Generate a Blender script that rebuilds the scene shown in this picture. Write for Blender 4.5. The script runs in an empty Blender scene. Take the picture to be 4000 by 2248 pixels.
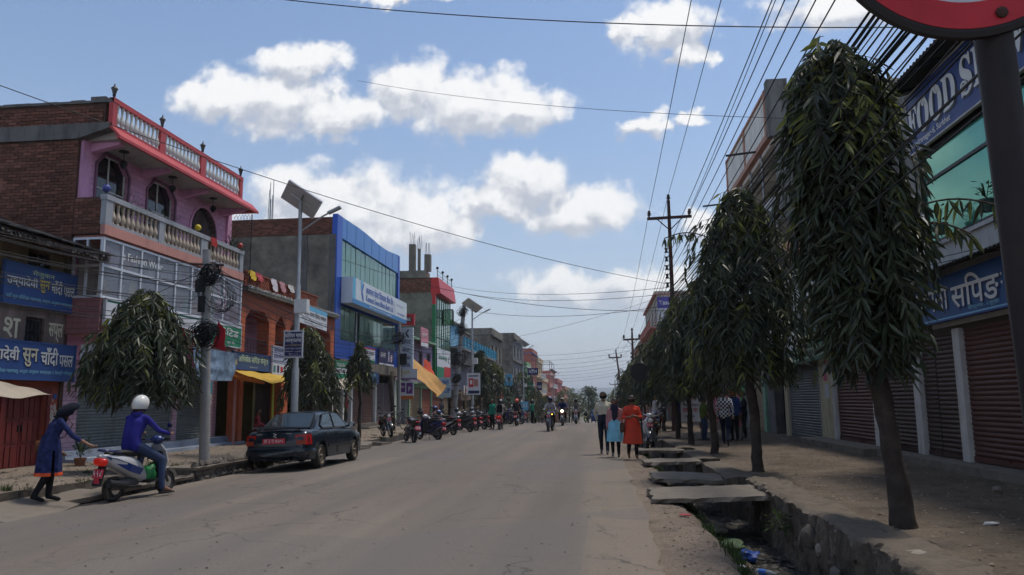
import bpy,bmesh,math,random
import numpy as np
from math import sin,cos,pi,radians,sqrt,atan2,floor,hypot
from mathutils import Vector,Matrix,noise
S=bpy.context.scene
COL=S.collection
RND=random.Random(11)
# ---------------------------------------------------------------- camera
cam=bpy.data.objects.new('camera',bpy.data.cameras.new('camera'))
COL.objects.link(cam)
S.camera=cam
fw=Vector((-0.10854658,0.98328851,0.14615521))
rt=Vector((0.99375195,0.11117201,-0.00989212))
up=Vector((0.02597518,-0.14416827,0.98921221))
cam.matrix_world=Matrix(((rt.x,up.x,-fw.x,0.0),(rt.y,up.y,-fw.y,0.0),(rt.z,up.z,-fw.z,1.55),(0,0,0,1)))
cam.data.sensor_width=36.0
cam.data.lens=27.07
cam.data.clip_start=0.05
cam.data.clip_end=20000
# ---------------------------------------------------------------- sky and sun
SUN_DIR=Vector((0.27,0.22,0.93)).normalized()
SUN_EL=math.asin(SUN_DIR.z)
SUN_AZ=atan2(SUN_DIR.x,SUN_DIR.y)
world=bpy.data.worlds.new('World')
S.world=world
world.use_nodes=True
def make_sky():
 nt=world.node_tree
 nt.nodes.clear()
 N,L=nt.nodes,nt.links
 # cloud cover as a function of the world direction (u = x/y, v = z/y, folded over the whole sky)
 def wn(t,**k):
  n=N.new(t)
  for a,b in k.items():
   setattr(n,a,b)
  return n
 def mth(op,a,b=None,c=None):
  n=wn('ShaderNodeMath',operation=op)
  for i,q in enumerate((a,b,c)):
   if q is None:
    continue
   if isinstance(q,(int,float)):
    n.inputs[i].default_value=q
   else:
    L.new(q,n.inputs[i])
  return n.outputs[0]
 def sstep(val,lo,hi):
  n=wn('ShaderNodeMapRange',interpolation_type='SMOOTHSTEP')
  L.new(val,n.inputs[0])
  n.inputs[1].default_value=lo
  n.inputs[2].default_value=hi
  return n.outputs[0]
 CL=[(-0.525,0.435,0.07,0.042),(-0.442,0.425,0.1,0.055),(-0.348,0.400,0.085,0.035),(-0.408,0.483,0.073,0.031),
(-0.252,0.435,0.058,0.055),(-0.167,0.407,0.1,0.052),(-0.096,0.395,0.065,0.033),(-0.402,0.285,0.085,0.05),
(-0.322,0.255,0.115,0.068),(-0.225,0.24,0.08,0.05),(-0.43,0.225,0.11,0.055),(-0.086,0.293,0.072,0.038),(-0.135,0.268,0.065,0.027),
(-0.02,0.252,0.095,0.034),(0.111,0.499,0.068,0.045),(0.047,0.501,0.03,0.023),(0.136,0.461,0.031,0.023),
(-0.035,0.148,0.085,0.024),(0.046,0.141,0.085,0.032),(0.122,0.372,0.024,0.015),(0.069,0.361,0.031,0.02),
(-0.241,0.575,0.097,0.015),(0.35,0.511,0.129,0.034),(0.156,0.222,0.05,0.024)]
 tc=wn('ShaderNodeTexCoord')
 sp=wn('ShaderNodeSeparateXYZ')
 L.new(tc.outputs['Generated'],sp.inputs[0])
 ay=mth('MAXIMUM',mth('ABSOLUTE',sp.outputs[1]),0.06)
 zz=mth('MAXIMUM',sp.outputs[2],0.0)
 u=mth('SUBTRACT',mth('PINGPONG',mth('ADD',mth('DIVIDE',sp.outputs[0],ay),0.82),1.5),0.82)
 v=mth('PINGPONG',mth('DIVIDE',zz,ay),0.62)
 cb=wn('ShaderNodeCombineXYZ')
 L.new(u,cb.inputs[0])
 L.new(v,cb.inputs[1])
 # warp the lookup so that outlines billow
 nz=wn('ShaderNodeTexNoise',noise_dimensions='2D')
 nz.inputs['Scale'].default_value=17.0
 nz.inputs['Detail'].default_value=3.0
 nz.inputs['Roughness'].default_value=0.58
 L.new(cb.outputs[0],nz.inputs['Vector'])
 wrp=wn('ShaderNodeVectorMath',operation='MULTIPLY_ADD')
 L.new(nz.outputs['Color'],wrp.inputs[0])
 wrp.inputs[1].default_value=(0.075,0.055,0)
 off=wn('ShaderNodeVectorMath',operation='ADD')
 L.new(cb.outputs[0],off.inputs[0])
 off.inputs[1].default_value=(-0.0375,-0.0275,0)
 L.new(off.outputs[0],wrp.inputs[2])
 nz2=wn('ShaderNodeTexNoise',noise_dimensions='2D')
 nz2.inputs['Scale'].default_value=24.0
 nz2.inputs['Detail'].default_value=6.0
 nz2.inputs['Roughness'].default_value=0.56
 L.new(cb.outputs[0],nz2.inputs['Vector'])
 def dist(vec):
  last=None
  for(cu,cv,ru,rv)in CL:
   m=wn('ShaderNodeVectorMath',operation='MULTIPLY_ADD')
   L.new(vec,m.inputs[0])
   m.inputs[1].default_value=(1/ru,1/rv,0)
   m.inputs[2].default_value=(-cu/ru,-cv/rv,0)
   ln=wn('ShaderNodeVectorMath',operation='LENGTH')
   L.new(m.outputs[0],ln.inputs[0])
   last=ln.outputs['Value']if last is None else mth('MINIMUM',last,ln.outputs['Value'])
  return last
 e0=dist(wrp.outputs[0])
 off2=wn('ShaderNodeVectorMath',operation='ADD')
 L.new(wrp.outputs[0],off2.inputs[0])
 off2.inputs[1].default_value=(0.007,0.020,0)
 e1=dist(off2.outputs[0])
 bumps=mth('MULTIPLY_ADD',nz2.outputs['Fac'],1.0,0.58)
 d0=mth('SUBTRACT',bumps,e0)
 d1=mth('SUBTRACT',mth('MULTIPLY_ADD',nz2.outputs['Fac'],-0.9,1.02),e1)
 cover=sstep(d0,-0.12,0.46)
 hi_=mth('SUBTRACT',d0,d1)
 lit=sstep(hi_,0.0,0.95)
 # clouds melt into the haze near the horizon
 fade=sstep(sp.outputs[2],0.03,0.17)
 cover=mth('MULTIPLY',cover,fade)
 cover=mth('MULTIPLY',cover,0.96)
 sky=wn('ShaderNodeTexSky',sky_type='NISHITA')
 sky.sun_disc=False
 sky.sun_elevation=SUN_EL
 sky.sun_rotation=SUN_AZ
 sky.altitude=700
 sky.air_density=1.25
 sky.dust_density=2.2
 sky.ozone_density=1.6
 gain=wn('ShaderNodeVectorMath',operation='MULTIPLY')
 L.new(sky.outputs[0],gain.inputs[0])
 gain.inputs[1].default_value=SKY_GAIN
 cc=wn('ShaderNodeMix',data_type='RGBA')
 L.new(lit,cc.inputs[0])
 cc.inputs[6].default_value=CLOUD_DARK
 cc.inputs[7].default_value=CLOUD_LIT
 # thin veil of high haze, even all round
 vz=mth('POWER',mth('SUBTRACT',1.0,zz),4.6)
 veil=wn('ShaderNodeMix',data_type='RGBA')
 L.new(mth('MULTIPLY',vz,0.95),veil.inputs[0])
 L.new(gain.outputs[0],veil.inputs[6])
 veil.inputs[7].default_value=VEIL
 mx=wn('ShaderNodeMix',data_type='RGBA')
 L.new(cover,mx.inputs[0])
 L.new(veil.outputs[2],mx.inputs[6])
 L.new(cc.outputs[2],mx.inputs[7])
 bg=wn('ShaderNodeBackground')
 bg.inputs[1].default_value=0.13
 L.new(mx.outputs[2],bg.inputs[0])
 out=wn('ShaderNodeOutputWorld')
 L.new(bg.outputs[0],out.inputs[0])
HAZE=0.00028
SKY_GAIN=(0.66,0.73,0.80)
CLOUD_DARK=(3.2,3.4,3.85,1)
CLOUD_LIT=(5.9,5.9,5.9,1)
VEIL=(3.4,3.6,4.1,1)
make_sky()
world.cycles.sampling_method='MANUAL'
world.cycles.sample_map_resolution=512
sun=bpy.data.objects.new('sun',bpy.data.lights.new('sun','SUN'))
COL.objects.link(sun)
sun.data.energy=2.1
sun.data.angle=radians(9)
sun.data.color=(1.0,0.93,0.82)
sun.rotation_euler=SUN_DIR.to_track_quat('Z','Y').to_euler()
sun.location=(0,0,60)
S.view_settings.view_transform='Standard'
S.view_settings.look='None'
S.view_settings.gamma=1.0
S.view_settings.exposure=0.42
S.cycles.max_bounces=8
S.cycles.diffuse_bounces=4
S.cycles.glossy_bounces=2
S.cycles.transmission_bounces=4
S.cycles.transparent_max_bounces=8
S.cycles.volume_bounces=0
S.cycles.debug_use_spatial_splits=True
S.cycles.adaptive_threshold=0.03
S.cycles.use_denoising=True
S.cycles.sample_clamp_indirect=6.0
# ---------------------------------------------------------------- materials
MATS={}
def mat(name,col,rough=0.8,metal=0.0,var=0.12,scale=2.5,dirt=0.0,dirt_col=(0.05,0.042,0.035),bump=0.0,bscale=40.0,
streak=False,island=0.0,spec=0.35,emit=None,emit_s=0.0,alpha=1.0,transl=0.0,objrnd=0.0,coat=0.0,dscale=1.3,dlo=0.5):
 if name in MATS:
  return MATS[name]
 m=bpy.data.materials.new(name)
 m.use_nodes=True
 nt=m.node_tree
 N,L=nt.nodes,nt.links
 b=N['Principled BSDF']
 b.inputs['Roughness'].default_value=rough
 b.inputs['Metallic'].default_value=metal
 b.inputs['Specular IOR Level'].default_value=spec
 b.inputs['Coat Weight'].default_value=coat
 b.inputs['Base Color'].default_value=(*col,1)
 tc=N.new('ShaderNodeTexCoord')
 cur=None
 def rgb(c):
  n=N.new('ShaderNodeRGB')
  n.outputs[0].default_value=(*c,1)
  return n.outputs[0]
 def mixm(fac,a,c,mode='MIX'):
  n=N.new('ShaderNodeMix')
  n.data_type='RGBA'
  n.blend_type=mode
  for i,q in((0,fac),(6,a),(7,c)):
   if isinstance(q,(int,float)):
    n.inputs[i].default_value=q
   elif isinstance(q,tuple):
    n.inputs[i].default_value=q
   else:
    L.new(q,n.inputs[i])
  return n.outputs[2]
 def rng(src,lo,hi,a,c):
  n=N.new('ShaderNodeMapRange')
  L.new(src,n.inputs[0])
  for i,q in enumerate((lo,hi,a,c)):
   n.inputs[i+1].default_value=q
  return n.outputs[0]
 cur=rgb(col)
 if var>0:
  nz=N.new('ShaderNodeTexNoise')
  nz.inputs['Scale'].default_value=scale
  nz.inputs['Detail'].default_value=6
  nz.inputs['Roughness'].default_value=0.65
  L.new(tc.outputs['Object'],nz.inputs['Vector'])
  f=rng(nz.outputs['Fac'],0.25,0.75,1-var,1+var)
  vm=N.new('ShaderNodeVectorMath')
  vm.operation='SCALE'
  L.new(cur,vm.inputs[0])
  L.new(f,vm.inputs[3])
  cur=vm.outputs[0]
 if island>0 or objrnd>0:
  if island>0:
   gg=N.new('ShaderNodeNewGeometry').outputs['Random Per Island']
   amt=island
  else:
   gg=N.new('ShaderNodeObjectInfo').outputs['Random']
   amt=objrnd
  f=rng(gg,0,1,1-amt,1+amt)
  vm=N.new('ShaderNodeVectorMath')
  vm.operation='SCALE'
  L.new(cur,vm.inputs[0])
  L.new(f,vm.inputs[3])
  cur=vm.outputs[0]
 if dirt>0:
  nz=N.new('ShaderNodeTexNoise')
  nz.inputs['Scale'].default_value=dscale
  nz.inputs['Detail'].default_value=9
  nz.inputs['Roughness'].default_value=0.7
  src=tc.outputs['Object']
  if streak:
   mp=N.new('ShaderNodeMapping')
   mp.inputs['Scale'].default_value=(2.2,2.2,0.35)
   L.new(src,mp.inputs[0])
   src=mp.outputs[0]
  L.new(src,nz.inputs['Vector'])
  f=rng(nz.outputs['Fac'],dlo,dlo+0.22,0,dirt)
  cur=mixm(f,cur,(*dirt_col,1))
 L.new(cur,b.inputs['Base Color'])
 if bump>0:
  nz=N.new('ShaderNodeTexNoise')
  nz.inputs['Scale'].default_value=bscale
  nz.inputs['Detail'].default_value=5
  L.new(tc.outputs['Object'],nz.inputs['Vector'])
  bp=N.new('ShaderNodeBump')
  bp.inputs['Strength'].default_value=bump
  bp.inputs['Distance'].default_value=0.02
  L.new(nz.outputs['Fac'],bp.inputs['Height'])
  L.new(bp.outputs[0],b.inputs['Normal'])
 if emit:
  b.inputs['Emission Color'].default_value=(*emit,1)
  b.inputs['Emission Strength'].default_value=emit_s
 if alpha<1:
  b.inputs['Alpha'].default_value=alpha
 if transl>0:
  out=N['Material Output']
  tr=N.new('ShaderNodeBsdfTranslucent')
  L.new(cur,tr.inputs[0])
  ms=N.new('ShaderNodeMixShader')
  ms.inputs[0].default_value=transl
  L.new(b.outputs[0],ms.inputs[1])
  L.new(tr.outputs[0],ms.inputs[2])
  L.new(ms.outputs[0],out.inputs[0])
 MATS[name]=m
 return m
 # ---------------------------------------------------------------- mesh builder
SPLIT={'pier','column','leg','pilaster','step','rebar','concrete_column','side_wall','side_column','soffit_beam','rafter','opening_corner','second_roof_room','peeled_patch','steel_post','louvre','panel_seam','parapet','insulator','brace','side_pier','spoke','handle_grip','eye','shoe','arm_strut','apple','door_frame','curb_step','floor_ledge'}
class MB:
 def __init__(self):
  self.v,self.f,self.mi,self.ch=[],[],[],[]
 def add(self,vs,fs,mi=0):
  o=len(self.v)
  self.ch.append((o,len(self.f)))
  self.v+=[tuple(p)for p in vs]
  for q in fs:
   self.f.append(tuple(i+o for i in q))
   self.mi.append(mi)
  return self
 def quad(self,a,b,c,d,mi=0):
  return self.add((a,b,c,d),((0,1,2,3),),mi)
 def box(self,a,b,mi=0):
  x0,y0,z0=(min(a[i],b[i])for i in range(3))
  x1,y1,z1=(max(a[i],b[i])for i in range(3))
  return self.add([(x0,y0,z0),(x1,y0,z0),(x1,y1,z0),(x0,y1,z0),(x0,y0,z1),(x1,y0,z1),(x1,y1,z1),(x0,y1,z1)],
[(0,3,2,1),(4,5,6,7),(0,1,5,4),(1,2,6,5),(2,3,7,6),(3,0,4,7)],mi)
 def obox(self,c,ax,ay,az,mi=0):
  """box about centre c with half-axis vectors"""
  c,ax,ay,az=Vector(c),Vector(ax),Vector(ay),Vector(az)
  vs=[c+sx*ax+sy*ay+sz*az for sz in(-1,1)for sx,sy in((-1,-1),(1,-1),(1,1),(-1,1))]
  return self.add(vs,[(0,3,2,1),(4,5,6,7),(0,1,5,4),(1,2,6,5),(2,3,7,6),(3,0,4,7)],mi)
 def beam(self,a,b,w,h,mi=0,upv=(0,0,1)):
  a,b=Vector(a),Vector(b)
  d=(b-a)
  upv=Vector(upv)
  if abs(d.normalized().dot(upv))>0.98:
   upv=Vector((0,1,0))
  s=d.cross(upv).normalized()
  t=s.cross(d).normalized()
  return self.obox((a+b)/2,d/2,s*w/2,t*h/2,mi)
 def prism(self,poly,lo,hi,axis='x',mi=0):
  """extrude a 2-D polygon along an axis; poly coordinates are the other two in xyz order"""
  def P(p,q):
   return(q,p[0],p[1])if axis=='x' else((p[0],q,p[1])if axis=='y' else(p[0],p[1],q))
  n=len(poly)
  vs=[P(p,lo)for p in poly]+[P(p,hi)for p in poly]
  fs=[tuple(range(n-1,-1,-1)),tuple(range(n,2*n))]+[(i,(i+1)%n,n+(i+1)%n,n+i)for i in range(n)]
  return self.add(vs,fs,mi)
 def tube(self,pts,rad,n=8,mi=0,cap=True,flat=1.0):
  pts=[Vector(p)for p in pts]
  if isinstance(rad,(int,float)):
   rad=[rad]*len(pts)
  rings,nrm=[],None
  for i,p in enumerate(pts):
   t=(pts[min(i+1,len(pts)-1)]-pts[max(i-1,0)])
   t=t.normalized()if t.length>1e-9 else Vector((0,0,1))
   if nrm is None:
    nrm=t.cross(Vector((0,0,1)))
    if nrm.length<0.05:
     nrm=t.cross(Vector((0,1,0)))
    nrm.normalize()
   else:
    nrm=(nrm-t*nrm.dot(t))
    nrm=nrm.normalized()if nrm.length>1e-6 else t.orthogonal().normalized()
   bn=t.cross(nrm)
   rings.append([p+(nrm*cos(2*pi*k/n)+bn*sin(2*pi*k/n)*flat)*rad[i]for k in range(n)])
  vs=[q for r in rings for q in r]
  fs=[]
  for i in range(len(rings)-1):
   for k in range(n):
    fs.append((i*n+k,i*n+(k+1)%n,(i+1)*n+(k+1)%n,(i+1)*n+k))
  if cap:
   fs.append(tuple(range(n-1,-1,-1)))
   fs.append(tuple((len(rings)-1)*n+k for k in range(n)))
  return self.add(vs,fs,mi)
 def lathe(self,prof,c=(0,0,0),n=12,mi=0,axis='z',cap=True):
  """profile of (r, h) turned about an axis through c"""
  vs,fs=[],[]
  for r,h in prof:
   for k in range(n):
    a=2*pi*k/n
    x,y=r*cos(a),r*sin(a)
    p=(x,y,h)if axis=='z' else((h,x,y)if axis=='x' else(y,h,x))
    vs.append((c[0]+p[0],c[1]+p[1],c[2]+p[2]))
  for i in range(len(prof)-1):
   for k in range(n):
    fs.append((i*n+k,i*n+(k+1)%n,(i+1)*n+(k+1)%n,(i+1)*n+k))
  if cap:
   fs.append(tuple(range(n-1,-1,-1)))
   fs.append(tuple((len(prof)-1)*n+k for k in range(n)))
  return self.add(vs,fs,mi)
 def ball(self,c,r,n=12,m=8,mi=0):
  rx,ry,rz=(r,r,r)if isinstance(r,(int,float))else r
  vs,fs=[(c[0],c[1],c[2]-rz)],[]
  for i in range(1,m):
   th=-pi/2+pi*i/m
   for k in range(n):
    a=2*pi*k/n
    vs.append((c[0]+rx*cos(th)*cos(a),c[1]+ry*cos(th)*sin(a),c[2]+rz*sin(th)))
  vs.append((c[0],c[1],c[2]+rz))
  T=len(vs)-1
  for k in range(n):
   fs.append((0,1+(k+1)%n,1+k))
   fs.append((T,1+(m-2)*n+k,1+(m-2)*n+(k+1)%n))
  for i in range(m-2):
   for k in range(n):
    a,b2=1+i*n+k,1+i*n+(k+1)%n
    fs.append((a,b2,b2+n,a+n))
  return self.add(vs,fs,mi)
 def torus(self,c,R_,r,n=24,m=8,axis='x',mi=0,rz=None):
  rz=rz or r
  vs,fs=[],[]
  for i in range(n):
   a=2*pi*i/n
   for k in range(m):
    b2=2*pi*k/m
    q=R_+r*cos(b2)
    w=rz*sin(b2)
    p=(w,q*cos(a),q*sin(a))if axis=='x' else((q*cos(a),w,q*sin(a))if axis=='y' else(q*cos(a),q*sin(a),w))
    vs.append((c[0]+p[0],c[1]+p[1],c[2]+p[2]))
  for i in range(n):
   for k in range(m):
    fs.append((i*m+k,i*m+(k+1)%m,((i+1)%n)*m+(k+1)%m,((i+1)%n)*m+k))
  return self.add(vs,fs,mi)
 def loft(self,rings,mi=0,cap=True,closed=True):
  n=len(rings[0])
  vs=[p for r in rings for p in r]
  fs=[]
  for i in range(len(rings)-1):
   for k in range(n if closed else n-1):
    fs.append((i*n+k,i*n+(k+1)%n,(i+1)*n+(k+1)%n,(i+1)*n+k))
  if cap:
   fs.append(tuple(range(n-1,-1,-1)))
   fs.append(tuple((len(rings)-1)*n+k for k in range(n)))
  return self.add(vs,fs,mi)
 def mesh(self,name,mats=None,smooth=None):
  me=bpy.data.meshes.new(name)
  me.from_pydata(self.v,[],self.f)
  for m in([mats]if isinstance(mats,bpy.types.Material)else(mats or[])):
   me.materials.append(m)
  if any(self.mi):
   me.polygons.foreach_set('material_index',self.mi)
  if smooth is not None:
   me.polygons.foreach_set('use_smooth',[True]*len(me.polygons))
   if smooth<180:
    me.set_sharp_from_angle(angle=radians(smooth))
  me.update()
  return me
 def build(self,name,mats,parent=None,smooth=None,fix=True,local=False):
  if name in SPLIT and len(self.ch)>1:
   r=None
   ch=self.ch+[(len(self.v),len(self.f))]
   for(v0,f0),(v1,f1)in zip(ch[:-1],ch[1:]):
    q=MB()
    q.add(self.v[v0:v1],[tuple(i-v0 for i in f)for f in self.f[f0:f1]])
    q.mi=self.mi[f0:f1]
    r=q.build(name,mats,parent,smooth,fix,local)
   return r
  if fix:
   me=self.mesh(name,mats,smooth)
   bm=bmesh.new()
   bm.from_mesh(me)
   bmesh.ops.recalc_face_normals(bm,faces=bm.faces)
   bm.to_mesh(me)
   bm.free()
   if smooth is not None and smooth<180:
    me.set_sharp_from_angle(angle=radians(smooth))
  else:
   me=self.mesh(name,mats,smooth)
  return link(me,name,parent,local)
LOC={}
def link(me,name,parent=None,local=False):
 o=bpy.data.objects.new(name,me)
 COL.objects.link(o)
 if parent is not None:
  o.parent=parent
  if not local and parent.name in LOC:
   o.matrix_parent_inverse=Matrix.Translation(-LOC[parent.name])
 return o
def tag(o,label=None,cat=None,group=None,kind=None):
 if label:
  o['label']=label
 if cat:
  o['category']=cat
 if group:
  o['group']=group
 if kind:
  o['kind']=kind
 return o
def thing(name,label,cat,loc=(0,0,0),group=None,rz=0.0):
 o=bpy.data.objects.new(name,None)
 COL.objects.link(o)
 o.location=loc
 o.rotation_euler=(0,0,rz)
 o.empty_display_size=0.2
 LOC[o.name]=Vector(loc)
 return tag(o,label,cat,group)
def copy_tree(o,parent=None):
 c=o.copy()
 COL.objects.link(c)
 c.parent=parent
 for ch in list(o.children):
  copy_tree(ch,c)
 return c
def gz(y):
 """height of the street: level at first, then falling away past the crest"""
 if y<45:
  return 0.0
 if y<66:
  return-(y-45)**2/1400.0
 return-0.315-0.030*(y-66)if y<300 else-7.335
def fix_deva(s):
 """put the short-i sign before its consonant cluster, in the order it is drawn"""
 out=[]
 cons=lambda ch:0x0915<=ord(ch)<=0x0939
 for ch in s:
  if ch=='\u093f':
   i=len(out)-1
   while i>=2 and out[i-1]=='\u094d' and cons(out[i-2]):
    i-=2
   out.insert(max(i,0),ch)
  else:
   out.append(ch)
 return ''.join(out)
_cu=bpy.data.curves.new('lettering_source','FONT')
_co=bpy.data.objects.new('lettering_source',_cu)
def text(parent,body,O,u,v,w,h,m,bold=0.0,shear=0.0,depth=0.006,lift=0.004,local=False,name='lettering'):
 """letters fitted into a w by h field whose lower left corner is O"""
 _cu.body=fix_deva(body)
 _cu.size=1.0
 _cu.offset=bold
 _cu.shear=shear
 _cu.extrude=0.0
 _cu.resolution_u=3
 me=bpy.data.meshes.new_from_object(_co)
 xs=[p.co.x for p in me.vertices]
 ys=[p.co.y for p in me.vertices]
 if not xs:
  return None
 x0,x1,y0,y1=min(xs),max(xs),min(ys),max(ys)
 O,u,v=Vector(O),Vector(u).normalized(),Vector(v).normalized()
 n=u.cross(v)
 sx,sy=w/max(x1-x0,1e-6),h/max(y1-y0,1e-6)
 for p in me.vertices:
  q=O+u*((p.co.x-x0)*sx)+v*((p.co.y-y0)*sy)+n*lift
  p.co=q
 if h>.1:
 # painted letters are broad-stroked: lay the outline three times, a stroke apart
  q=MB()
  vs,fs=[p.co.copy()for p in me.vertices],[tuple(p.vertices)for p in me.polygons]
  for k,(du,dv)in enumerate(((0,0),(.035,.012),(.0,.03))):
   q.add([p+u*du*h+v*dv*h+n*.0007*k for p in vs],fs)
  me=q.mesh(name,m)
  return link(me,name,parent,local)
 me.materials.clear()
 me.materials.append(m)
 return link(me,name,parent,local)
def sign(label,O,u,w,h,board,texts=(),rects=(),frame=None,thick=0.06,v=(0,0,1),name='shop_sign',cat='sign',group=None,tilt=0.0,blocks=()):
 """board with frame and lettering; O is the lower left corner of the front face as one reads it"""
 O,u,v=Vector(O),Vector(u).normalized(),Vector(v).normalized()
 n=u.cross(v).normalized()
 t=thing(name,label,cat,O-n*thick,group)
 MB().obox(O+u*w/2+v*h/2-n*thick/2,u*w/2,v*h/2,n*thick/2).build('board',board,t)
 if frame:
  b=MB()
  e=0.035
  for(cx,cy,ax,ay)in((w/2,0,w/2+e,e/2),(w/2,h,w/2+e,e/2),(0,h/2,e/2,h/2+e),(w,h/2,e/2,h/2+e)):
   b.obox(O+u*cx+v*cy-n*(thick/2-0.006),u*ax,v*ay,n*(thick/2+0.012))
  b.build('frame',frame,t)
 for k,(x,y,ww,hh,mm)in enumerate(rects):
  c=O+u*(x+ww/2)+v*(y+hh/2)+n*(0.002+0.0012*k)
  MB().quad(c-u*ww/2-v*hh/2,c+u*ww/2-v*hh/2,c+u*ww/2+v*hh/2,c-u*ww/2+v*hh/2).build('printed_field',mm,t,fix=False)
 for q in texts:
  body,x,y,ww,hh,mm=q[:6]
  bold=q[6]if len(q)>6 else 0.0
  if len(q)>7 and q[7]is not None:
   s_=hh*0.07
   text(t,body,O+u*(x+s_)+v*(y-s_),u,v,ww,hh,q[7],bold,lift=0.010,name='letter_shadow')
   text(t,body,O+u*x+v*y,u,v,ww,hh,mm,bold,lift=0.016)
  else:
   text(t,body,O+u*x+v*y,u,v,ww,hh,mm,bold,lift=0.012)
 return t
def wall_holes(b,O,u,v,w,h,holes,depth=0.2,mi=0,rmi=None):
 """a wall face with real openings: front cells plus reveals going back by depth"""
 O,u,v=Vector(O),Vector(u).normalized(),Vector(v).normalized()
 n=u.cross(v)
 rmi=mi if rmi is None else rmi
 xs=sorted({0,w,*[q for a in holes for q in(a[0],a[0]+a[2])]})
 ys=sorted({0,h,*[q for a in holes for q in(a[1],a[1]+a[3])]})
 P=lambda x,y,d=0:O+u*x+v*y-n*d
 for i in range(len(xs)-1):
  for j in range(len(ys)-1):
   cx,cy=(xs[i]+xs[i+1])/2,(ys[j]+ys[j+1])/2
   if any(a[0]<cx<a[0]+a[2]and a[1]<cy<a[1]+a[3]for a in holes):
    continue
   b.quad(P(xs[i],ys[j]),P(xs[i+1],ys[j]),P(xs[i+1],ys[j+1]),P(xs[i],ys[j+1]),mi)
 for(x,y,ww,hh)in holes:
  for p,q in(((x,y),(x+ww,y)),((x+ww,y),(x+ww,y+hh)),((x+ww,y+hh),(x,y+hh)),((x,y+hh),(x,y))):
   b.quad(P(*p),P(*p,depth),P(*q,depth),P(*q),rmi)
 return b
def window(parent,O,u,w,h,nx=2,ny=1,frame=None,glass=None,back=0.12,fw_=0.045,v=(0,0,1),bars=0,local=False,barmat=None):
 """casement set back in its opening: frame, panes one by one, optional bars"""
 O,u,v=Vector(O),Vector(u).normalized(),Vector(v).normalized()
 n=u.cross(v)
 C=O-n*back
 b=MB()
 def bar(x0,y0,x1,y1,t=0.03):
  b.obox(C+u*(x0+x1)/2+v*(y0+y1)/2,u*(x1-x0)/2,v*(y1-y0)/2,n*t)
 bar(0,0,w,fw_)
 bar(0,h-fw_,w,h)
 bar(0,fw_,fw_,h-fw_)
 bar(w-fw_,fw_,w,h-fw_)
 ws=[fw_+(w-2*fw_)*i/nx for i in range(nx+1)]
 hs=[fw_+(h-2*fw_)*i/ny for i in range(ny+1)]
 for x in ws[1:-1]:
  bar(x-fw_/2,fw_,x+fw_/2,h-fw_,0.028)
 for y in hs[1:-1]:
  bar(fw_,y-fw_/2,w-fw_,y+fw_/2,0.026)
 f=b.build('window',frame,parent,local=local)
 for i in range(nx):
  for j in range(ny):
   p=C+u*(ws[i]+ws[i+1])/2+v*(hs[j]+hs[j+1])/2
   a=RND.uniform(-0.006,0.006)
   MB().obox(p,u*(ws[i+1]-ws[i])/2+n*a,v*(hs[j+1]-hs[j])/2+n*RND.uniform(-.004,.004),n*0.006).build('pane',glass,f,local=True)
 if bars:
  b=MB()
  for i in range(1,bars+1):
   b.tube([O+u*w*i/(bars+1)-n*0.03+v*0,O+u*w*i/(bars+1)-n*0.03+v*h],0.012,5)
  b.tube([O-n*0.03+v*h*0.5,O+u*w-n*0.03+v*h*0.5],0.012,5)
  b.build('window_bars',barmat or frame,f,local=True)
 return f
def shutter(parent,O,u,w,h,m,rail=None,pitch=0.085,v=(0,0,1),local=False,seams=0,box=True):
 """rolling shutter: curved slats, bottom bar with handle, side rails"""
 O,u,v=Vector(O),Vector(u).normalized(),Vector(v).normalized()
 n=u.cross(v)
 b=MB()
 k=max(3,int(h/pitch))
 p=h/k
 prof=[]
 for i in range(k):
  for t,d in((0.0,-0.012),(0.12,0.0),(0.35,0.014),(0.6,0.016),(0.85,0.004)):
   prof.append((i*p+t*p,d))
 prof.append((h,-0.012))
 vs=[]
 for y,d in prof:
  vs+=[O+v*y+n*d,O+u*w+v*y+n*d]
 b.add(vs,[(2*i,2*i+1,2*i+3,2*i+2)for i in range(len(prof)-1)])
 s=b.build('shutter',m,parent,fix=False,local=local)
 bb=MB()
 bb.obox(O+u*w/2+v*0.05+n*0.01,u*w/2,v*0.05,n*0.022)
 for x in(0.3,0.7):
  bb.obox(O+u*w*x+v*0.09+n*0.045,u*0.07,v*0.012,n*0.012)
 bb.build('bottom_bar',m,s,local=True)
 if rail:
  rb=MB()
  for x in(0.0,w):
   rb.obox(O+u*x+v*h/2+n*0.0,u*0.03,v*h/2,n*0.04)
  for i in range(seams):
   rb.obox(O+u*w*(i+1)/(seams+1)+v*h/2+n*0.012,u*0.018,v*h/2,n*0.02)
  rb.build('guide_rail',rail,s,local=True)
 return s
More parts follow.
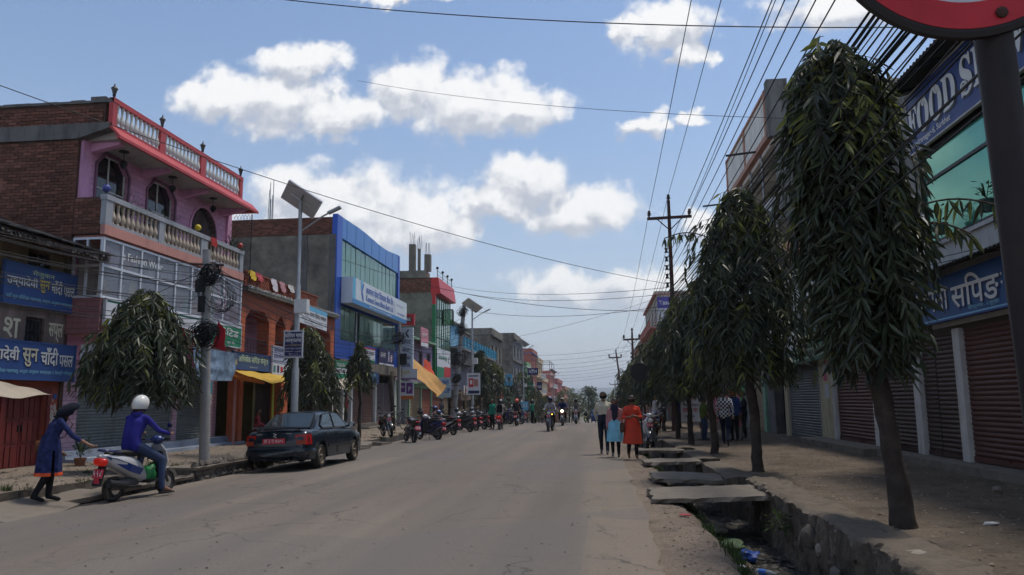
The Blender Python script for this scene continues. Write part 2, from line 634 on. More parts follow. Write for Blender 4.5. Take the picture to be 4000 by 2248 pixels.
 # ================================================================ setting: ground, road, pavements, drains
def asphalt():
 m=mat('asphalt_dusty',(0.175,0.158,0.143),rough=0.88,var=0.0,spec=0.25)
 nt=m.node_tree
 N,L=nt.nodes,nt.links
 b=N['Principled BSDF']
 tc=N.new('ShaderNodeTexCoord')
 def nz(scale,det=6,rgh=0.6,sc=None):
  n=N.new('ShaderNodeTexNoise')
  n.inputs['Scale'].default_value=scale
  n.inputs['Detail'].default_value=det
  n.inputs['Roughness'].default_value=rgh
  src=tc.outputs['Object']
  if sc:
   mp=N.new('ShaderNodeMapping')
   mp.inputs['Scale'].default_value=sc
   L.new(src,mp.inputs[0])
   src=mp.outputs[0]
  L.new(src,n.inputs['Vector'])
  return n.outputs['Fac']
 def rng(s,a,b_,c,d):
  n=N.new('ShaderNodeMapRange')
  L.new(s,n.inputs[0])
  for i,q in enumerate((a,b_,c,d)):
   n.inputs[i+1].default_value=q
  return n.outputs[0]
 def mix(f,a,c):
  n=N.new('ShaderNodeMix')
  n.data_type='RGBA'
  L.new(f,n.inputs[0])
  for i,q in((6,a),(7,c)):
   if isinstance(q,tuple):
    n.inputs[i].default_value=q
   else:
    L.new(q,n.inputs[i])
  return n.outputs[2]
 big=rng(nz(0.35,4,0.5,(1,0.25,1)),0.35,0.68,0,1)
 c=mix(big,(0.134,0.110,0.091,1),(0.181,0.149,0.12,1))
 sp=N.new('ShaderNodeSeparateXYZ')
 L.new(tc.outputs['Object'],sp.inputs[0])
 # dust gathered along both edges
 wob=N.new('ShaderNodeMath')
 wob.operation='MULTIPLY_ADD'
 L.new(nz(0.9,5),wob.inputs[0])
 wob.inputs[1].default_value=1.6
 L.new(sp.outputs[0],wob.inputs[2])
 er=rng(wob.outputs[0],0.1,1.5,0,0.9)
 c=mix(er,c,(0.2,0.16,0.124,1))
 el=rng(wob.outputs[0],-7.2,-8.4,0,0.7)
 c=mix(el,c,(0.185,0.152,0.12,1))
 st=rng(nz(1.6,8,0.7),0.55,0.72,0,0.4)
 c=mix(st,c,(0.12,0.112,0.105,1))
 # wheel-polished lanes, old patches and a net of fine cracks
 lane=rng(nz(0.9,3,0.5,(1.3,0.03,1)),0.4,0.62,0,0.6)
 c=mix(lane,c,(0.105,0.094,0.085,1))
 pv=N.new('ShaderNodeTexVoronoi')
 pv.inputs['Scale'].default_value=0.28
 L.new(tc.outputs['Object'],pv.inputs['Vector'])
 sepc=N.new('ShaderNodeSeparateColor')
 L.new(pv.outputs['Color'],sepc.inputs[0])
 c=mix(rng(sepc.outputs[0],0.66,0.7,0,0.42),c,(0.12,0.112,0.105,1))
 ck=N.new('ShaderNodeTexVoronoi')
 ck.feature='DISTANCE_TO_EDGE'
 ck.inputs['Scale'].default_value=0.55
 wv=N.new('ShaderNodeVectorMath')
 wv.operation='ADD'
 wn_=N.new('ShaderNodeTexNoise')
 wn_.inputs['Scale'].default_value=1.3
 wn_.inputs['Detail'].default_value=6
 L.new(tc.outputs['Object'],wn_.inputs['Vector'])
 L.new(tc.outputs['Object'],wv.inputs[0])
 L.new(wn_.outputs['Color'],wv.inputs[1])
 L.new(wv.outputs[0],ck.inputs['Vector'])
 crack=rng(ck.outputs['Distance'],0.0,0.012,0.7,0)
 mk=N.new('ShaderNodeMath')
 mk.operation='MULTIPLY'
 L.new(crack,mk.inputs[0])
 L.new(rng(nz(0.25,2),0.44,0.54,0,1),mk.inputs[1])
 c=mix(mk.outputs[0],c,(0.05,0.045,0.042,1))
 fine=rng(nz(85,2,0.5),0.3,0.7,0.80,1.2)
 vm=N.new('ShaderNodeVectorMath')
 vm.operation='SCALE'
 L.new(c,vm.inputs[0])
 L.new(fine,vm.inputs[3])
 # sparse pale grit and dark spots
 vo=N.new('ShaderNodeTexVoronoi')
 vo.inputs['Scale'].default_value=9.0
 L.new(tc.outputs['Object'],vo.inputs['Vector'])
 spot=rng(vo.outputs['Distance'],0.05,0.09,0.55,0)
 c2=mix(spot,vm.outputs[0],(0.07,0.065,0.06,1))
 L.new(c2,b.inputs['Base Color'])
 bp=N.new('ShaderNodeBump')
 bp.inputs['Strength'].default_value=0.35
 bp.inputs['Distance'].default_value=0.012
 L.new(nz(60,4,0.6),bp.inputs['Height'])
 L.new(bp.outputs[0],b.inputs['Normal'])
 return m
def earth(name,c0,c1,c2,bump=0.6):
 m=mat(name,c0,rough=0.95,var=0.0,spec=0.15)
 nt=m.node_tree
 N,L=nt.nodes,nt.links
 b=N['Principled BSDF']
 tc=N.new('ShaderNodeTexCoord')
 def nz(s,d=7,r=0.65):
  n=N.new('ShaderNodeTexNoise')
  n.inputs['Scale'].default_value=s
  n.inputs['Detail'].default_value=d
  n.inputs['Roughness'].default_value=r
  L.new(tc.outputs['Object'],n.inputs['Vector'])
  return n.outputs['Fac']
 def rng(s,a,b_,c,d):
  n=N.new('ShaderNodeMapRange')
  L.new(s,n.inputs[0])
  for i,q in enumerate((a,b_,c,d)):
   n.inputs[i+1].default_value=q
  return n.outputs[0]
 def mix(f,a,c):
  n=N.new('ShaderNodeMix')
  n.data_type='RGBA'
  L.new(f,n.inputs[0])
  for i,q in((6,a),(7,c)):
   if isinstance(q,tuple):
    n.inputs[i].default_value=q
   else:
    L.new(q,n.inputs[i])
  return n.outputs[2]
 c=mix(rng(nz(0.8),0.36,0.64,0,1),(*c0,1),(*c1,1))
 c=mix(rng(nz(2.7),0.52,0.66,0,0.75),c,(*c2,1))
 vm=N.new('ShaderNodeVectorMath')
 vm.operation='SCALE'
 L.new(c,vm.inputs[0])
 L.new(rng(nz(38,4),0.25,0.75,0.6,1.4),vm.inputs[3])
 L.new(vm.outputs[0],b.inputs['Base Color'])
 bp=N.new('ShaderNodeBump')
 bp.inputs['Strength'].default_value=bump
 bp.inputs['Distance'].default_value=0.03
 L.new(nz(22,8,0.7),bp.inputs['Height'])
 L.new(bp.outputs[0],b.inputs['Normal'])
 return m
M_ASPH=asphalt()
M_DIRT=earth('dirt_pavement',(0.092,0.073,0.056),(0.132,0.105,0.081),(0.052,0.04,0.031))
M_DIRTL=earth('dirt_light',(0.17,0.138,0.108),(0.215,0.178,0.14),(0.11,0.088,0.07))
M_SHOULD=earth('dirt_shoulder',(0.21,0.165,0.128),(0.165,0.128,0.1),(0.1,0.085,0.065))
M_MUD=earth('drain_mud',(0.028,0.025,0.022),(0.045,0.04,0.034),(0.018,0.017,0.016))
M_CONC=mat('concrete_rough',(0.17,0.148,0.12),0.92,var=0.25,scale=2.2,dirt=0.75,dirt_col=(0.06,0.052,0.043),bump=0.5,bscale=35,dscale=2.0)
M_CONCD=mat('masonry_dark',(0.115,0.098,0.082),0.95,var=0.3,scale=3,dirt=0.85,dirt_col=(0.035,0.03,0.025),bump=0.8,bscale=22,dscale=2.4,dlo=0.46)
M_SLAB=mat('slab_concrete',(0.165,0.14,0.113),0.92,var=0.2,scale=3,dirt=0.5,dirt_col=(0.09,0.075,0.06),bump=0.4,bscale=45,dscale=2.5)
M_STONE=mat('stone',(0.13,0.112,0.095),0.9,var=0.25,scale=8,objrnd=0.35,bump=0.4,bscale=30)
def strip(xs,ys,zf,name,m,kind='structure'):
 vs=[(x,y,zf(x,y))for y in ys for x in xs]
 n=len(xs)
 fs=[(j*n+i,j*n+i+1,(j+1)*n+i+1,(j+1)*n+i)for j in range(len(ys)-1)for i in range(n-1)]
 b=MB().add(vs,fs)
 o=b.build(name,m,fix=False,smooth=180)
 tag(o,kind=kind)
 return o
def frange(a,b,s):
 n=max(1,int(round((b-a)/s)))
 return[a+(b-a)*i/n for i in range(n+1)]
def nz1(x,y,s=1.0,seed=0.0):
 return noise.noise(Vector((x*s,y*s,seed)))
YS=frange(-8,45,0.25)+frange(45.6,70,0.6)+frange(72,300,6)+[330,420]
def road_edge_r(y):
 return 0.58+0.12*nz1(0.3,y,1.1)+0.05*nz1(2.3,y,4.0)
def road_edge_l(y):
 return-8.7+0.05*nz1(7.3,y,0.9)
def road_z(x,y):
 if x<-3.5:
  c=0.03-0.13*((-3.5-x)/5.2)**1.6
 else:
  c=0.03-0.03*((x+3.5)/4.35)**1.4
 return c+gz(y)
def build_road():
 T=[0,.03,.07,.12,.2,.3,.4,.5,.6,.7,.8,.88,.93,.96,.98,1]
 vs,n=[],len(T)
 for y in YS:
  l,r=road_edge_l(y),road_edge_r(y)
  for t in T:
   x=l+(r-l)*t
   vs.append((x,y,road_z(x,y)+0.006*nz1(x,y,0.8,3)))
 fs=[(j*n+i,j*n+i+1,(j+1)*n+i+1,(j+1)*n+i)for j in range(len(YS)-1)for i in range(n-1)]
 o=MB().add(vs,fs).build('road',M_ASPH,fix=False,smooth=180)
 tag(o,'dusty grey asphalt road running straight up the street',None,kind='structure')
build_road()
g_=MB().quad((-4000,-60,-7.8),(4000,-60,-7.8),(4000,7000,-7.8),(-4000,7000,-7.8)).build('ground',earth('far_fields',(0.09,0.1,0.05),(0.13,0.12,0.07),(0.06,0.07,0.04)),fix=False)
tag(g_,kind='structure')
# right verge: asphalt lip, dusty shoulder, grassy bank and drain bed
def sh_z(x,y):
 base=gz(y)
 e=1.18+0.12*nz1(y,1.5,0.9)
 if x<e:
  return base-0.012-0.012*(x-0.3)+0.012*nz1(x,y,3.0,1)
 t=min(1,(x-e)/(1.78-e+0.001))
 return base-0.03-0.60*(t*t*(3-2*t))*(0.9+0.15*nz1(x,y,1.7,2))+0.035*nz1(x,y,3.5,5)
YS2=frange(2,30,0.14)+frange(30.3,45,0.5)+frange(46,70,1)+frange(72,300,6)
strip(frange(0.25,1.9,0.09),YS2,sh_z,'road_shoulder',M_SHOULD)
strip(frange(1.62,2.95,0.12),YS2,lambda x,y:gz(y)-0.60+0.05*nz1(x,y,2.6,9)+0.03*nz1(x,y,7,4),'drain_bed',M_MUD)
def pr_z(x,y):
 z=0.10+gz(y)+0.028*nz1(x,y,0.9,3)+0.018*nz1(x,y,2.9,8)+0.008*nz1(x,y,8,2)
 if x>5.6:
  z+=0.03
 return z
strip([2.72,2.78]+frange(2.9,7.6,0.16)+[9,30,60],YS2,pr_z,'pavement_right',M_DIRT)
b=MB()
for y0,y1 in zip(YS2[:-1],YS2[1:]):
 b.quad((2.72,y0,gz(y0)-0.7),(2.72,y1,gz(y1)-0.7),(2.72,y1,pr_z(2.72,y1)),(2.72,y0,pr_z(2.72,y0)))
tag(b.build('drain_bank',M_CONCD,fix=False),kind='structure')
def pl_z(x,y):
 return 0.03+gz(y)+0.025*nz1(x,y,0.8,13)+0.018*nz1(x,y,2.9,18)+max(0,min(0.1,(-x-10.0)*0.05))+.16*max(0,min(1,(x+12.3)/1.5))*max(0,min(1,(17.5-y)/3))
strip([-60,-30,-14.6]+frange(-14,-9.36,0.2),YS,pl_z,'pavement_left',M_DIRTL)
# left drain trench beside the road
YT=frange(2,60,0.4)+frange(62,300,6)
strip([-9.42,-9.36,-9.3,-9.1,-8.9,-8.72,-8.55],
YT,lambda x,y:gz(y)+(-0.62 if-9.38<x<-8.8 else(-0.2 if x<-9 else-0.14))+0.04*nz1(x,y,3),'drain_bed_left',M_MUD)
b=MB()
for y0,y1 in zip(YT[:-1],YT[1:]):
 b.quad((-9.36,y0,gz(y0)-0.66),(-9.36,y1,gz(y1)-0.66),(-9.36,y1,pl_z(-9.36,y1)),(-9.36,y0,pl_z(-9.36,y0)))
 b.quad((-8.68,y0,gz(y0)-0.66),(-8.68,y1,gz(y1)-0.66),(-8.68,y1,gz(y1)-0.105),(-8.68,y0,gz(y0)-0.105))
tag(b.build('drain_bank_left',M_CONCD,fix=False),kind='structure')
# ---------------------------------------------------------------- masonry of the right drain
def rough_wall(name,label,x0,x1,y0,y1,zt,zb,seed,amp=0.05,step=0.11,group=None,m=None,cap=True):
 """an uneven masonry block: displaced lattice over five sides"""
 nx,ny,nzz=max(2,int((x1-x0)/step)),max(2,int((y1-y0)/step)),max(3,int((zt-zb)/step))
 b=MB()
 def P(i,j,k):
  x,y,z=x0+(x1-x0)*i/nx,y0+(y1-y0)*j/ny,zb+(zt-zb)*k/nzz
  p=Vector((x,y,z))
  d=noise.noise_vector(p*1.7+Vector((seed,0,0)))*amp*.7+noise.noise_vector(p*5.5+Vector((0,seed,0)))*amp*0.55+noise.noise_vector(p*15+Vector((0,seed,3)))*amp*.3
  if k==nzz:
   d.z*=0.55
   ed=min(i,nx-i)
   if ed==0:
    d.z-=0.03
  return p+d+Vector((0,0,gz(y)))
 ids={}
 def vid(i,j,k):
  if(i,j,k)not in ids:
   ids[(i,j,k)]=len(b.v)
   b.v.append(tuple(P(i,j,k)))
  return ids[(i,j,k)]
 def q(*c):
  b.f.append(tuple(vid(*p)for p in c))
  b.mi.append(0)
 for i in range(nx):
  for j in range(ny):
   q((i,j,nzz),(i+1,j,nzz),(i+1,j+1,nzz),(i,j+1,nzz))
 for j in range(ny):
  for k in range(nzz):
   q((0,j+1,k),(0,j,k),(0,j,k+1),(0,j+1,k+1))
   q((nx,j,k),(nx,j+1,k),(nx,j+1,k+1),(nx,j,k+1))
 for i in range(nx):
  for k in range(nzz):
   q((i,0,k),(i+1,0,k),(i+1,0,k+1),(i,0,k+1))
   q((i+1,ny,k),(i,ny,k),(i,ny,k+1),(i+1,ny,k+1))
 o=b.build(name,m or M_WALLR,fix=False,smooth=35)
 return tag(o,label,'wall',group)
def wall_mat():
 m=mat('drain_wall_plaster',(0.12,0.095,0.072),0.95,var=0.3,scale=5,dirt=0.9,dirt_col=(0.04,0.033,0.027),bump=0.9,bscale=24,dscale=3.0,dlo=0.42,streak=True)
 nt=m.node_tree
 N,L=nt.nodes,nt.links
 b=N['Principled BSDF']
 src=b.inputs['Base Color'].links[0].from_socket
 # pale lime drips and moss
 tc=N.new('ShaderNodeTexCoord')
 mp=N.new('ShaderNodeMapping')
 mp.inputs['Scale'].default_value=(5,5,1.1)
 L.new(tc.outputs['Object'],mp.inputs[0])
 nz=N.new('ShaderNodeTexNoise')
 nz.inputs['Scale'].default_value=2.2
 nz.inputs['Detail'].default_value=5
 L.new(mp.outputs[0],nz.inputs['Vector'])
 r=N.new('ShaderNodeMapRange')
 L.new(nz.outputs['Fac'],r.inputs[0])
 for i,q in enumerate((0.66,0.72,0,0.7)):
  r.inputs[i+1].default_value=q
 ge=N.new('ShaderNodeNewGeometry')
 sp=N.new('ShaderNodeSeparateXYZ')
 L.new(ge.outputs['Normal'],sp.inputs[0])
 side=N.new('ShaderNodeMapRange')
 L.new(sp.outputs[2],side.inputs[0])
 for i,q in enumerate((0.3,0.7,1,0)):
  side.inputs[i+1].default_value=q
 mu=N.new('ShaderNodeMath')
 mu.operation='MULTIPLY'
 L.new(r.outputs[0],mu.inputs[0])
 L.new(side.outputs[0],mu.inputs[1])
 mx=N.new('ShaderNodeMix')
 mx.data_type='RGBA'
 L.new(mu.outputs[0],mx.inputs[0])
 L.new(src,mx.inputs[6])
 mx.inputs[7].default_value=(0.27,0.23,0.19,1)
 # trodden tops take the dust colour of the pavement
 top=N.new('ShaderNodeMix')
 top.data_type='RGBA'
 inv=N.new('ShaderNodeMapRange')
 L.new(sp.outputs[2],inv.inputs[0])
 for i,q in enumerate((0.55,0.9,0,0.8)):
  inv.inputs[i+1].default_value=q
 L.new(inv.outputs[0],top.inputs[0])
 L.new(mx.outputs[2],top.inputs[6])
 nz3=N.new('ShaderNodeTexNoise')
 nz3.inputs['Scale'].default_value=6
 nz3.inputs['Detail'].default_value=8
 L.new(tc.outputs['Object'],nz3.inputs['Vector'])
 cr=N.new('ShaderNodeMix')
 cr.data_type='RGBA'
 L.new(nz3.outputs['Fac'],cr.inputs[0])
 cr.inputs[6].default_value=(0.075,0.06,0.045,1)
 cr.inputs[7].default_value=(0.17,0.138,0.106,1)
 L.new(cr.outputs[2],top.inputs[7])
 L.new(top.outputs[2],b.inputs['Base Color'])
 return m
M_WALLR=wall_mat()
SEG=[(2.5,3.05,3.0,14.1,0.2,'long crumbling near drain wall with round stone in its face'),
(2.28,2.84,14.7,18.2,0.15,'second drain wall block, just beyond the near footbridge slab'),
(2.3,2.84,19.3,22.6,0.15,'third drain wall block, beside the slender second street tree'),
(2.26,2.8,23.6,28.6,0.15,'fourth drain wall block, beside the walking women'),
(2.26,2.8,29.8,35.5,0.15,'fifth drain wall block, far along the gutter'),
(2.26,2.8,36.6,44.0,0.15,'sixth and farthest drain wall block along the gutter')]
for i,(x0,x1,y0,y1,zt,lab)in enumerate(SEG):
 rough_wall('drain_wall',lab,x0,x1,y0,y1,zt,-0.75,i*7.3,amp=0.105 if i==0 else 0.05,step=0.05 if i==0 else 0.12,group='drain wall blocks')
SL=[(0.78,2.52,12.2,13.8,0.03,0.03,0.0,'cracked concrete slab bridging the gutter, nearest the camera'),
(0.98,2.4,15.0,16.2,0.07,-0.03,-0.02,'second concrete slab bridging the gutter on the drain wall'),
(1.02,2.35,18.7,19.8,0.07,0.02,0.0,'third concrete slab bridging the gutter, behind the second slab'),
(1.1,2.4,23.0,24.2,0.08,0.0,0.0,'fourth concrete slab across the gutter by the red kurta woman'),
(1.1,2.4,28.3,29.4,0.08,0.02,0.0,'farthest concrete slab across the gutter')]
for i,(x0,x1,y0,y1,z,tx,ty,lab)in enumerate(SL):
 b=MB()
 n,m_=14,8
 vs=[]
 for k,zz in((0,-0.04),(1,0.04)):
  for jj in range(m_+1):
   for ii in range(n+1):
    x,y=x0+(x1-x0)*ii/n,y0+(y1-y0)*jj/m_
    e=0.06*nz1(x*3+i,y*3,2.0,k)
    if ii in(0,n):
     x+=e*1.6
    if jj in(0,m_):
     y+=e*1.6
    vs.append((x,y,z+zz+tx*(x-x0)-ty*(y-y0)+0.016*nz1(x,y,3.1,i)+(0.0 if k==0 else-0.012*(ii in(0,n)or jj in(0,m_)))))
 T=(n+1)*(m_+1)
 fs=[]
 for jj in range(m_):
  for ii in range(n):
   a=jj*(n+1)+ii
   fs.append((a,a+n+1,a+n+2,a+1))
   fs.append((T+a,T+a+1,T+a+n+2,T+a+n+1))
 for ii in range(n):
  fs.append((ii,ii+1,T+ii+1,T+ii))
  a=m_*(n+1)+ii
  fs.append((a+1,a,T+a,T+a+1))
 for jj in range(m_):
  a=jj*(n+1)
  fs.append((a+n+1,a,T+a,T+a+n+1))
  a+=n
  fs.append((a,a+n+1,T+a+n+1,T+a))
 o=b.add(vs,fs).build('footbridge_slab',M_SLAB,fix=False)
 tag(o,lab,'slab','slabs across the right gutter')
def rock(c,r,seed,sq=(1,1,1),n=10,m=7,amp=0.25):
 b=MB()
 b.ball((0,0,0),1.0,n,m)
 vs=[]
 for p in b.v:
  p=Vector(p)
  k=1+amp*noise.noise(p*1.3+Vector((seed,seed*2,0)))+amp*0.4*noise.noise(p*3.1+Vector((seed,0,5)))
  vs.append((c[0]+p.x*k*r*sq[0],c[1]+p.y*k*r*sq[1],c[2]+p.z*k*r*sq[2]))
 b.v=vs
 return b
 # stones bedded in or lying by the near drain wall
STN=[((2.44,9.75,-0.06),0.125,(0.8,1,1),'large round grey cobble set in the near drain wall face',M_STONE),
((2.46,9.45,-0.16),0.05,(1,1,1.3),'small pale pebble beside the round cobble in drain wall',None),
((2.78,7.5,0.15),0.1,(1.5,0.9,0.45),'pale flat stone lying on top of the near drain wall',None),
((2.3,8.35,-0.62),0.12,(1,1.2,0.7),'dark lump of stone fallen at drain wall foot',M_STONE),
((2.42,8.75,-0.3),0.09,(0.6,1,1.1),'rough stone jutting from the drain wall below the cobble',M_STONE),
((5.9,12.6,0.16),0.06,(1.2,1,0.8),'small stone lying in the dirt hollow by the step',M_STONE)]
M_PALE=mat('pale_stone',(0.24,0.21,0.175),0.9,var=0.2,scale=12,bump=0.3)
for i,(c,r,sq,lab,m)in enumerate(STN):
 tag(rock(c,r,i*3.7,sq,16,12,.4).build('stone',m or M_PALE,smooth=180),lab,'stone','stones by the right drain')
 # ---------------------------------------------------------------- left edge: retaining wall of field stones, slabs over the trench
def stone_wall(label,y0,y1,ztop,zbot,x,seed):
 t=thing('retaining_wall',label,'wall',(x-0.3,(y0+y1)/2,zbot),'stone walls beside the left road edge')
 rr=random.Random(seed)
 b=MB()
 b.box((x-0.62,y0,zbot-0.3),(x-0.05,y1,ztop-0.03))
 b.build('mortar_core',M_CONCD,t)
 z=zbot+0.05
 shapes=[]
 for s in range(5):
  shapes.append(rock((0,0,0),1.0,s*5.1+seed,(1,1,1),7,5,0.6).mesh('stone',M_STONE,20))
 while z<ztop-0.02:
  h=rr.uniform(0.1,0.17)
  y=y0+rr.uniform(0,0.15)
  while y<y1:
   w=rr.uniform(0.12,0.3)
   o=link(rr.choice(shapes),'stone',t)
   o.location=(x-0.06+rr.uniform(-0.03,0.015),y+w/2,z+h/2-(zbot if False else 0))
   o.scale=(0.075,w*0.6,h*0.62)
   o.rotation_euler=(rr.uniform(-.25,.25),rr.uniform(-.15,.15),rr.uniform(-.15,.15))
   y+=w
  z+=h*0.93
 b=MB()
 n=30
 prof=[]
 for i in range(n+1):
  y=y0+(y1-y0)*i/n
  q=0.025*nz1(y,seed,2.4)
  prof.append([(x-0.66+q,y,ztop-0.04),(x+0.04+q,y,ztop-0.04),(x+0.06+2*q,y,ztop+0.02+q),(x-0.66,y,ztop+0.03+q)])
 b.loft(prof)
 b.build('coping',M_SLAB,t)
 return t
stone_wall('field stone retaining wall with concrete coping behind the dark car',16.3,23.2,0.16,-0.22,-8.78,2)
stone_wall('low broken stone edging wall between utility pole and scooter',13.1,16.2,0.0,-0.25,-8.8,5)
def loose_slab(label,c,w,l,th,rx,ry,rz,m=None,group='loose slabs over the left trench'):
 b=MB()
 rr=random.Random(label)
 pts=[(-w/2,-l/2),(0,-l/2-.03),(w/2,-l/2),(w/2+.03,0),(w/2,l/2),(0.1,l/2+.04),(-w/2,l/2),(-w/2-.02,.1)]
 pts=[(p[0]+rr.uniform(-.03,.03),p[1]+rr.uniform(-.03,.03))for p in pts]
 b.prism(pts,-th/2,th/2,'z')
 o=b.build('concrete_slab',m or M_SLAB)
 o.location=c
 o.rotation_euler=(rx,ry,rz)
 return tag(o,label,'slab',group)
loose_slab('big tilted concrete slab over the trench beneath the woman in navy kurta',(-9.0,11.3,-0.04),1.25,1.7,0.09,0.05,0.16,0.2)
loose_slab('narrow concrete slab across the trench behind the white scooter',(-9.2,12.75,0.0),1.0,1.0,0.08,0.04,0.06,-0.1)
loose_slab('small broken slab on the trench edge at the left picture border',(-9.55,9.9,0.12),0.9,0.8,0.08,-0.1,0.05,0.4)
for i,(x,y,w,l)in enumerate(((-9.0,25.2,1.1,1.5),(-8.9,27.0,1.2,1.4),(-9.1,28.6,1.0,1.3),(-8.95,30.2,1.2,1.2))):
 loose_slab(['grey slab over the trench just past the car bonnet','cracked slab over the trench between car and motorcycles','third slab of the row over the trench before the motorcycles','last slab over the trench beside the parked motorcycles'][i],
(x,y,-0.0-0.03*(i%2)),w,l,0.1,0.05*(-1)**i,0.04,0.1*(-1)**i)
 # loose grit, leaf litter and pebbles trodden into the dirt
def scatter(name,label,n,area,m,rmin,rmax,zf,seed,cat,flat=0.4):
 rr=random.Random(seed)
 b=MB()
 for _ in range(n):
  x,y=rr.uniform(area[0],area[1]),area[2]+(area[3]-area[2])*rr.random()**1.6
  r=rr.uniform(rmin,rmax)
  a=rr.uniform(0,6.28)
  z=zf(x,y)
  vs=[]
  for k in range(5):
   q=a+k*1.2566+rr.uniform(-.3,.3)
   w=r*rr.uniform(.6,1.2)
   vs.append((x+w*cos(q),y+w*sin(q),z+rr.uniform(0,r*flat*0.4)))
  vs.append((x,y,z+r*flat*rr.uniform(.7,1.3)))
  b.add(vs,[(k,(k+1)%5,5)for k in range(5)])
 o=b.build(name,m,fix=False)
 return tag(o,label,cat,kind='stuff')
M_GRIT=mat('grit',(0.16,0.13,0.105),0.95,var=0,island=0.6)
M_LITTER=mat('dead_leaves',(0.075,0.05,0.032),0.95,var=0,island=0.6)
scatter('gravel','loose grit and pebbles on the right dirt pavement',3200,(2.8,7.0,5,34),M_GRIT,0.008,0.03,pr_z,3,'gravel',0.6)
scatter('leaf_litter','dry fallen leaves scattered over the right dirt pavement',900,(2.6,6.6,5,30),M_LITTER,0.008,0.045,pr_z,4,'leaves',0.25)
scatter('roadside_gravel','loose grit along the right road shoulder',2600,(0.75,1.6,4,30),M_GRIT,0.006,0.025,sh_z,5,'gravel',0.6)
scatter('road_grit','fine grit and specks strewn over the asphalt',1500,(-8.3,.6,5,40),mat('road_specks',(.12,.1,.085),.95,var=0,island=.7),.006,.02,lambda x,y:road_z(x,y)+.002,9,'gravel',.5)
scatter('drain_debris','dark rubbish and rotting leaves along the drain bed',2600,(1.6,2.5,6,28),mat('drain_litter',(0.05,0.045,0.04),0.8,var=0,island=0.8),0.02,0.07,lambda x,y:gz(y)-0.6,6,'debris',0.5)
scatter('left_gravel','loose stones and soil clods on the left pavement',2200,(-13,-9.2,9,40),M_GRIT,0.015,0.05,pl_z,8,'gravel',0.6)
# grass on the drain bank
def grass(name,label,spots,m,seed,hmin=0.05,hmax=0.16):
 rr=random.Random(seed)
 b=MB()
 for(x,y,z,r,n)in spots:
  for _ in range(n):
   a,q=rr.uniform(0,6.28),r*sqrt(rr.random())
   px,py=x+q*cos(a),y+q*sin(a)
   h=rr.uniform(hmin,hmax)
   t=rr.uniform(0,6.28)
   lx,ly=rr.gauss(0,.35)*h,rr.gauss(0,.35)*h
   w=0.006+0.004*rr.random()
   b.add([(px-w*cos(t),py-w*sin(t),z),(px+w*cos(t),py+w*sin(t),z),(px+lx,py+ly,z+h)],[(0,1,2)])
 o=b.build(name,m,fix=False)
 return tag(o,label,'grass',kind='stuff')
M_GRASS=mat('grass_blade',(0.045,0.07,0.02),0.85,var=0,island=0.5,transl=0.25)
rr=random.Random(21)
sp_=[]
for i in range(150):
 y=6.5+26*rr.random()**1.3
 x=rr.uniform(1.3,1.75)
 sp_.append((x,y,sh_z(x,y)-0.005,rr.uniform(0.04,0.16),rr.randint(10,45)))
grass('grass','patchy green grass on the right drain bank',sp_,M_GRASS,3)
sp_=[]
for i in range(60):
 y=rr.uniform(9,40)
 x=rr.uniform(-10.6,-9.3)
 sp_.append((x,y,pl_z(x,y)-.01,rr.uniform(0.05,0.2),rr.randint(10,40)))
grass('weeds','patchy weeds along the left pavement edge',sp_,M_GRASS,5,0.04,0.14)
# broad-leaved weed growing out of the drain wall
t=thing('weed_plant','leafy green weed growing out of the near drain wall','plant',(2.45,11.1,-0.2))
rr=random.Random(8)
b=MB()
for i in range(60):
 a,e=rr.uniform(0,6.28),rr.uniform(-0.4,1.2)
 d=Vector((cos(a)*cos(e),sin(a)*cos(e),sin(e)))
 p=Vector((2.4,11.1,-0.15))+d*rr.uniform(0.06,0.2)
 s=d.cross(Vector((0,0,1))).normalized()
 l,w=rr.uniform(.07,.12),rr.uniform(.02,.035)
 b.add([p,p+d*l*.5+s*w,p+d*l+Vector((0,0,-.03)),p+d*l*.5-s*w],[(0,1,2,3)])
b.build('foliage',M_GRASS,t,fix=False)
b=MB()
for i in range(6):
 a=rr.uniform(0,6.28)
 b.tube([(2.47,11.1,-0.25),(2.4+.06*cos(a),11.1+.12*sin(a),-0.1)],.006,5)
b.build('stem',M_GRASS,t)
# far hills
def hills(name,y,depth,h0,amp,seed,m,s=0.0011):
 b=MB()
 xs=frange(-2600,2600,40)
 rows=[]
 for j in range(5):
  t=j/4
  r=[]
  for x in xs:
   n=0.5+0.5*noise.fractal(Vector((x*s,seed,0)),1.0,2.0,5)
   z=(h0+amp*n)*sin(t*pi/2)**0.8
   r.append((x,y+depth*t+60*noise.noise(Vector((x*0.004,t*3,seed))),-8+z+(6*noise.noise(Vector((x*0.01,t*5,seed)))if j else 0)))
  rows.append(r)
 b.loft(rows,cap=False,closed=False)
 tag(b.build(name,m,fix=False,smooth=180),kind='structure')
M_HILL=mat('hill_forest',(0.04,0.06,0.03),0.95,var=0.4,scale=0.01)
hills('hills',2200,500,26,26,3.3,M_HILL)
hills('far_hills',4300,900,60,60,9.1,M_HILL,0.0006)
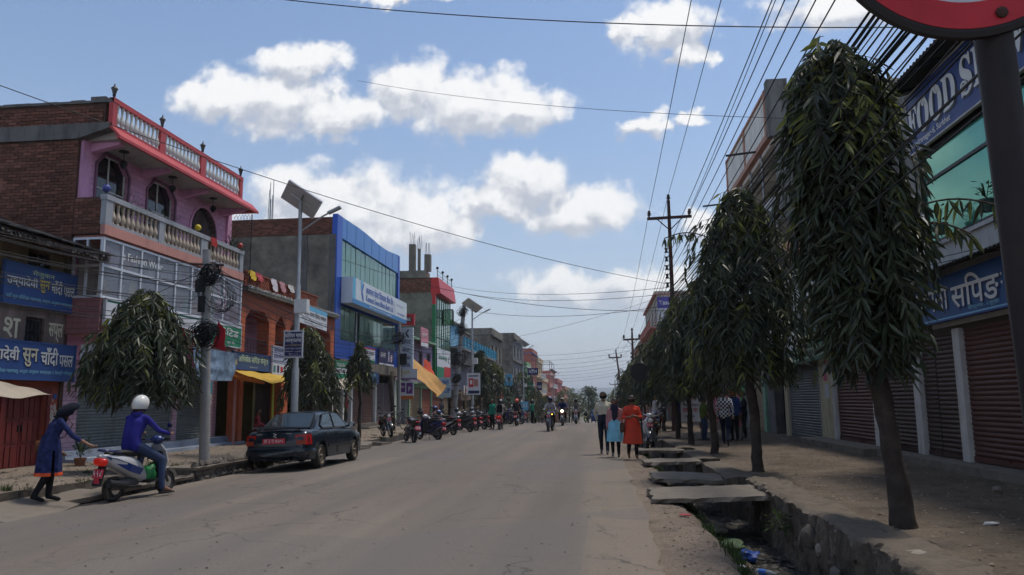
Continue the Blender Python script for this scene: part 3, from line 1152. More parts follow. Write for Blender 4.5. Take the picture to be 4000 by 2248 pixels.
# ================================================================ buildings on the left side of the street
UY,UX,UZ=Vector((0,1,0)),Vector((1,0,0)),Vector((0,0,1))
def mat_tile(name,col,grout,tw,th,axis='x',var=0.1,rough=0.6,dirt=0.35,depth=0.5,offset=0.5):
 """glazed wall tiles: colour by brick node on the wall plane, joints by bump"""
 if name in MATS:
  return MATS[name]
 m=mat(name,col,rough,var=0,spec=0.3)
 nt=m.node_tree
 N,L=nt.nodes,nt.links
 b=N['Principled BSDF']
 tc=N.new('ShaderNodeTexCoord')
 sp=N.new('ShaderNodeSeparateXYZ')
 L.new(tc.outputs['Object'],sp.inputs[0])
 cb=N.new('ShaderNodeCombineXYZ')
 L.new(sp.outputs[1 if axis=='x' else 0],cb.inputs[0])
 L.new(sp.outputs[2],cb.inputs[1])
 br=N.new('ShaderNodeTexBrick')
 br.inputs['Scale'].default_value=1.0
 br.inputs['Brick Width'].default_value=tw
 br.inputs['Row Height'].default_value=th
 br.inputs['Mortar Size'].default_value=0.008
 br.inputs['Mortar Smooth'].default_value=0.2
 br.offset=offset
 br.inputs['Color1'].default_value=(*[c*(1-var)for c in col],1)
 br.inputs['Color2'].default_value=(*[c*(1+var)for c in col],1)
 br.inputs['Mortar'].default_value=(*grout,1)
 L.new(cb.outputs[0],br.inputs['Vector'])
 nz=N.new('ShaderNodeTexNoise')
 nz.inputs['Scale'].default_value=1.1
 nz.inputs['Detail'].default_value=8
 L.new(tc.outputs['Object'],nz.inputs['Vector'])
 r=N.new('ShaderNodeMapRange')
 L.new(nz.outputs['Fac'],r.inputs[0])
 for i,q in enumerate((0.5,0.75,0,dirt)):
  r.inputs[i+1].default_value=q
 mx=N.new('ShaderNodeMix')
 mx.data_type='RGBA'
 L.new(r.outputs[0],mx.inputs[0])
 L.new(br.outputs['Color'],mx.inputs[6])
 mx.inputs[7].default_value=(*[c*0.35 for c in col],1)
 L.new(mx.outputs[2],b.inputs['Base Color'])
 bp=N.new('ShaderNodeBump')
 bp.inputs['Strength'].default_value=depth
 bp.inputs['Distance'].default_value=0.01
 bp.invert=True
 L.new(br.outputs['Fac'],bp.inputs['Height'])
 L.new(bp.outputs[0],b.inputs['Normal'])
 return m
M_PINK=mat_tile('pink_tiles',(0.62,0.31,0.47),(0.36,0.16,0.26),0.42,0.17)
M_PINKP=mat('pink_paint',(0.62,0.31,0.47),0.75,var=0.12,dirt=0.3,streak=True)
M_ROSE=mat_tile('rose_tiles',(0.27,0.12,0.125),(0.13,0.06,0.06),0.36,0.14,'y')
M_SALMON=mat('salmon_paint',(0.50,0.235,0.195),0.75,var=0.12,dirt=0.35,streak=True)
M_REDP=mat('red_paint',(0.43,0.055,0.06),0.55,var=0.12,dirt=0.3,streak=True)
M_BAL=mat('baluster_white',(0.55,0.54,0.5),0.7,var=0.15,dirt=0.4,dscale=5)
M_BALC=mat('baluster_cream',(0.46,0.37,0.28),0.7,var=0.18,dirt=0.45,dscale=5)
M_GREYR=mat('grey_tile_rail',(0.30,0.31,0.33),0.7,var=0.15,dirt=0.4,streak=True)
M_SOFF=mat('soffit_plaster',(0.42,0.38,0.36),0.9,var=0.15,dirt=0.5,dscale=1.2)
M_WHITE=mat('white_paint',(0.62,0.62,0.6),0.6,var=0.08,dirt=0.35,dscale=2.5)
M_ALU=mat('aluminium',(0.62,0.63,0.66),0.4,0.3,var=0.05)
M_GDARK=mat('glass_dark',(0.018,0.02,0.024),0.06,var=0.0,spec=0.6)
M_GSHOP=mat('glass_shop',(0.26,0.28,0.34),0.04,var=0.15,scale=0.6,spec=0.9,alpha=0.42)
M_BLACK=mat('black_iron',(0.02,0.02,0.022),0.5,0.2,var=0.1)
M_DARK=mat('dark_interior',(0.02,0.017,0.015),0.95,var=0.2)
M_BRICK=mat('brick_red',(0.165,0.07,0.048),0.95,var=0.25,scale=9,objrnd=0.4,dirt=0.75,dirt_col=(0.05,0.03,0.024),dscale=1.2,dlo=.45,bump=0.4)
M_BRICKI=mat('brick_red_rows',(0.165,0.072,0.05),0.95,var=0.25,scale=3,island=0.4,dirt=0.65,dirt_col=(0.05,0.03,0.025),dscale=0.9,bump=0.3)
M_MORT=mat('brick_mortar',(0.085,0.045,0.034),0.95,var=0.3,dirt=0.7,dirt_col=(0.03,0.022,0.018),dscale=0.8)
M_PLAST=mat('cement_plaster',(0.2,0.182,0.15),0.95,var=0.35,scale=1.6,dirt=0.85,dirt_col=(0.06,0.056,0.05),bump=0.3,bscale=14,dscale=0.55,dlo=0.44)
M_PLASTD=mat('dark_band_plaster',(0.13,0.125,0.12),0.95,var=0.3,scale=1.2,dirt=0.9,dirt_col=(0.03,0.028,0.027),streak=True,dscale=1.4)
M_GREYSH=mat('shutter_grey_green',(0.17,0.195,0.195),0.6,0.2,var=0.15,scale=4,dirt=0.45,dscale=1.5)
M_BRSH=mat('shutter_brown',(0.155,0.082,0.06),0.65,0.1,var=0.15,scale=3,dirt=0.4,dscale=1.5)
M_TANSH=mat('shutter_tan',(0.27,0.20,0.125),0.65,0.1,var=0.15,scale=3,dirt=0.4,dscale=1.5)
M_RUSH=mat('shutter_rust',(0.25,0.085,0.055),0.65,0.1,var=0.15,scale=3,dirt=0.4,dscale=1.5)
M_STEP=mat('blue_grey_step',(0.26,0.30,0.37),0.85,var=0.2,scale=2,dirt=0.7,dirt_col=(0.13,0.105,0.08),dscale=1.8)
M_GALV=mat('galvanised',(0.33,0.34,0.34),0.5,0.6,var=0.12,scale=5,dirt=0.3)
M_SIGNB=mat('sign_blue',(0.035,0.085,0.26),0.5,var=0.14,scale=1.5,dirt=0.25,dirt_col=(0.08,0.1,0.16),dscale=1.5)
M_SIGNW=mat('sign_white',(0.62,0.63,0.66),0.5,var=0.06,dirt=0.2,dscale=2)
M_LW=mat('letter_white',(0.68,0.68,0.66),0.5,var=0.05)
M_LC=mat('letter_cream',(0.62,0.58,0.42),0.5,var=0.05)
M_LY=mat('letter_yellow',(0.62,0.5,0.12),0.5,var=0.05)
M_LPG=mat('letter_pale_green',(0.5,0.62,0.42),0.5,var=0.05)
M_LCY=mat('letter_cyan',(0.22,0.48,0.62),0.5,var=0.05)
M_LB=mat('letter_blue',(0.03,0.1,0.42),0.5,var=0.05)
M_LN=mat('letter_navy',(0.02,0.025,0.09),0.5,var=0.05)
M_LK=mat('letter_black',(0.02,0.02,0.022),0.5,var=0.0)
M_LR=mat('letter_red',(0.5,0.03,0.035),0.5,var=0.05)
M_GRN=mat('sign_green',(0.02,0.2,0.1),0.5,var=0.12,dirt=0.15)
M_NAVY=mat('sign_navy',(0.03,0.028,0.11),0.5,var=0.1)
M_PURP=mat('sign_purple',(0.14,0.04,0.2),0.5,var=0.1)
M_CYAN=mat('sign_sky',(0.12,0.4,0.6),0.5,var=0.1)
def brick_field(parent,O,u,w,h,n_ind,bw=0.23,bh=0.07,j=0.014,proud=0.016,keep=None,rows_mat=None):
 """courses of bricks on a wall face; the ones nearest the camera are objects, the rest one joined part"""
 O,u=Vector(O),Vector(u).normalized()
 n=u.cross(UZ)
 px,pz=bw+j,bh+j
 cells=[]
 rows=int(h/pz)
 for r in range(rows):
  x=-(px/2 if r%2 else 0)
  while x<w-0.02:
   a,c=max(0,x),min(w,x+bw)
   if c-a>0.04:
    cells.append((a,c,r*pz+j/2))
   x+=px
 eye=Vector((0,0,1.55))
 cells.sort(key=lambda q:(O+u*(q[0]+q[1])/2+UZ*q[2]-eye).length)
 meshes={}
 b=MB()
 for i,(a,c,z)in enumerate(cells):
  L_=c-a
  cen=O+u*(a+c)/2+UZ*(z+bh/2)+n*(RND.uniform(-.006,.008))
  if i<n_ind:
   key=(round(L_,2),RND.randint(0,2))
   if key not in meshes:
    q=MB()
    rj=lambda:RND.uniform(-.005,.005)
    d,e=proud,0.006
    bk=[(-L_/2,-bh/2),(L_/2,-bh/2),(L_/2,bh/2),(-L_/2,bh/2)]
    vs=[tuple(u*p[0]+UZ*p[1]-n*0.02)for p in bk]
    vs+=[tuple(u*(p[0]+rj())+UZ*(p[1]+rj())+n*(d-e))for p in bk]
    vs+=[tuple(u*(p[0]*0.95+rj())+UZ*(p[1]*0.85)+n*(d+rj()))for p in bk]
    fs=[(k,(k+1)%4,4+(k+1)%4,4+k)for k in range(4)]+[(4+k,4+(k+1)%4,8+(k+1)%4,8+k)for k in range(4)]+[(8,9,10,11)]
    q.add(vs,fs)
    meshes[key]=q.mesh('brick',M_BRICK)
   o=link(meshes[key],'brick',parent)
   o.location=cen
   o.rotation_euler=(0,RND.uniform(-.012,.012)if abs(u.x)>.5 else 0,0)
  else:
   b.obox(cen,u*L_/2,UZ*bh/2,n*proud)
 if b.v:
  o=b.build('brick_courses',rows_mat or M_BRICKI,parent,fix=False)
  o['kind']='stuff'
def baluster_mesh(h,r,m,n=10):
 prof=[(0.62,0),(0.62,.06),(.45,.09),(.85,.2),(1.0,.3),(.85,.4),(.5,.55),(.38,.66),(.5,.74),(.42,.8),(.62,.9),(.62,1)]
 return MB().lathe([(a*r,b_*h)for a,b_ in prof],n=n).mesh('baluster',m,50)
def hip_box(b,x0,x1,y0,y1,z0,z1,mi=0):
 b.box((x0,y0,z0),(x1,y1,z1),mi)
 # ---------------------------------------------------------------- L1 old house at the picture's left edge
def old_house():
 t=thing('old_house','old two-storey house with dark tiled eaves and jewellery signs at left edge','building',(-14,14,0))
 m=mat('old_plaster',(0.215,0.16,0.145),0.95,var=0.25,scale=1.4,dirt=0.85,dirt_col=(0.07,0.052,0.045),streak=True,dscale=1.1,dlo=0.44,bump=0.4,bscale=18)
 mo=mat('old_ochre_wall',(0.19,0.145,0.09),0.95,var=0.3,scale=2,dirt=0.7,dscale=1.5,bump=0.5,bscale=16)
 b=MB()
 Y0=9.0
 holes=[(16.83-Y0,0.86,0.64,0.66),(15.2-Y0,0.86,0.64,0.66),(13.4-Y0,.86,.64,.66)]
 wall_holes(b,(-13.5,Y0,2.15),UY,UZ,9.2,1.75,holes,0.18)
 b.build('wall',m,t,fix=False)
 b=MB()
 wall_holes(b,(-13.5,Y0,3.9),UY,UZ,9.2,1.6,[(16.75-Y0,0.55,.8,.85),(15.2-Y0,.55,.7,.85),(18.0-Y0,.55,.15,.85)],0.18)
 b.build('upper_wall',mo,t,fix=False)
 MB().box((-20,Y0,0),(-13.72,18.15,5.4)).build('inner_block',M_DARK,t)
 mw=mat('old_wood',(0.06,0.035,0.025),0.85,var=0.3,scale=6,bump=0.4)
 for y in(16.83,15.2,13.4):
  f=window(t,(-13.5,y,3.01),UY,0.64,0.66,1,1,mw,M_GDARK,back=0.1,fw_=0.07,bars=4,barmat=M_BLACK)
  b=MB()
  b.box((-13.5,y-.07,2.93),(-13.44,y+.71,3.01))
  b.build('sill',mw,f,local=True)
 for y,w in((16.75,.8),(15.2,.7)):
  window(t,(-13.5,y,4.45),UY,w,0.85,2,1,mw,M_GDARK,back=0.1,fw_=0.07)
  # red ground floor with panelled double door
 mr=mat('old_red_wall',(0.33,0.075,0.045),0.9,var=0.2,scale=2,dirt=0.55,dirt_col=(0.13,0.045,0.03),dscale=1.3,bump=0.3)
 b=MB()
 wall_holes(b,(-13.55,Y0,0.0),UY,UZ,9.2,2.15,[(16.42-Y0,0.06,1.36,1.78),(13.2-Y0,.06,1.6,1.8)],0.2)
 b.build('ground_wall',mr,t,fix=False)
 md=mat('door_oxblood',(0.15,0.022,0.02),0.6,var=0.2,scale=4,dirt=0.4,dscale=3)
 for y0 in(16.42,17.1):
  b=MB()
  b.box((-13.70,y0+.01,.06),(-13.66,y0+.67,1.84))
  d=b.build('door',md,t)
  for(a,w)in((.08,.14),(.26,.14),(.44,.14)):
   for z0,z1 in((.15,.62),(.72,1.18),(1.28,1.75)):
    MB().box((-13.662,y0+a,z0),(-13.635,y0+a+w,z1)).build('door_panel',md,d,local=True)
  MB().box((-13.66,y0+(.6 if y0<17 else .04),.95),(-13.62,y0+(.63 if y0<17 else .07),1.1)).build('handle',M_BLACK,d,local=True)
 b=MB()
 b.box((-13.58,16.3,.06),(-13.50,16.41,1.95))
 b.box((-13.58,17.79,.06),(-13.50,17.9,1.95))
 b.box((-13.58,16.3,1.86),(-13.49,17.9,1.97))
 b.build('door_frame',md,t)
 # peeled lime patches on the red wall, flat flakes
 rr=random.Random(4)
 b=MB()
 mp=mat('peeled_lime',(0.5,0.44,0.38),0.95,var=0.2,scale=10)
 for i in range(26):
  y,z=18.0+rr.gauss(0,.09),1.35+rr.gauss(0,.17)
  r=rr.uniform(.02,.075)
  pts=[]
  for k in range(9):
   a=k*.698
   q=r*rr.uniform(.5,1.25)
   pts.append((-13.546+.0004*i,y+q*cos(a)*.8,z+q*sin(a)*1.3))
  b.add(pts,[tuple(range(9))])
 b.build('peeled_patch',mp,t,fix=False)
 MB().box((-13.55,18.02,1.72),(-13.53,18.14,1.84)).build('number_plate',M_SIGNB,t)
 # painted letters on the wall
 text(t,'श',(-13.5,16.15,3.12),UY,UZ,.5,.46,M_LC,name='painted_letter')
 text(t,'सप्ल',(-13.5,17.62,3.12),UY,UZ,.5,.46,M_LC,name='painted_letter')
 # roof: timbers, slate courses, ragged eave
 ms=mat('old_slate',(0.05,0.046,0.044),0.9,var=0.3,scale=4,island=0.45,bump=0.4)
 b=MB()
 pitch=0.34
 for r in range(14):
  x0=-12.5-r*.27
  z0=5.42+r*.27*pitch
  y=Y0+(.12 if r%2 else 0)
  while y<18.5:
   w=RND.uniform(.2,.27)
   dz=RND.uniform(-.012,.012)
   b.obox((x0-.17+RND.uniform(-.02,.02),y+w/2,z0+.06+dz),(-.19,0,.19*pitch),(0,w/2-.006,0),(.004,0,.012))
   y+=w
 o=b.build('roof_slates',ms,t,fix=False)
 o['kind']='stuff'
 b=MB()
 b.prism([(-12.6,5.38),(-17,6.88),(-17,6.8),(-12.6,5.30)],Y0,18.4,'y')
 b.build('roof',mw,t)
 b=MB()
 for y in frange(9.2,18.3,.55):
  b.beam((-13.6,y,5.5),(-12.62,y,5.2),.07,.09)
 b.beam((-12.58,Y0,5.27),(-12.58,18.4,5.27),.03,.14)
 b.build('rafter',mw,t)
 b=MB()
 rr=random.Random(12)
 for i in range(70):
  y=rr.uniform(14,18.4)
  b.beam((-12.56,y,5.34),(-12.54+rr.uniform(0,.05),y+rr.uniform(-.06,.06),5.34-rr.uniform(.05,.16)),.05,.01)
 o=b.build('eave_fringe',ms,t,fix=False)
 o['kind']='stuff'
 return t
old_house()
sign('upper blue jewellery shop sign with pale Devanagari on the old house',(-13.36,15.9,3.9),UY,2.42,0.95,M_SIGNB,
[('उष्यादेवी',.06,.38,.98,.3,M_LW,0.004,M_LN),('सुन',1.1,.36,.34,.3,M_LY,0.004,M_LN),('चाँदी',1.5,.38,.4,.34,M_LW,0.004,M_LN),('पसल',1.95,.38,.4,.24,M_LW,0.004,M_LN),
('मेजुकन',.85,.70,.75,.17,M_LPG),('यहाँ सुन चाँदीका गहनाहरु अर्डर अनुसार बनाइन्छ',.06,.1,2.25,.13,M_LCY)],frame=M_SIGNB)
sign('lower blue jewellery shop sign with bold white Devanagari above the red door',(-13.34,15.3,2.17),UY,3.15,0.88,M_SIGNB,
[('उष्यादेवी',.0,.34,1.2,.4,M_LW,0.004,M_LN),('सुन',1.3,.30,.5,.42,M_LC,0.004,M_LN),('चाँदी',1.9,.34,.6,.44,M_LW,0.004,M_LN),('पसल',2.55,.34,.5,.28,M_LW,0.004,M_LN),
('सुन चाँदीका गहनाहरु अर्डर अनुसार बनाइन्छ र बिक्री गरिन्छ',.3,.12,2.75,.12,M_LCY)],frame=M_SIGNB)
def cloth(name,label,corners,m,sag=0.15,n=12,cat='awning',group=None,ripple=0.02,seed=1,thick=0.004,mats2=None):
 """a hung sheet through four corners (a-b-c-d) with sag and ripples, given thickness"""
 a,b_,c,d=(Vector(p)for p in corners)
 nn=(b_-a).cross(d-a).normalized()
 vs=[]
 for j in range(n+1):
  for i in range(n+1):
   s,t=i/n,j/n
   p=a*(1-s)*(1-t)+b_*s*(1-t)+c*s*t+d*(1-s)*t
   p=p+Vector((0,0,-sag*4*s*(1-s)*(0.3+0.7*t)-sag*1.2*t*(1-t)))
   p=p+nn*(ripple*noise.noise(Vector((s*4+seed,t*4,seed)))*2+ripple*sin(s*14+t*5))
   vs.append(p)
 fs=[(j*(n+1)+i,j*(n+1)+i+1,(j+1)*(n+1)+i+1,(j+1)*(n+1)+i)for j in range(n)for i in range(n)]
 N_=len(vs)
 back=[v-nn*thick for v in vs]
 bf=[tuple(N_+i for i in reversed(f))for f in fs]
 ed=[]
 for i in range(n):
  ed+=[(i+1,i,N_+i,N_+i+1),(n*(n+1)+i,n*(n+1)+i+1,N_+n*(n+1)+i+1,N_+n*(n+1)+i)]
  ed+=[(i*(n+1),(i+1)*(n+1),N_+(i+1)*(n+1),N_+i*(n+1)),((i+1)*(n+1)+n,i*(n+1)+n,N_+i*(n+1)+n,N_+(i+1)*(n+1)+n)]
 o=MB().add(vs+back,fs+bf+ed).build(name,m,fix=False,smooth=60)
 return tag(o,label,cat,group)
M_CREAM=mat('cream_cloth',(0.46,0.4,0.32),0.85,var=0.12,dirt=0.3,transl=0.2)
cloth('cloth_awning','cream cloth awning stretched over the pavement at the left picture edge',[(-13.4,13.2,2.25),(-13.4,16.0,2.15),(-12.2,16.2,1.80),(-12.0,13.2,1.75)],M_CREAM,.05)
# ---------------------------------------------------------------- L2 pink house
def pink_house():
 t=thing('pink_house','pink three-storey house with red roof balustrade, brick side and glazed first floor','building',(-13.5,22.4,0))
 YA,YB=18.3,26.7
 # brick side wall toward the camera
 b=MB()
 b.box((-20,18.2,0.0),(-13.5,18.32,8.52))
 b.box((-20,18.2,8.9),(-12.8,18.34,9.5))
 b.box((-13.5,18.2,5.95),(-12.68,18.30,6.93))
 sw=b.build('side_wall',M_MORT,t)
 brick_field(sw,(-16.4,18.2,5.2),UX,2.9,3.3,210)
 brick_field(sw,(-16.4,18.2,8.92),UX,3.55,.56,60)
 brick_field(sw,(-13.46,18.2,5.97),UX,.76,.95,30)
 b=MB()
 b.prism([(-20,8.52),(-13.5,8.52),(-12.62,8.78),(-12.62,8.93),(-20,8.93)],18.12,18.4,'y')
 b.build('concrete_band',M_PLASTD,t)
 b=MB()
 for x in frange(-20,-13.0,.4):
  b.box((x,18.15+RND.uniform(-.01,.01),9.5),(x+.4,18.4,9.56+RND.uniform(0,.04)))
 b.box((-13.2,18.14,9.5),(-12.78,18.4,9.66))
 b.build('parapet_coping',M_PLASTD,t)
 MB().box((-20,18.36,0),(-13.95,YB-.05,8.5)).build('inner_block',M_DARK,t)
 # top floor front
 b=MB()
 holes=[(18.95-YA,6.55-3.3,1.5,1.95),(21.35-YA,6.55-3.3,1.6,1.9),(23.9-YA,6.15-3.3,1.85,2.2)]
 wall_holes(b,(-13.5,YA,3.3),UY,UZ,YB-YA,5.3,holes,0.25)
 wl=b.build('front_wall',M_PINK,t,fix=False)
 b=MB()
 for(y0,w,z1)in((18.95,1.5,8.5),(21.35,1.6,8.45)):
  for s,ya in((1,y0),(-1,y0+w)):
   b.prism([(ya,z1),(ya+s*.38,z1),(ya,z1-.38)],-13.7,-13.497,'x')
 for s,ya in((1,23.9),(-1,25.75)):
  pts=[(ya,8.35)]+[(23.9+.925-s*.925*cos(a),7.42+.93*sin(a))for a in[pi/2*k/8 for k in range(8,-1,-1)]]
  b.prism(pts,-13.74,-13.497,'x')
 b.build('opening_corner',M_PINKP,t)
 mf=mat('window_surround',(0.2,0.09,0.15),0.7,var=.1)
 for(y0,w,z1)in((18.95,1.5,8.5),(21.35,1.6,8.45)):
  window(t,(-13.5,y0,6.55),UY,w,z1-6.55,2,2,M_WHITE,M_GDARK,back=.16,bars=0)
  pts=[(y0,6.5),(y0,z1-.38),(y0+.38,z1),(y0+w-.38,z1),(y0+w,z1-.38),(y0+w,6.5)]
  b=MB()
  for p,q in zip(pts[:-1],pts[1:]):
   b.beam((-13.48,*p),(-13.48,*q),.07,.05,upv=(1,0,0))
  b.build('window_surround',mf,t)
 b=MB()
 mg=mat('arch_green',(0.05,0.11,0.035),.8,var=.15)
 arc=[(23.9,6.15)]+[(24.825-.925*cos(a),7.42+.93*sin(a))for a in[pi*k/16 for k in range(17)]]+[(25.75,6.15)]
 for p,q in zip(arc[:-1],arc[1:]):
  b.quad((-13.502,*p),(-13.78,*p),(-13.78,*q),(-13.502,*q))
 b.build('arch_lining',mg,t,fix=False)
 b=MB()
 for p,q in zip(arc[:-1],arc[1:]):
  b.beam((-13.48,*p),(-13.48,*q),.08,.05,upv=(1,0,0))
 b.build('arch_surround',M_PINKP,t)
 b=MB()
 rows=[]
 for z in(6.15,8.3):
  rows.append([(-13.76+.035*sin(k*1.9),23.95+1.75*k/40,z)for k in range(41)])
 b.loft(rows,cap=False,closed=False)
 b.build('curtain',mat('curtain',(0.12,0.085,0.09),.9,var=.3,scale=3),t,fix=False)
 # corner pilasters
 b=MB()
 b.box((-13.5,YA,6.1),(-13.42,YA+.35,8.6))
 b.box((-13.5,YB-.3,6.1),(-13.42,YB,8.6))
 b.build('pilaster',M_PINKP,t)
 # roof slab with flared red fascia, and soffit beams
 b=MB()
 b.prism([(-13.6,8.56),(-12.42,8.56),(-12.42,8.62),(-12.62,8.8),(-13.6,8.8)],18.42,26.45,'y')
 rf=b.build('roof_slab',M_SOFF,t)
 b=MB()
 b.prism([(-12.42,8.50),(-12.30,8.48),(-12.30,8.56),(-12.56,8.84),(-12.66,8.84),(-12.419,8.60)],18.14,26.5,'y')
 b.prism([(-13.5,8.50),(-12.42,8.50),(-12.42,8.559),(-13.5,8.559)],26.3,26.5,'y')
 b.build('red_fascia',M_REDP,rf,local=True)
 b=MB()
 for y in(18.6,21.0,23.3,25.9):
  b.prism([(-13.499,8.3),(-12.6,8.48),(-12.6,8.555),(-13.499,8.555)],y,y+.2,'y')
 b.build('soffit_beam',M_PINKP,rf,local=True)
 # roof balustrade
 pb=MB()
 posts=[(18.16,18.34),(20.41,20.68),(22.75,23.04),(25.5,25.7)]
 for a,c in posts:
  pb.box((-12.68,a,8.84),(-12.56,c,9.62))
 pb.box((-12.69,18.16,9.50),(-12.55,25.7,9.63))
 pb.box((-12.67,18.16,8.835),(-12.57,25.7,8.92))
 pr=pb.build('roof_parapet',M_REDP,t)
 bm_=baluster_mesh(.58,.075,M_BAL)
 for(a,c)in zip([q[1]for q in posts[:-1]],[q[0]for q in posts[1:]]):
  for k in range(10):
   o=link(bm_,'baluster',pr,True)
   o.location=(-12.62,a+(c-a)*(k+.5)/10,8.92)
   # balcony of the top floor
 b=MB()
 b.box((-13.6,18.3,5.98),(-12.66,25.95,6.12))
 bl=b.build('balcony_slab',M_SOFF,t)
 b=MB()
 b.box((-12.66,18.12,5.92),(-12.54,26.0,6.18))
 b.build('balcony_band',M_SALMON,bl,local=True)
 pb=MB()
 posts=[(18.14,18.42),(20.6,20.88),(23.0,23.38),(25.7,25.96)]
 for a,c in posts:
  pb.box((-12.70,a,6.18),(-12.55,c,6.93))
 pb.box((-12.72,18.12,6.84),(-12.53,25.98,6.98))
 pb.box((-12.69,18.12,6.181),(-12.56,25.98,6.27))
 pr=pb.build('balcony_rail',M_GREYR,t)
 bm2=baluster_mesh(.58,.08,M_BALC)
 for(a,c)in zip([q[1]for q in posts[:-1]],[q[0]for q in posts[1:]]):
  for k in range(10):
   o=link(bm2,'baluster',pr,True)
   o.location=(-12.625,a+(c-a)*(k+.5)/10,6.27)
   # glazed bay of the first floor
 b=MB()
 b.box((-13.5,18.3,3.35),(-12.68,26.0,3.6))
 b.box((-13.5,18.3,5.86),(-12.66,26.0,5.98))
 b.build('bay_floor',M_SALMON,t)
 b=MB()
 b.box((-13.5,18.22,3.35),(-12.6,18.3,4.28))
 b.build('bay_side',M_ROSE,t)
 b=MB()
 b.box((-13.5,18.31,4.28),(-13.45,18.4,5.86))
 b.build('bay_corner',M_PINKP,t)
 cols=[18.22,19.01,19.89,20.71,21.67,22.6,23.6,24.68,25.98]
 fr=MB()
 X=-12.62
 for y in cols:
  fr.box((X-.04,y-.03,4.28),(X+.04,y+.03,5.86))
 for z in(4.31,5.12,5.83):
  fr.box((X-.035,18.22,z-.03),(X+.035,25.98,z+.03))
 for z in(4.31,5.12,5.83):
  fr.box((-13.45,18.2,z-.03),(-12.6,18.26,z+.03))
 for x in(-13.42,-13.05,-12.66):
  fr.box((x-.025,18.205,4.28),(x+.025,18.265,5.86))
 f=fr.build('bay_frame',M_ALU,t)
 for i in range(len(cols)-1):
  for z0,z1 in((4.34,5.09),(5.15,5.80)):
   MB().box((X-.006,cols[i]+.03,z0),(X+.006,cols[i+1]-.03,z1)).build('pane',M_GSHOP,f,local=True)
   # goods seen through the glass
 rr=random.Random(6)
 cc=[(.55,.06,.08),(.12,.28,.55),(.6,.5,.2),(.4,.1,.3),(.12,.45,.3),(.65,.6,.6),(.6,.22,.06)]
 for i in range(26):
  y=18.5+7.2*(i+rr.random())/26.0
  z0=4.32 if i%2 else 5.16
  h=rr.uniform(.3,.62)
  w=rr.uniform(.12,.26)
  x=-12.78-rr.uniform(0,.25)
  q=MB()
  q.add([(x,y-w,z0),(x+.04,y-w*.3,z0),(x-.02,y+w*.4,z0),(x+.03,y+w,z0),
(x,y-w*.8,z0+h),(x+.03,y-w*.3,z0+h*1.06),(x,y+w*.3,z0+h*1.06),(x,y+w*.8,z0+h)],
[(0,1,5,4),(1,2,6,5),(2,3,7,6)])
  c=rr.choice(cc)
  q.build('hung_garment',mat('garment_%d'%cc.index(c),c,.9,var=.4,scale=9),t,fix=False)
 text(t,'a Fashion Wear',(-12.61,19.05,5.42),UY,UZ,1.9,.2,M_LW,name='window_lettering')
 MB().box((-13.48,18.5,3.6),(-13.45,25.9,5.85)).build('bay_back_wall',M_SOFF,t)
 # ground floor: shutters, tiled piers, steps
 mp=mat_tile('pier_tiles',(0.5,0.33,0.4),(0.28,0.13,0.2),.3,.12)
 b=MB()
 b.box((-13.95,18.32,.3),(-13.72,19.2,3.35))
 b.box((-13.95,23.86,.3),(-13.72,24.12,3.35))
 b.box((-13.95,26.1,.3),(-13.70,26.68,3.35))
 b.build('pier',mp,t)
 b=MB()
 b.box((-13.95,18.32,2.75),(-13.6,26.7,3.35))
 b.build('lintel',M_PINKP,t)
 shutter(t,(-13.82,19.2,.42),UY,4.66,2.35,M_GREYSH,M_GALV)
 shutter(t,(-13.82,24.12,.42),UY,1.98,2.35,M_GREYSH,M_GALV)
 b=MB()
 b.box((-13.95,18.3,-.1),(-13.3,27.2,.4))
 b.box((-13.3,18.3,-.1),(-12.9,27.4,.22))
 b.build('step',M_STEP,t)
 b=MB()
 b.tube([(-12.9,26.45,0.1),(-12.9,26.45,5.9)],.05,8)
 b.build('drain_pipe',M_SALMON,t)
 return t
pink_house()
def wall_lantern(name,label,p,group):
 t=thing(name,label,'lamp',p,group)
 x,y,z=p
 MB().lathe([(.03,0),(.03,.06),(.05,.07),(.015,.1)],p,8).build('stem',M_BLACK,t)
 MB().lathe([(.045,.1),(.085,.26)],p,6).build('glass_body',mat('lantern_glass',(.06,.06,.06),.2,var=0),t)
 MB().lathe([(.1,.26),(.09,.28),(.03,.34),(.012,.38),(.02,.4),(.002,.42)],p,6).build('cap',M_BLACK,t)
 return t
for y,n in((18.25,'first'),(20.54,'second'),(22.9,'third'),(25.6,'fourth')):
 wall_lantern('roof_lantern',f'{n} black lantern from the brick corner on the red roof parapet',(-12.62,y,9.63),'lanterns on the red parapet')
for y,n in((19.4,'nearest the brick corner'),(21.9,'between the two windows'),(24.45,'over the arched doorway')):
 t=thing('hanging_lamp',f'wrought hanging lamp under the pink house soffit, {n}','lamp',(-13.0,y,8.2),'hanging lamps under the soffit')
 b=MB()
 b.lathe([(.14,8.54),(.13,8.56)],(-13.0,y,0),12)
 b.tube([(-13.0,y,8.55),(-13.0,y,8.28)],.012,6)
 b.build('chain',M_BLACK,t)
 b=MB()
 b.lathe([(.02,8.30),(.06,8.27),(.09,8.16),(.05,8.08),(.02,8.05)],(-13.0,y,0),8)
 for k in range(5):
  a=k*1.2566
  b.tube([(-13.0,y,8.24),(-13+.08*cos(a),y+.08*sin(a),8.26),(-13+.12*cos(a),y+.12*sin(a),8.16)],.012,5)
 b.build('shade',M_BLACK,t)
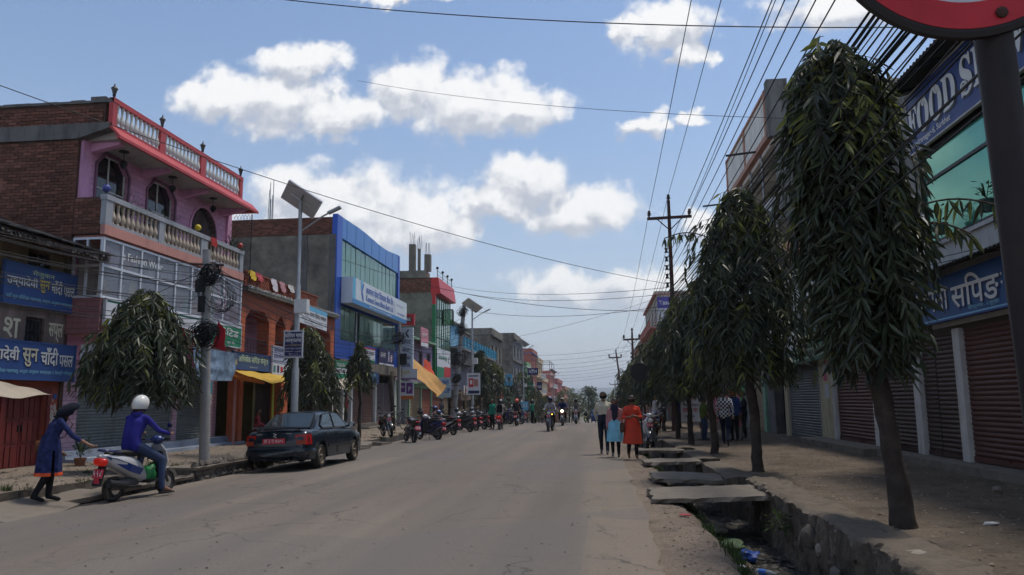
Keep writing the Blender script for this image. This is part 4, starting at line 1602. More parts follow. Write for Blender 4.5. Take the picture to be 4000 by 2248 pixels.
def leafy(name,label,c,n,spread,l,w,m,seed,cat='plant',group=None,stem=None,droop=0.0,pot=None):
 t=thing(name,label,cat,c,group)
 rr=random.Random(seed)
 b=MB()
 for i in range(n):
  a,e=rr.uniform(0,6.28),rr.uniform(-.3,1.3)
  d=Vector((cos(a)*cos(e),sin(a)*cos(e),sin(e)))
  q=rr.random()**.6
  p=Vector(c)+Vector((d.x*spread[0],d.y*spread[1],spread[2]*(.2+.8*rr.random())))*q
  d2=(d+Vector((0,0,-droop))).normalized()
  s=d2.cross(UZ).normalized()if abs(d2.z)<.98 else UX
  b.add([p,p+d2*l*.45+s*w,p+d2*l,p+d2*l*.45-s*w],[(0,1,2,3)])
 b.build('foliage',m,t,fix=False)
 b=MB()
 for i in range(5):
  a=rr.uniform(0,6.28)
  b.tube([c,Vector(c)+Vector((cos(a)*spread[0]*.5,sin(a)*spread[1]*.5,spread[2]*.8))],.008,5)
 b.build('stem',m,t)
 if pot:
  MB().lathe([(.09,0),(.13,.2),(.14,.2),(.14,.23)],(c[0],c[1],c[2]-.22),12).build('pot',pot,t)
 return t
M_LEAFD=mat('leaf_dark',(0.03,0.055,0.02),.7,var=0,island=.5,transl=.25)
M_LEAFO=mat('leaf_olive',(0.09,0.11,0.035),.7,var=0,island=.5,transl=.25)
M_POT=mat('terracotta',(.22,.09,.05),.85,var=.2)
leafy('balcony_plant','airy olive bamboo plant on the pink balcony before the first window',(-12.95,19.5,6.55),150,(.45,.7,.9),.22,.014,M_LEAFO,1,pot=M_POT)
leafy('balcony_plant','dark layered shrub on the pink balcony before the second window',(-12.95,21.3,6.6),160,(.45,.6,.7),.2,.03,M_LEAFD,2,pot=M_POT,droop=.3)
leafy('balcony_plant','dark star-shaped conifer in pot at the far end of the pink balcony',(-12.8,25.7,6.7),130,(.4,.5,1.0),.22,.015,M_LEAFD,3,pot=M_POT)
rr=random.Random(2)
for k,(y,c,nm)in enumerate(((19.9,(.35,.03,.04),'red'),(20.5,(.4,.25,.04),'yellow'),(21.6,(.42,.2,.03),'orange'),(22.3,(.4,.08,.2),'magenta'))):
 leafy('flower_pot',f'{nm} flowers in pots behind the pink balcony balusters',(-12.8,y,6.3),40,(.1,.3,.35),.07,.03,mat('petal_'+nm,c,.8,var=0,island=.3),10+k,pot=M_POT)
for(y,z,c,nm)in((18.2,6.98,(.06,.07,.25),'blue'),(22.85,6.98,(.6,.45,.03),'yellow'),(25.8,6.98,(.4,.05,.05),'red')):
 t=thing('rail_ball',f'{nm} painted ball on the balcony rail of the pink house','ball',(-12.62,y,z),'painted balls on the balcony rail')
 MB().ball((-12.62,y,z+.17),.105,14,10).build('ball',mat('ball_'+nm,c,.4,var=.05),t,smooth=180)
 MB().lathe([(.05,0),(.03,.04),(.03,.08)],(-12.62,y,z),8).build('stand',M_BLACK,t)
cloth('hung_cloth','small red cloth hung over the grey balcony rail',[(-12.5,23.5,6.99),(-12.5,23.9,6.99),(-12.5,23.88,6.7),(-12.5,23.52,6.72)],mat('red_cloth',(.42,.03,.03),.85,var=.1),.0,4,'cloth')
# trellis at the end of the pink balcony
t=thing('trellis','wire lattice panel at the far end of the pink balcony','lattice',(-13,26.6,6.1))
b=MB()
for k in range(-8,12):
 p0,p1=(-13.45+.12*k,6.1),(-13.45+.12*k+1.2,8.5)
 for a,c in((p0,p1),((p1[0],p0[1]),(p0[0],p1[1]))):
  pts=[]
  for q in range(0,13):
   x,z=a[0]+(c[0]-a[0])*q/12,a[1]+(c[1]-a[1])*q/12
   if-13.45<x<-12.6:
    pts.append((x,26.6,z))
  if len(pts)>1:
   b.tube([pts[0],pts[-1]],.006,4)
b.build('wire',M_BLACK,t)
MB().tube([(-12.6,26.6,5.9),(-12.6,26.6,8.5)],.02,6).build('post',M_BLACK,t)
# signs on the pink house
sign('long white fashion collection sign with blue letters on the pink house',(-12.52,18.35,3.62),UY,4.7,.64,M_SIGNW,
[('EAR',2.55,.12,.7,.42,M_LB),('UC',3.55,.43,.24,.1,M_LK),('COLLECTION',3.35,.28,.8,.1,M_LK),('CENTER',3.6,.12,.5,.1,M_LK),('W',2.22,.12,.3,.42,M_LB)],
[(0,.57,4.7,.06,M_GRN),(0,0,4.7,.05,M_CYAN)],frame=M_ALU)
sign('green and white marketing sign at the far end of the pink house',(-12.52,23.3,3.5),UY,2.65,.82,M_GRN,
[('मार्केटिङ',.25,.26,2.2,.36,M_LW),('प्रा. लि.',1.6,.06,.6,.14,M_LW)],[(0,.68,2.65,.14,M_SIGNW)],frame=M_ALU)
cloth('banner','crumpled blue and white cloth banner hung below the green sign',[(-12.45,22.6,3.35),(-12.5,25.7,3.3),(-12.55,25.5,2.35),(-12.5,23.0,2.35)],mat('banner_blue_white',(.2,.28,.38),.7,var=.7,scale=4.5),.03,12,'banner',ripple=.025)
sign('small blue and white poster board on the pink house corner pier',(-13.55,25.5,1.55),UY,.55,.8,M_SIGNW,[('सेवा',.06,.1,.4,.16,M_LB)],[(0,.35,.55,.45,M_CYAN)])
sign('narrow white and green sign leaning from the pink house at the tree',(-13.2,18.45,2.35),UX,.45,.75,M_SIGNW,[('सेल',.06,.4,.3,.2,M_LK)],[(0,0,.45,.2,M_GRN)])
M_BRJ=mat('lattice_clay',(.28,.085,.05),.9,var=.2,scale=6,objrnd=.25,dirt=.4,dscale=3)
# ---------------------------------------------------------------- L3 orange house with veranda and clay-lattice parapet
def orange_house():
 t=thing('orange_house','orange two-storey house with open veranda and clay-lattice roof parapet','building',(-14,31.8,0))
 mo=mat('orange_paint',(0.46,0.115,0.045),.8,var=.15,dirt=.4,dirt_col=(.16,.05,.03),streak=True,dscale=1.2)
 mo2=mat('dull_orange_paint',(0.30,0.085,0.045),.85,var=.15,dirt=.5,dirt_col=(.1,.035,.025),dscale=1.0)
 YA,YB=26.85,37.0
 MB().box((-20,YA,0),(-14.75,YB,5.7)).build('inner_block',M_DARK,t)
 b=MB()
 b.box((-20,YA,5.7),(-12.75,YB,5.88))
 sl=b.build('roof_slab',M_PLAST,t)
 b=MB()
 rr=random.Random(9)
 for i in range(240):
  y=rr.uniform(YA,YB)
  b.obox((-12.74,y,5.86+rr.uniform(-.02,.03)),(.02,0,0),(0,rr.uniform(.02,.05),0),(0,0,rr.uniform(.01,.04)))
 o=b.build('weathered_edge',M_BAL,sl,fix=False,local=True)
 o['kind']='stuff'
 # clay lattice: staggered short bricks with gaps
 br=MB().box((-.05,-.045,-.035),(.05,.045,.035)).mesh('brick',M_BRJ)
 rest=MB()
 k=0
 for r in range(7):
  for i in range(46):
   y=YA+.1+(i+(.5 if r%2 else 0))*.162
   if y>34.3:
    continue
   c=Vector((-12.95,y,5.92+r*.075))
   if k<290:
    o=link(br,'brick',t)
    o.location=c
    k+=1
   else:
    rest.obox(c,(.05,0,0),(0,.045,0),(0,0,.035))
 if rest.v:
  o=rest.build('brick_courses',M_BRJ,t,fix=False)
  o['kind']='stuff'
 MB().box((-13.03,YA,6.42),(-12.87,34.4,6.47)).build('parapet_rail',M_BRJ,t)
 # veranda: beam with chamfered arches, columns, back wall, doors, railing
 cols=[(26.9,27.25),(29.35,29.95),(31.0,31.5),(33.7,34.2),(36.5,37.0)]
 b=MB()
 for a,c in cols:
  b.box((-13.5,a,3.25),(-13.0,c,5.1))
 cb_=b.build('column',mo,t)
 b=MB()
 b.box((-13.5,YA,5.1),(-12.99,YB,5.7))
 for(a,c),(a2,c2)in zip(cols[:-1],cols[1:]):
  d=min(.45,(a2-c)/2-.02)
  b.prism([(c,5.101),(c+d,5.101),(c,5.1-.4)],-13.49,-13.0,'x')
  b.prism([(a2,5.101),(a2-d,5.101),(a2,5.1-.4)],-13.49,-13.0,'x')
 b.build('veranda_beam',mo2,t)
 b=MB()
 wall_holes(b,(-14.7,YA,3.25),UY,UZ,YB-YA,2.45,[(.7,.05,.95,2.0),(3.0,.05,1.0,2.0),(5.6,.05,1.0,2.0),(8,.05,1,2)],.15)
 b.build('veranda_wall',M_PINKP,t,fix=False)
 b=MB()
 b.box((-14.8,YA,3.05),(-12.9,YB,3.25))
 b.build('veranda_floor',mo2,t)
 b=MB()
 for(a,c),(a2,c2)in zip(cols[:-1],cols[1:]):
  n=max(3,int((a2-c)/.13))
  for k in range(n):
   y=c+(a2-c)*(k+.5)/n
   b.tube([(-13.1,y,3.27),(-13.1,y,4.0)],.011,5)
  b.tube([(-13.1,c,4.0),(-13.1,a2,4.0)],.02,6)
  b.tube([(-13.1,c,3.5),(-13.1,a2,3.5)],.012,5)
 b.build('railing',M_BLACK,t)
 # ground floor: piers, deep dark shop, side wall goods, brown shutters beyond
 b=MB()
 for a,c in((26.9,27.2),(30.6,31.3),(33.6,34.0)):
  b.box((-13.4,a,.1),(-12.95,c,3.05))
 b.build('pier',mo,t)
 b=MB()
 b.box((-13.3,28.55,.1),(-13.2,28.75,3.0))
 b.box((-14.6,28.6,.1),(-13.3,28.7,3.0))
 b.build('partition',mat('olive_panel',(.1,.09,.03),.8,var=.2),t)
 b=MB()
 b.box((-14.74,27.0,.1),(-14.7,33.6,3.0))
 b.build('shop_back',mat('shop_back',(.045,.03,.025),.9,var=.4,scale=2),t)
 b=MB()
 b.tube([(-12.55,28.9,.1),(-12.55,28.9,2.5)],.045,8)
 b.build('awning_pole',mat('lime_paint',(.45,.55,.08),.6,var=.15),t)
 b=MB()
 b.box((-14.75,YA,-.1),(-12.85,YB,.14))
 b.build('plinth',M_CONC,t)
 shutter(t,(-13.2,34.05,.14),UY,2.9,2.5,M_BRSH,M_GALV,seams=1)
 b=MB()
 b.box((-13.3,33.95,2.64),(-13.0,37.0,3.05))
 b.build('lintel',mo2,t)
 return t
orange_house()
M_YCL=mat('yellow_cloth',(.62,.40,.06),.8,var=.08,dirt=.15,transl=.25)
M_OCL=mat('orange_cloth',(.55,.14,.02),.8,var=.08,transl=.25)
cloth('cloth_awning','yellow cloth awning slung below the blue Devanagari shop sign',[(-12.65,25.6,2.75),(-12.65,29.9,2.72),(-11.65,29.6,2.42),(-11.75,26.4,2.32)],M_YCL,.06)
cloth('cloth_flap','orange side flap of the yellow awning, hanging at its near end',[(-12.66,25.55,2.74),(-11.78,26.4,2.31),(-11.8,26.42,2.24),(-12.66,25.6,2.45)],M_OCL,.02,6)
sign('grey-blue shop sign with pale green Devanagari over the yellow awning',(-12.62,25.65,2.78),UY,3.05,.58,mat('sign_slate_blue',(.06,.1,.2),.5,var=.15,dirt=.2),
[('अभिषेक सपिङ सेन्टर',.38,.17,2.45,.34,M_LPG),('वीरेन्द्रनगर सुर्खेत',1.3,.06,.6,.06,M_LW)],[(.12,.14,.16,.2,mat('emblem_gold',(.5,.38,.1),.5))],frame=M_SIGNB)
sign('lilac stationery and music shop board with pictures of goods',(-12.55,28.75,2.68),UY,1.75,1.1,mat('sign_lilac',(.42,.45,.62),.5,var=.1),
[('ज्ञानज्योती स्टेशनरी',.1,.84,1.5,.2,M_NAVY),('एण्ड संगित हाउस',.1,.62,1.3,.18,M_NAVY),('किताब कापी कलम',.1,.5,1.5,.07,M_GRN)],
[(0,0,1.75,.42,M_SIGNW),(.1,.08,.22,.26,mat('print_teal',(.05,.2,.25),.5)),(.45,.08,.2,.28,M_NAVY),(.78,.1,.22,.22,M_LR),(1.15,.06,.12,.28,M_LK),(1.4,.08,.2,.24,M_LK)],frame=M_ALU)
# washing on the lattice parapet
for i,(y,c,nm,z)in enumerate(((27.3,(.55,.38,.04),'yellow',.35),(27.9,(.4,.06,.08),'red',.3),(29.3,(.55,.5,.52),'white',.5),(30.1,(.4,.2,.22),'rose',.42),(31.0,(.5,.48,.46),'pale grey',.3),(31.7,(.45,.4,.36),'beige',.28))):
 cloth('laundry',f'{nm} washing draped over the clay-lattice parapet',[(-12.84,y-.28,6.5),(-12.84,y+.28,6.5),(-12.78,y+.24,6.5-z),(-12.78,y-.22,6.5-z*.9)],mat('laundry_'+nm,c,.9,var=.25,scale=8),.02,6,'laundry',ripple=.025,seed=i)
sign('white paper banner with black Devanagari and blue top, tilted above the tree',(-11.0,27.2,4.55),(0,1,-.03),3.2,.75,M_SIGNW,
[('सुन चाँदी तथा हिरा पसल',.12,.32,2.95,.24,M_LK),('वीरेन्द्रनगर',.4,.16,2.2,.09,M_LK),('सुर्खेत बजार',.7,.04,2.0,.08,M_LK)],[(0,.58,3.2,.17,M_CYAN)],thick=.012,name='paper_banner',cat='banner')
# ---------------------------------------------------------------- L4 bank with blue cladding
def bank():
 t=thing('bank_building','bank building with blue metal cladding and green mirror glass front','building',(-14,43,0))
 YA,YB=37.1,49.5
 mb=mat('blue_cladding',(.02,.085,.42),.35,.2,var=.06,dirt=.1)
 mbl=mat('blue_cladding_light',(.06,.2,.50),.35,.2,var=.06,dirt=.1)
 mg=mat('mirror_glass_green',(.11,.23,.175),.09,.5,var=.12,scale=.25,spec=.6)
 # plastered side toward the camera
 b=MB()
 b.box((-21,YA,0),(-13.25,YA+.15,10.05))
 b.build('side_wall',M_PLAST,t)
 b=MB()
 for x in(-14.9,-13.4):
  b.box((x,YA-.05,0),(x+.35,YA-.001,10.05))
 b.build('side_column',M_PLASTD,t)
 b=MB()
 b.box((-21,YA-.02,10.05),(-13.2,YA+.2,10.95))
 pw=b.build('parapet',M_MORT,t)
 brick_field(pw,(-20,YA-.02,10.07),UX,6.75,.86,120)
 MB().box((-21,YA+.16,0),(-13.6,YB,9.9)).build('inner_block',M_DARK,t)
 b=MB()
 for dx,h in((-.15,12.6),(-.05,13.0),(.05,12.3),(.12,13.1),(.0,12.1)):
  b.tube([(-16.7+dx,YA+.3,9.9),(-16.7+dx+RND.uniform(-.06,.06),YA+.3,h)],.02,5)
 b.build('rebar',M_GALV,t)
 # frame of blue panels: near pier, base, wavy crown in single panels
 b=MB()
 b.box((-13.25,YA-.04,3.75),(-12.98,YA+.75,11.1))
 b.build('blue_pier',mb,t)
 b=MB()
 b.box((-13.4,YB-.35,3.75),(-12.98,YB,11.2))
 b.build('blue_pier',mb,t)
 N_=15
 for i in range(N_):
  y0,y1=YA+.75+(YB-.35-YA-.75)*i/N_,YA+.75+(YB-.35-YA-.75)*(i+1)/N_-.025
  top=lambda y:11.1+.16*sin((y-YA)*.62-.3)*((y-YA)/12)
  b=MB()
  b.prism([(y0,10.0),(y1,10.0),(y1,top(y1)),(y0,top(y0))],-13.3,-13.0+.01*(i%2),'x')
  b.build('cladding_panel',mbl,t)
 for(z0,z1)in((3.75,4.75),):
  for i in range(7):
   y0=YA+.75+(YB-1.1-YA)*i/7
   y1=YA+.75+(YB-1.1-YA)*(i+1)/7-.02
   MB().box((-13.3,y0,z0),(-13.0+.008*(i%2),y1,z1)).build('cladding_panel',mb,t)
   # curtain wall panes
 fr=MB()
 rows=[(4.78,6.5),(8.0,9.97)]
 n=13
 ys=[YA+.78+(YB-.38-YA-.78)*i/n for i in range(n+1)]
 for z0,z1 in rows:
  for y in ys:
   fr.box((-13.2,y-.02,z0),(-13.085,y+.02,z1))
 f=fr.build('curtain_frame',mat('green_mullion',(.04,.09,.07),.4,.4),t)
 for z0,z1 in rows:
  for i in range(n):
   if z0<5 and i==3:
    continue
   a,c=ys[i]+.012,ys[i+1]-.012
   tl=RND.uniform(-.012,.012)
   MB().obox((-13.1,(a+c)/2,(z0+z1)/2),(.006,0,0),(tl*.4,(c-a)/2,0),(tl,0,(z1-z0)/2)).build('pane',mg,f,local=True)
 b=MB()
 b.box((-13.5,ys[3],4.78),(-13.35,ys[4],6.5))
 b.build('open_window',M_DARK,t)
 MB().box((-13.16,(ys[3]+ys[4])/2-.03,4.78),(-13.1,(ys[3]+ys[4])/2+.03,6.5)).build('open_sash',M_ALU,t)
 b=MB()
 b.box((-13.3,YA,6.5),(-13.15,YB-.36,8.0))
 b.build('spandrel',mb,t)
 # ground floor
 b=MB()
 b.box((-13.5,YA,3.2),(-12.7,YB,3.74))
 b.build('canopy',M_CONC,t)
 b=MB()
 for a,c in((37.1,37.5),(39.0,39.2),(40.35,40.6),(44.9,45.1),(49.2,49.5)):
  b.box((-13.45,a,.3),(-13.15,c,3.2))
 b.build('pier',M_WHITE,t)
 shutter(t,(-13.35,37.5,.4),UY,1.5,2.3,M_BRSH,M_GALV,seams=1)
 b=MB()
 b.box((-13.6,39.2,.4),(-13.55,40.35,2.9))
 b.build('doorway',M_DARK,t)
 shutter(t,(-13.35,40.6,.4),UY,4.3,2.35,M_BRSH,M_GALV,seams=1)
 shutter(t,(-13.35,45.1,.4),UY,4.1,2.35,mat('shutter_mauve',(.12,.095,.1),.6,.1,var=.15,dirt=.3),M_GALV,seams=1)
 b=MB()
 b.box((-13.6,YA,-.1),(-12.95,YB,.4))
 b.box((-12.95,41.5,-.1),(-12.5,47,.22))
 b.build('plinth',M_CONC,t)
 return t
bank()
def bank_logo(t,O,u,s,m1,m2):
 """folded-ribbon S emblem"""
 O,u=Vector(O),Vector(u).normalized()
 n=u.cross(UZ)
 P=lambda x,y:O+u*x*s+UZ*y*s+n*.014
 MB().add([P(0,.55),P(.3,1.0),P(.42,1.0),P(.42,.85),P(.17,.52),P(.42,.2),P(.42,0),P(.3,0),P(.0,.42)],[tuple(range(9))]).build('emblem',m1,t,fix=False)
 P=lambda x,y:O+u*x*s+UZ*y*s+n*.010
 MB().add([P(-.1,.55),P(-.1,1.1),P(.15,1.2),P(.2,.8)],[(0,1,2,3)]).build('emblem',m2,t,fix=False)
m_si=mat('sign_pale',(.56,.6,.64),.5,var=.06,dirt=.12)
st=sign('large white bank sign with blue base and ribbon emblem on the blue facade',(-12.35,37.75,6.6),UY,11.2,1.35,m_si,
[('कामना सेवा विकास बैंक लि.',2.3,.78,5.6,.42,M_LB),('Kamana Sewa Bikas Bank Ltd.',2.3,.38,5.6,.32,M_LB),('वीरेन्द्रनगर शाखा, सुर्खेत',2.9,.06,4.6,.12,M_LW),('Birendranagar',8.7,.9,1.6,.1,M_LB),('Working 24hrs',8.9,.36,1.7,.16,M_LB)],
[(0,0,11.2,.25,mat('sign_band_blue',(.05,.2,.42),.5)),(0,.25,.5,1.1,M_CYAN),(8.2,.3,.04,.8,M_LB)],thick=.6)
bank_logo(st,(-12.35,39.2,6.9),UY,.95,M_LB,M_CYAN)
sign('white and green notice board under the bank glass',(-12.93,41.2,3.82),UY,2.7,.82,M_SIGNW,[('सहकारी संस्था',.2,.4,2.2,.26,M_LK),('वीरेन्द्रनगर',.4,.22,1.5,.12,M_GRN)],[(0,0,2.7,.15,M_GRN),(0,.74,2.7,.08,M_LR)])
sign('purple advertisement board with pale bottles under the bank glass',(-12.88,44.6,3.8),UY,3.3,1.0,M_NAVY,[('आनसा',.25,.42,1.1,.3,M_LW)],[(0,0,3.3,.1,M_SIGNW),(2.0,.25,.2,.6,M_SIGNW),(2.06,.8,.08,.14,M_SIGNW),(2.35,.25,.2,.35,mat('print_rose',(.5,.2,.25),.5)),(2.62,.25,.22,.45,M_SIGNW)])
sign('dark blue shop name board over the brown bank shutters',(-12.66,40.8,2.65),UY,3.1,.62,mat('sign_dim_blue',(.03,.06,.14),.5,var=.1),[('खुद्रा पसल',.7,.26,1.7,.26,M_LCY),('वीरेन्द्रनगर ६ सुर्खेत',.3,.07,2.4,.09,M_LCY)])
sign('green and white pharmacy style board between trees by the bank',(-12.5,35.9,2.75),UY,1.9,.85,M_GRN,[('विश्व सेवा',.2,.5,1.2,.24,M_LW),('OPTICS',.2,.25,1.2,.18,M_LK)],[(0,.22,1.9,.26,M_SIGNW)])
cloth('cloth_awning','pale cloth awning corner tied beside the bank shutters',[(-13.0,34.4,2.75),(-13.0,36.4,2.9),(-11.7,38.3,2.6),(-11.9,35.2,2.15)],M_CREAM,.05)
# ---------------------------------------------------------------- generic house for the rest of the row
def house(name,label,xf,side,y0,y1,z0,storeys,fh,wallm,trim,winm,wins=2,roof='flat',depth=7.0,sidem=None,shut=None,balc=False,parapet=.8,ledge=True,shop=True):
 """street house; side = +1 if its front faces +x (left row), -1 if it faces -x (right row)"""
 t=thing(name,label,'building',(xf-side*depth/2,(y0+y1)/2,z0))
 u=UY*side
 top=z0+storeys*fh
 xb=xf-side*depth
 ya=y0 if side>0 else y1
 L_=y1-y0
 lo=fh if shop else 0
 b=MB()
 holes=[]
 ww=min(1.5,L_/wins*.5)
 for s in range(1 if shop else 0,storeys):
  for k in range(wins):
   cx=L_*(k+.5)/wins
   holes.append((cx-ww/2,s*fh-lo+.85,ww,fh*.48))
 wall_holes(b,(xf,ya,z0+lo),u,UZ,L_,top-z0-lo,holes,.15)
 b.build('front_wall',wallm,t,fix=False)
 b=MB()
 b.box((xb,y0,z0-1),(xf-side*.2,y0+.12,top))
 b.box((xb,y1-.12,z0-1),(xf-side*.2,y1,top))
 b.box((xf-side*.199,y0,z0+lo),(xf-side*.01,y0+.12,top-.001))
 b.build('side_wall',sidem or wallm,t)
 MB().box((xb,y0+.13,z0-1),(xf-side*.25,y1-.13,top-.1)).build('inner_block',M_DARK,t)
 b=MB()
 b.box((xb,y0-.05,top),(xf+side*.35,y1+.05,top+.15))
 rf=b.build('roof',trim,t)
 if parapet:
  b=MB()
  b.box((xf+side*.12,y0,top+.15),(xf+side*.24,y1,top+.15+parapet))
  b.box((xb,y0,top+.15),(xf+side*.12,y0+.12,top+.15+parapet))
  b.build('parapet',sidem or wallm,t)
 for(hx,hy,w,h)in holes:
  f=window(t,Vector((xf,ya,z0+lo))+u*hx+UZ*hy,u,w,h,2,1,winm,M_GDARK,back=.1,fw_=.06)
  q=Vector((xf,ya,z0+lo))+u*(hx+w/2)+UZ*(hy-.05)
  MB().obox(q+Vector((side*.05,0,0)),u*(w/2+.08),UZ*.04,UX*.07).build('sill',trim,f,local=True)
 if ledge:
  for s in range(1,storeys):
   b=MB()
   d=.9 if balc else .25
   b.box((xf+side*.002,y0,z0+s*fh-.12),(xf+side*d,y1,z0+s*fh+.02))
   lg=b.build('floor_ledge',trim,t)
   if balc:
    b=MB()
    n=max(4,int(L_/.3))
    for k in range(n+1):
     y=y0+L_*k/n
     b.tube([(xf+side*d*.95,y,z0+s*fh),(xf+side*d*.95,y,z0+s*fh+.85)],.02,5)
    b.beam((xf+side*d*.95,y0,z0+s*fh+.86),(xf+side*d*.95,y1,z0+s*fh+.86),.05,.05)
    b.build('balcony_rail',trim,lg,local=True)
 if shop:
  n=max(1,int(L_/3.2))
  b=MB()
  for k in range(n+1):
   y=y0+(L_-.25)*k/n
   b.box((xf-side*.3,y,z0-1),(xf,y+.25,z0+fh-.4))
  b.box((xf-side*.3,y0,z0+fh-.4),(xf+side*.02,y1,z0+fh-.001))
  b.build('pier',trim,t)
  for k in range(n):
   a=y0+(L_-.25)*k/n+.25
   c=y0+(L_-.25)*(k+1)/n
   O=(xf-side*.12,a if side>0 else c,z0+.25)
   shutter(t,O,u,c-a,fh-.66,(shut or[M_BRSH,M_TANSH,M_RUSH,M_GREYSH])[k%(len(shut)if shut else 4)],M_GALV,pitch=.1)
  b=MB()
  b.box((xf-side*.35,y0,z0-1),(xf+side*.35,y1,z0+.24))
  b.build('plinth',M_CONC,t)
 return t
M_LILAC=mat('lilac_wall',(.26,.19,.29),.85,var=.15,dirt=.45,streak=True)
M_LILACG=mat('grey_lilac_wall',(.2,.19,.235),.9,var=.18,dirt=.5,streak=True)
M_TEAL=mat('sea_green_trim',(.24,.38,.26),.8,var=.12,dirt=.35)
M_WOODB=mat('brown_frame',(.09,.05,.035),.7,var=.2)
house('lilac_house','low lilac two-storey house with pale green eave beyond the bank',-13.2,1,49.7,60.8,gz(55),2,3.05,M_LILAC,M_TEAL,M_WOODB,wins=4,parapet=0,shut=[M_GREYSH,M_TANSH,M_RUSH],depth=8)
sign('red IME money transfer box sign projecting beside the bank',(-12.95,49.6,6.6),UX,.92,.72,mat('sign_red',(.45,.02,.03),.45,var=.06),[('IME',.22,.27,.5,.2,M_LW,.01)],[(.12,.2,.66,.34,M_LK)],frame=mat('sign_red',(.45,.02,.03)),thick=.3)
bl_=sign('tall white vertical bank blade sign with dark blue ribbon emblem',(-12.95,49.5,3.72),UX,.9,2.7,m_si,[('कामना',.1,1.6,.66,.28,M_LN),('सेवा',.2,1.1,.45,.28,M_LN),('विकास',.1,.58,.66,.3,M_LN),('बैंक लि.',.1,.1,.66,.3,M_LN)],thick=.25)
bank_logo(bl_,(-12.55,49.5,5.75),UX,.55,M_LN,m_si)
sign('white and lilac poster sheet below the vertical bank sign',(-12.9,49.3,3.0),UX,1.2,.7,M_SIGNW,[('पुस्तक',.1,.3,.6,.26,M_LY)],[(0,0,1.2,.12,M_LILAC)],thick=.02)
sign('purple and orange telecom poster board beside the leaning pole',(-12.9,49.2,1.75),UX,1.0,1.15,M_SIGNW,[('सेल',.1,.7,.3,.2,M_LW),('P',.66,.5,.14,.3,M_LW)],[(.05,.45,.4,.6,M_PURP),(.52,.35,.42,.7,M_PURP),(0,0,1.0,.22,mat('sign_orange',(.5,.14,.03),.5))],thick=.05)
sign('pink and white notice panel hung at the lilac house corner',(-12.75,54.9,5.6),UY,2.4,1.4,mat('sign_pink',(.55,.2,.24),.5),[('सूचना',.3,.7,1.6,.3,M_LW)],[(0,0,2.4,.3,M_SIGNW)])
cloth('cloth_awning','long tan tarpaulin slung diagonally from lilac house to the leaning pole',[(-13.0,50.4,4.3),(-12.9,53.6,4.6),(-10.6,53.5,2.7),(-10.8,51.0,2.0)],mat('tan_tarp',(.55,.31,.11),.85,var=.12,dirt=.2,transl=.2),.25,14,ripple=.06)
cloth('hung_cloth','bright orange red cloth hanging behind the tan tarpaulin',[(-12.6,55.0,4.7),(-12.6,57.6,4.5),(-12.3,57.6,3.2),(-12.3,55.4,3.1)],mat('flame_cloth',(.55,.07,.03),.85,var=.15),.1,8,'cloth',ripple=.06)
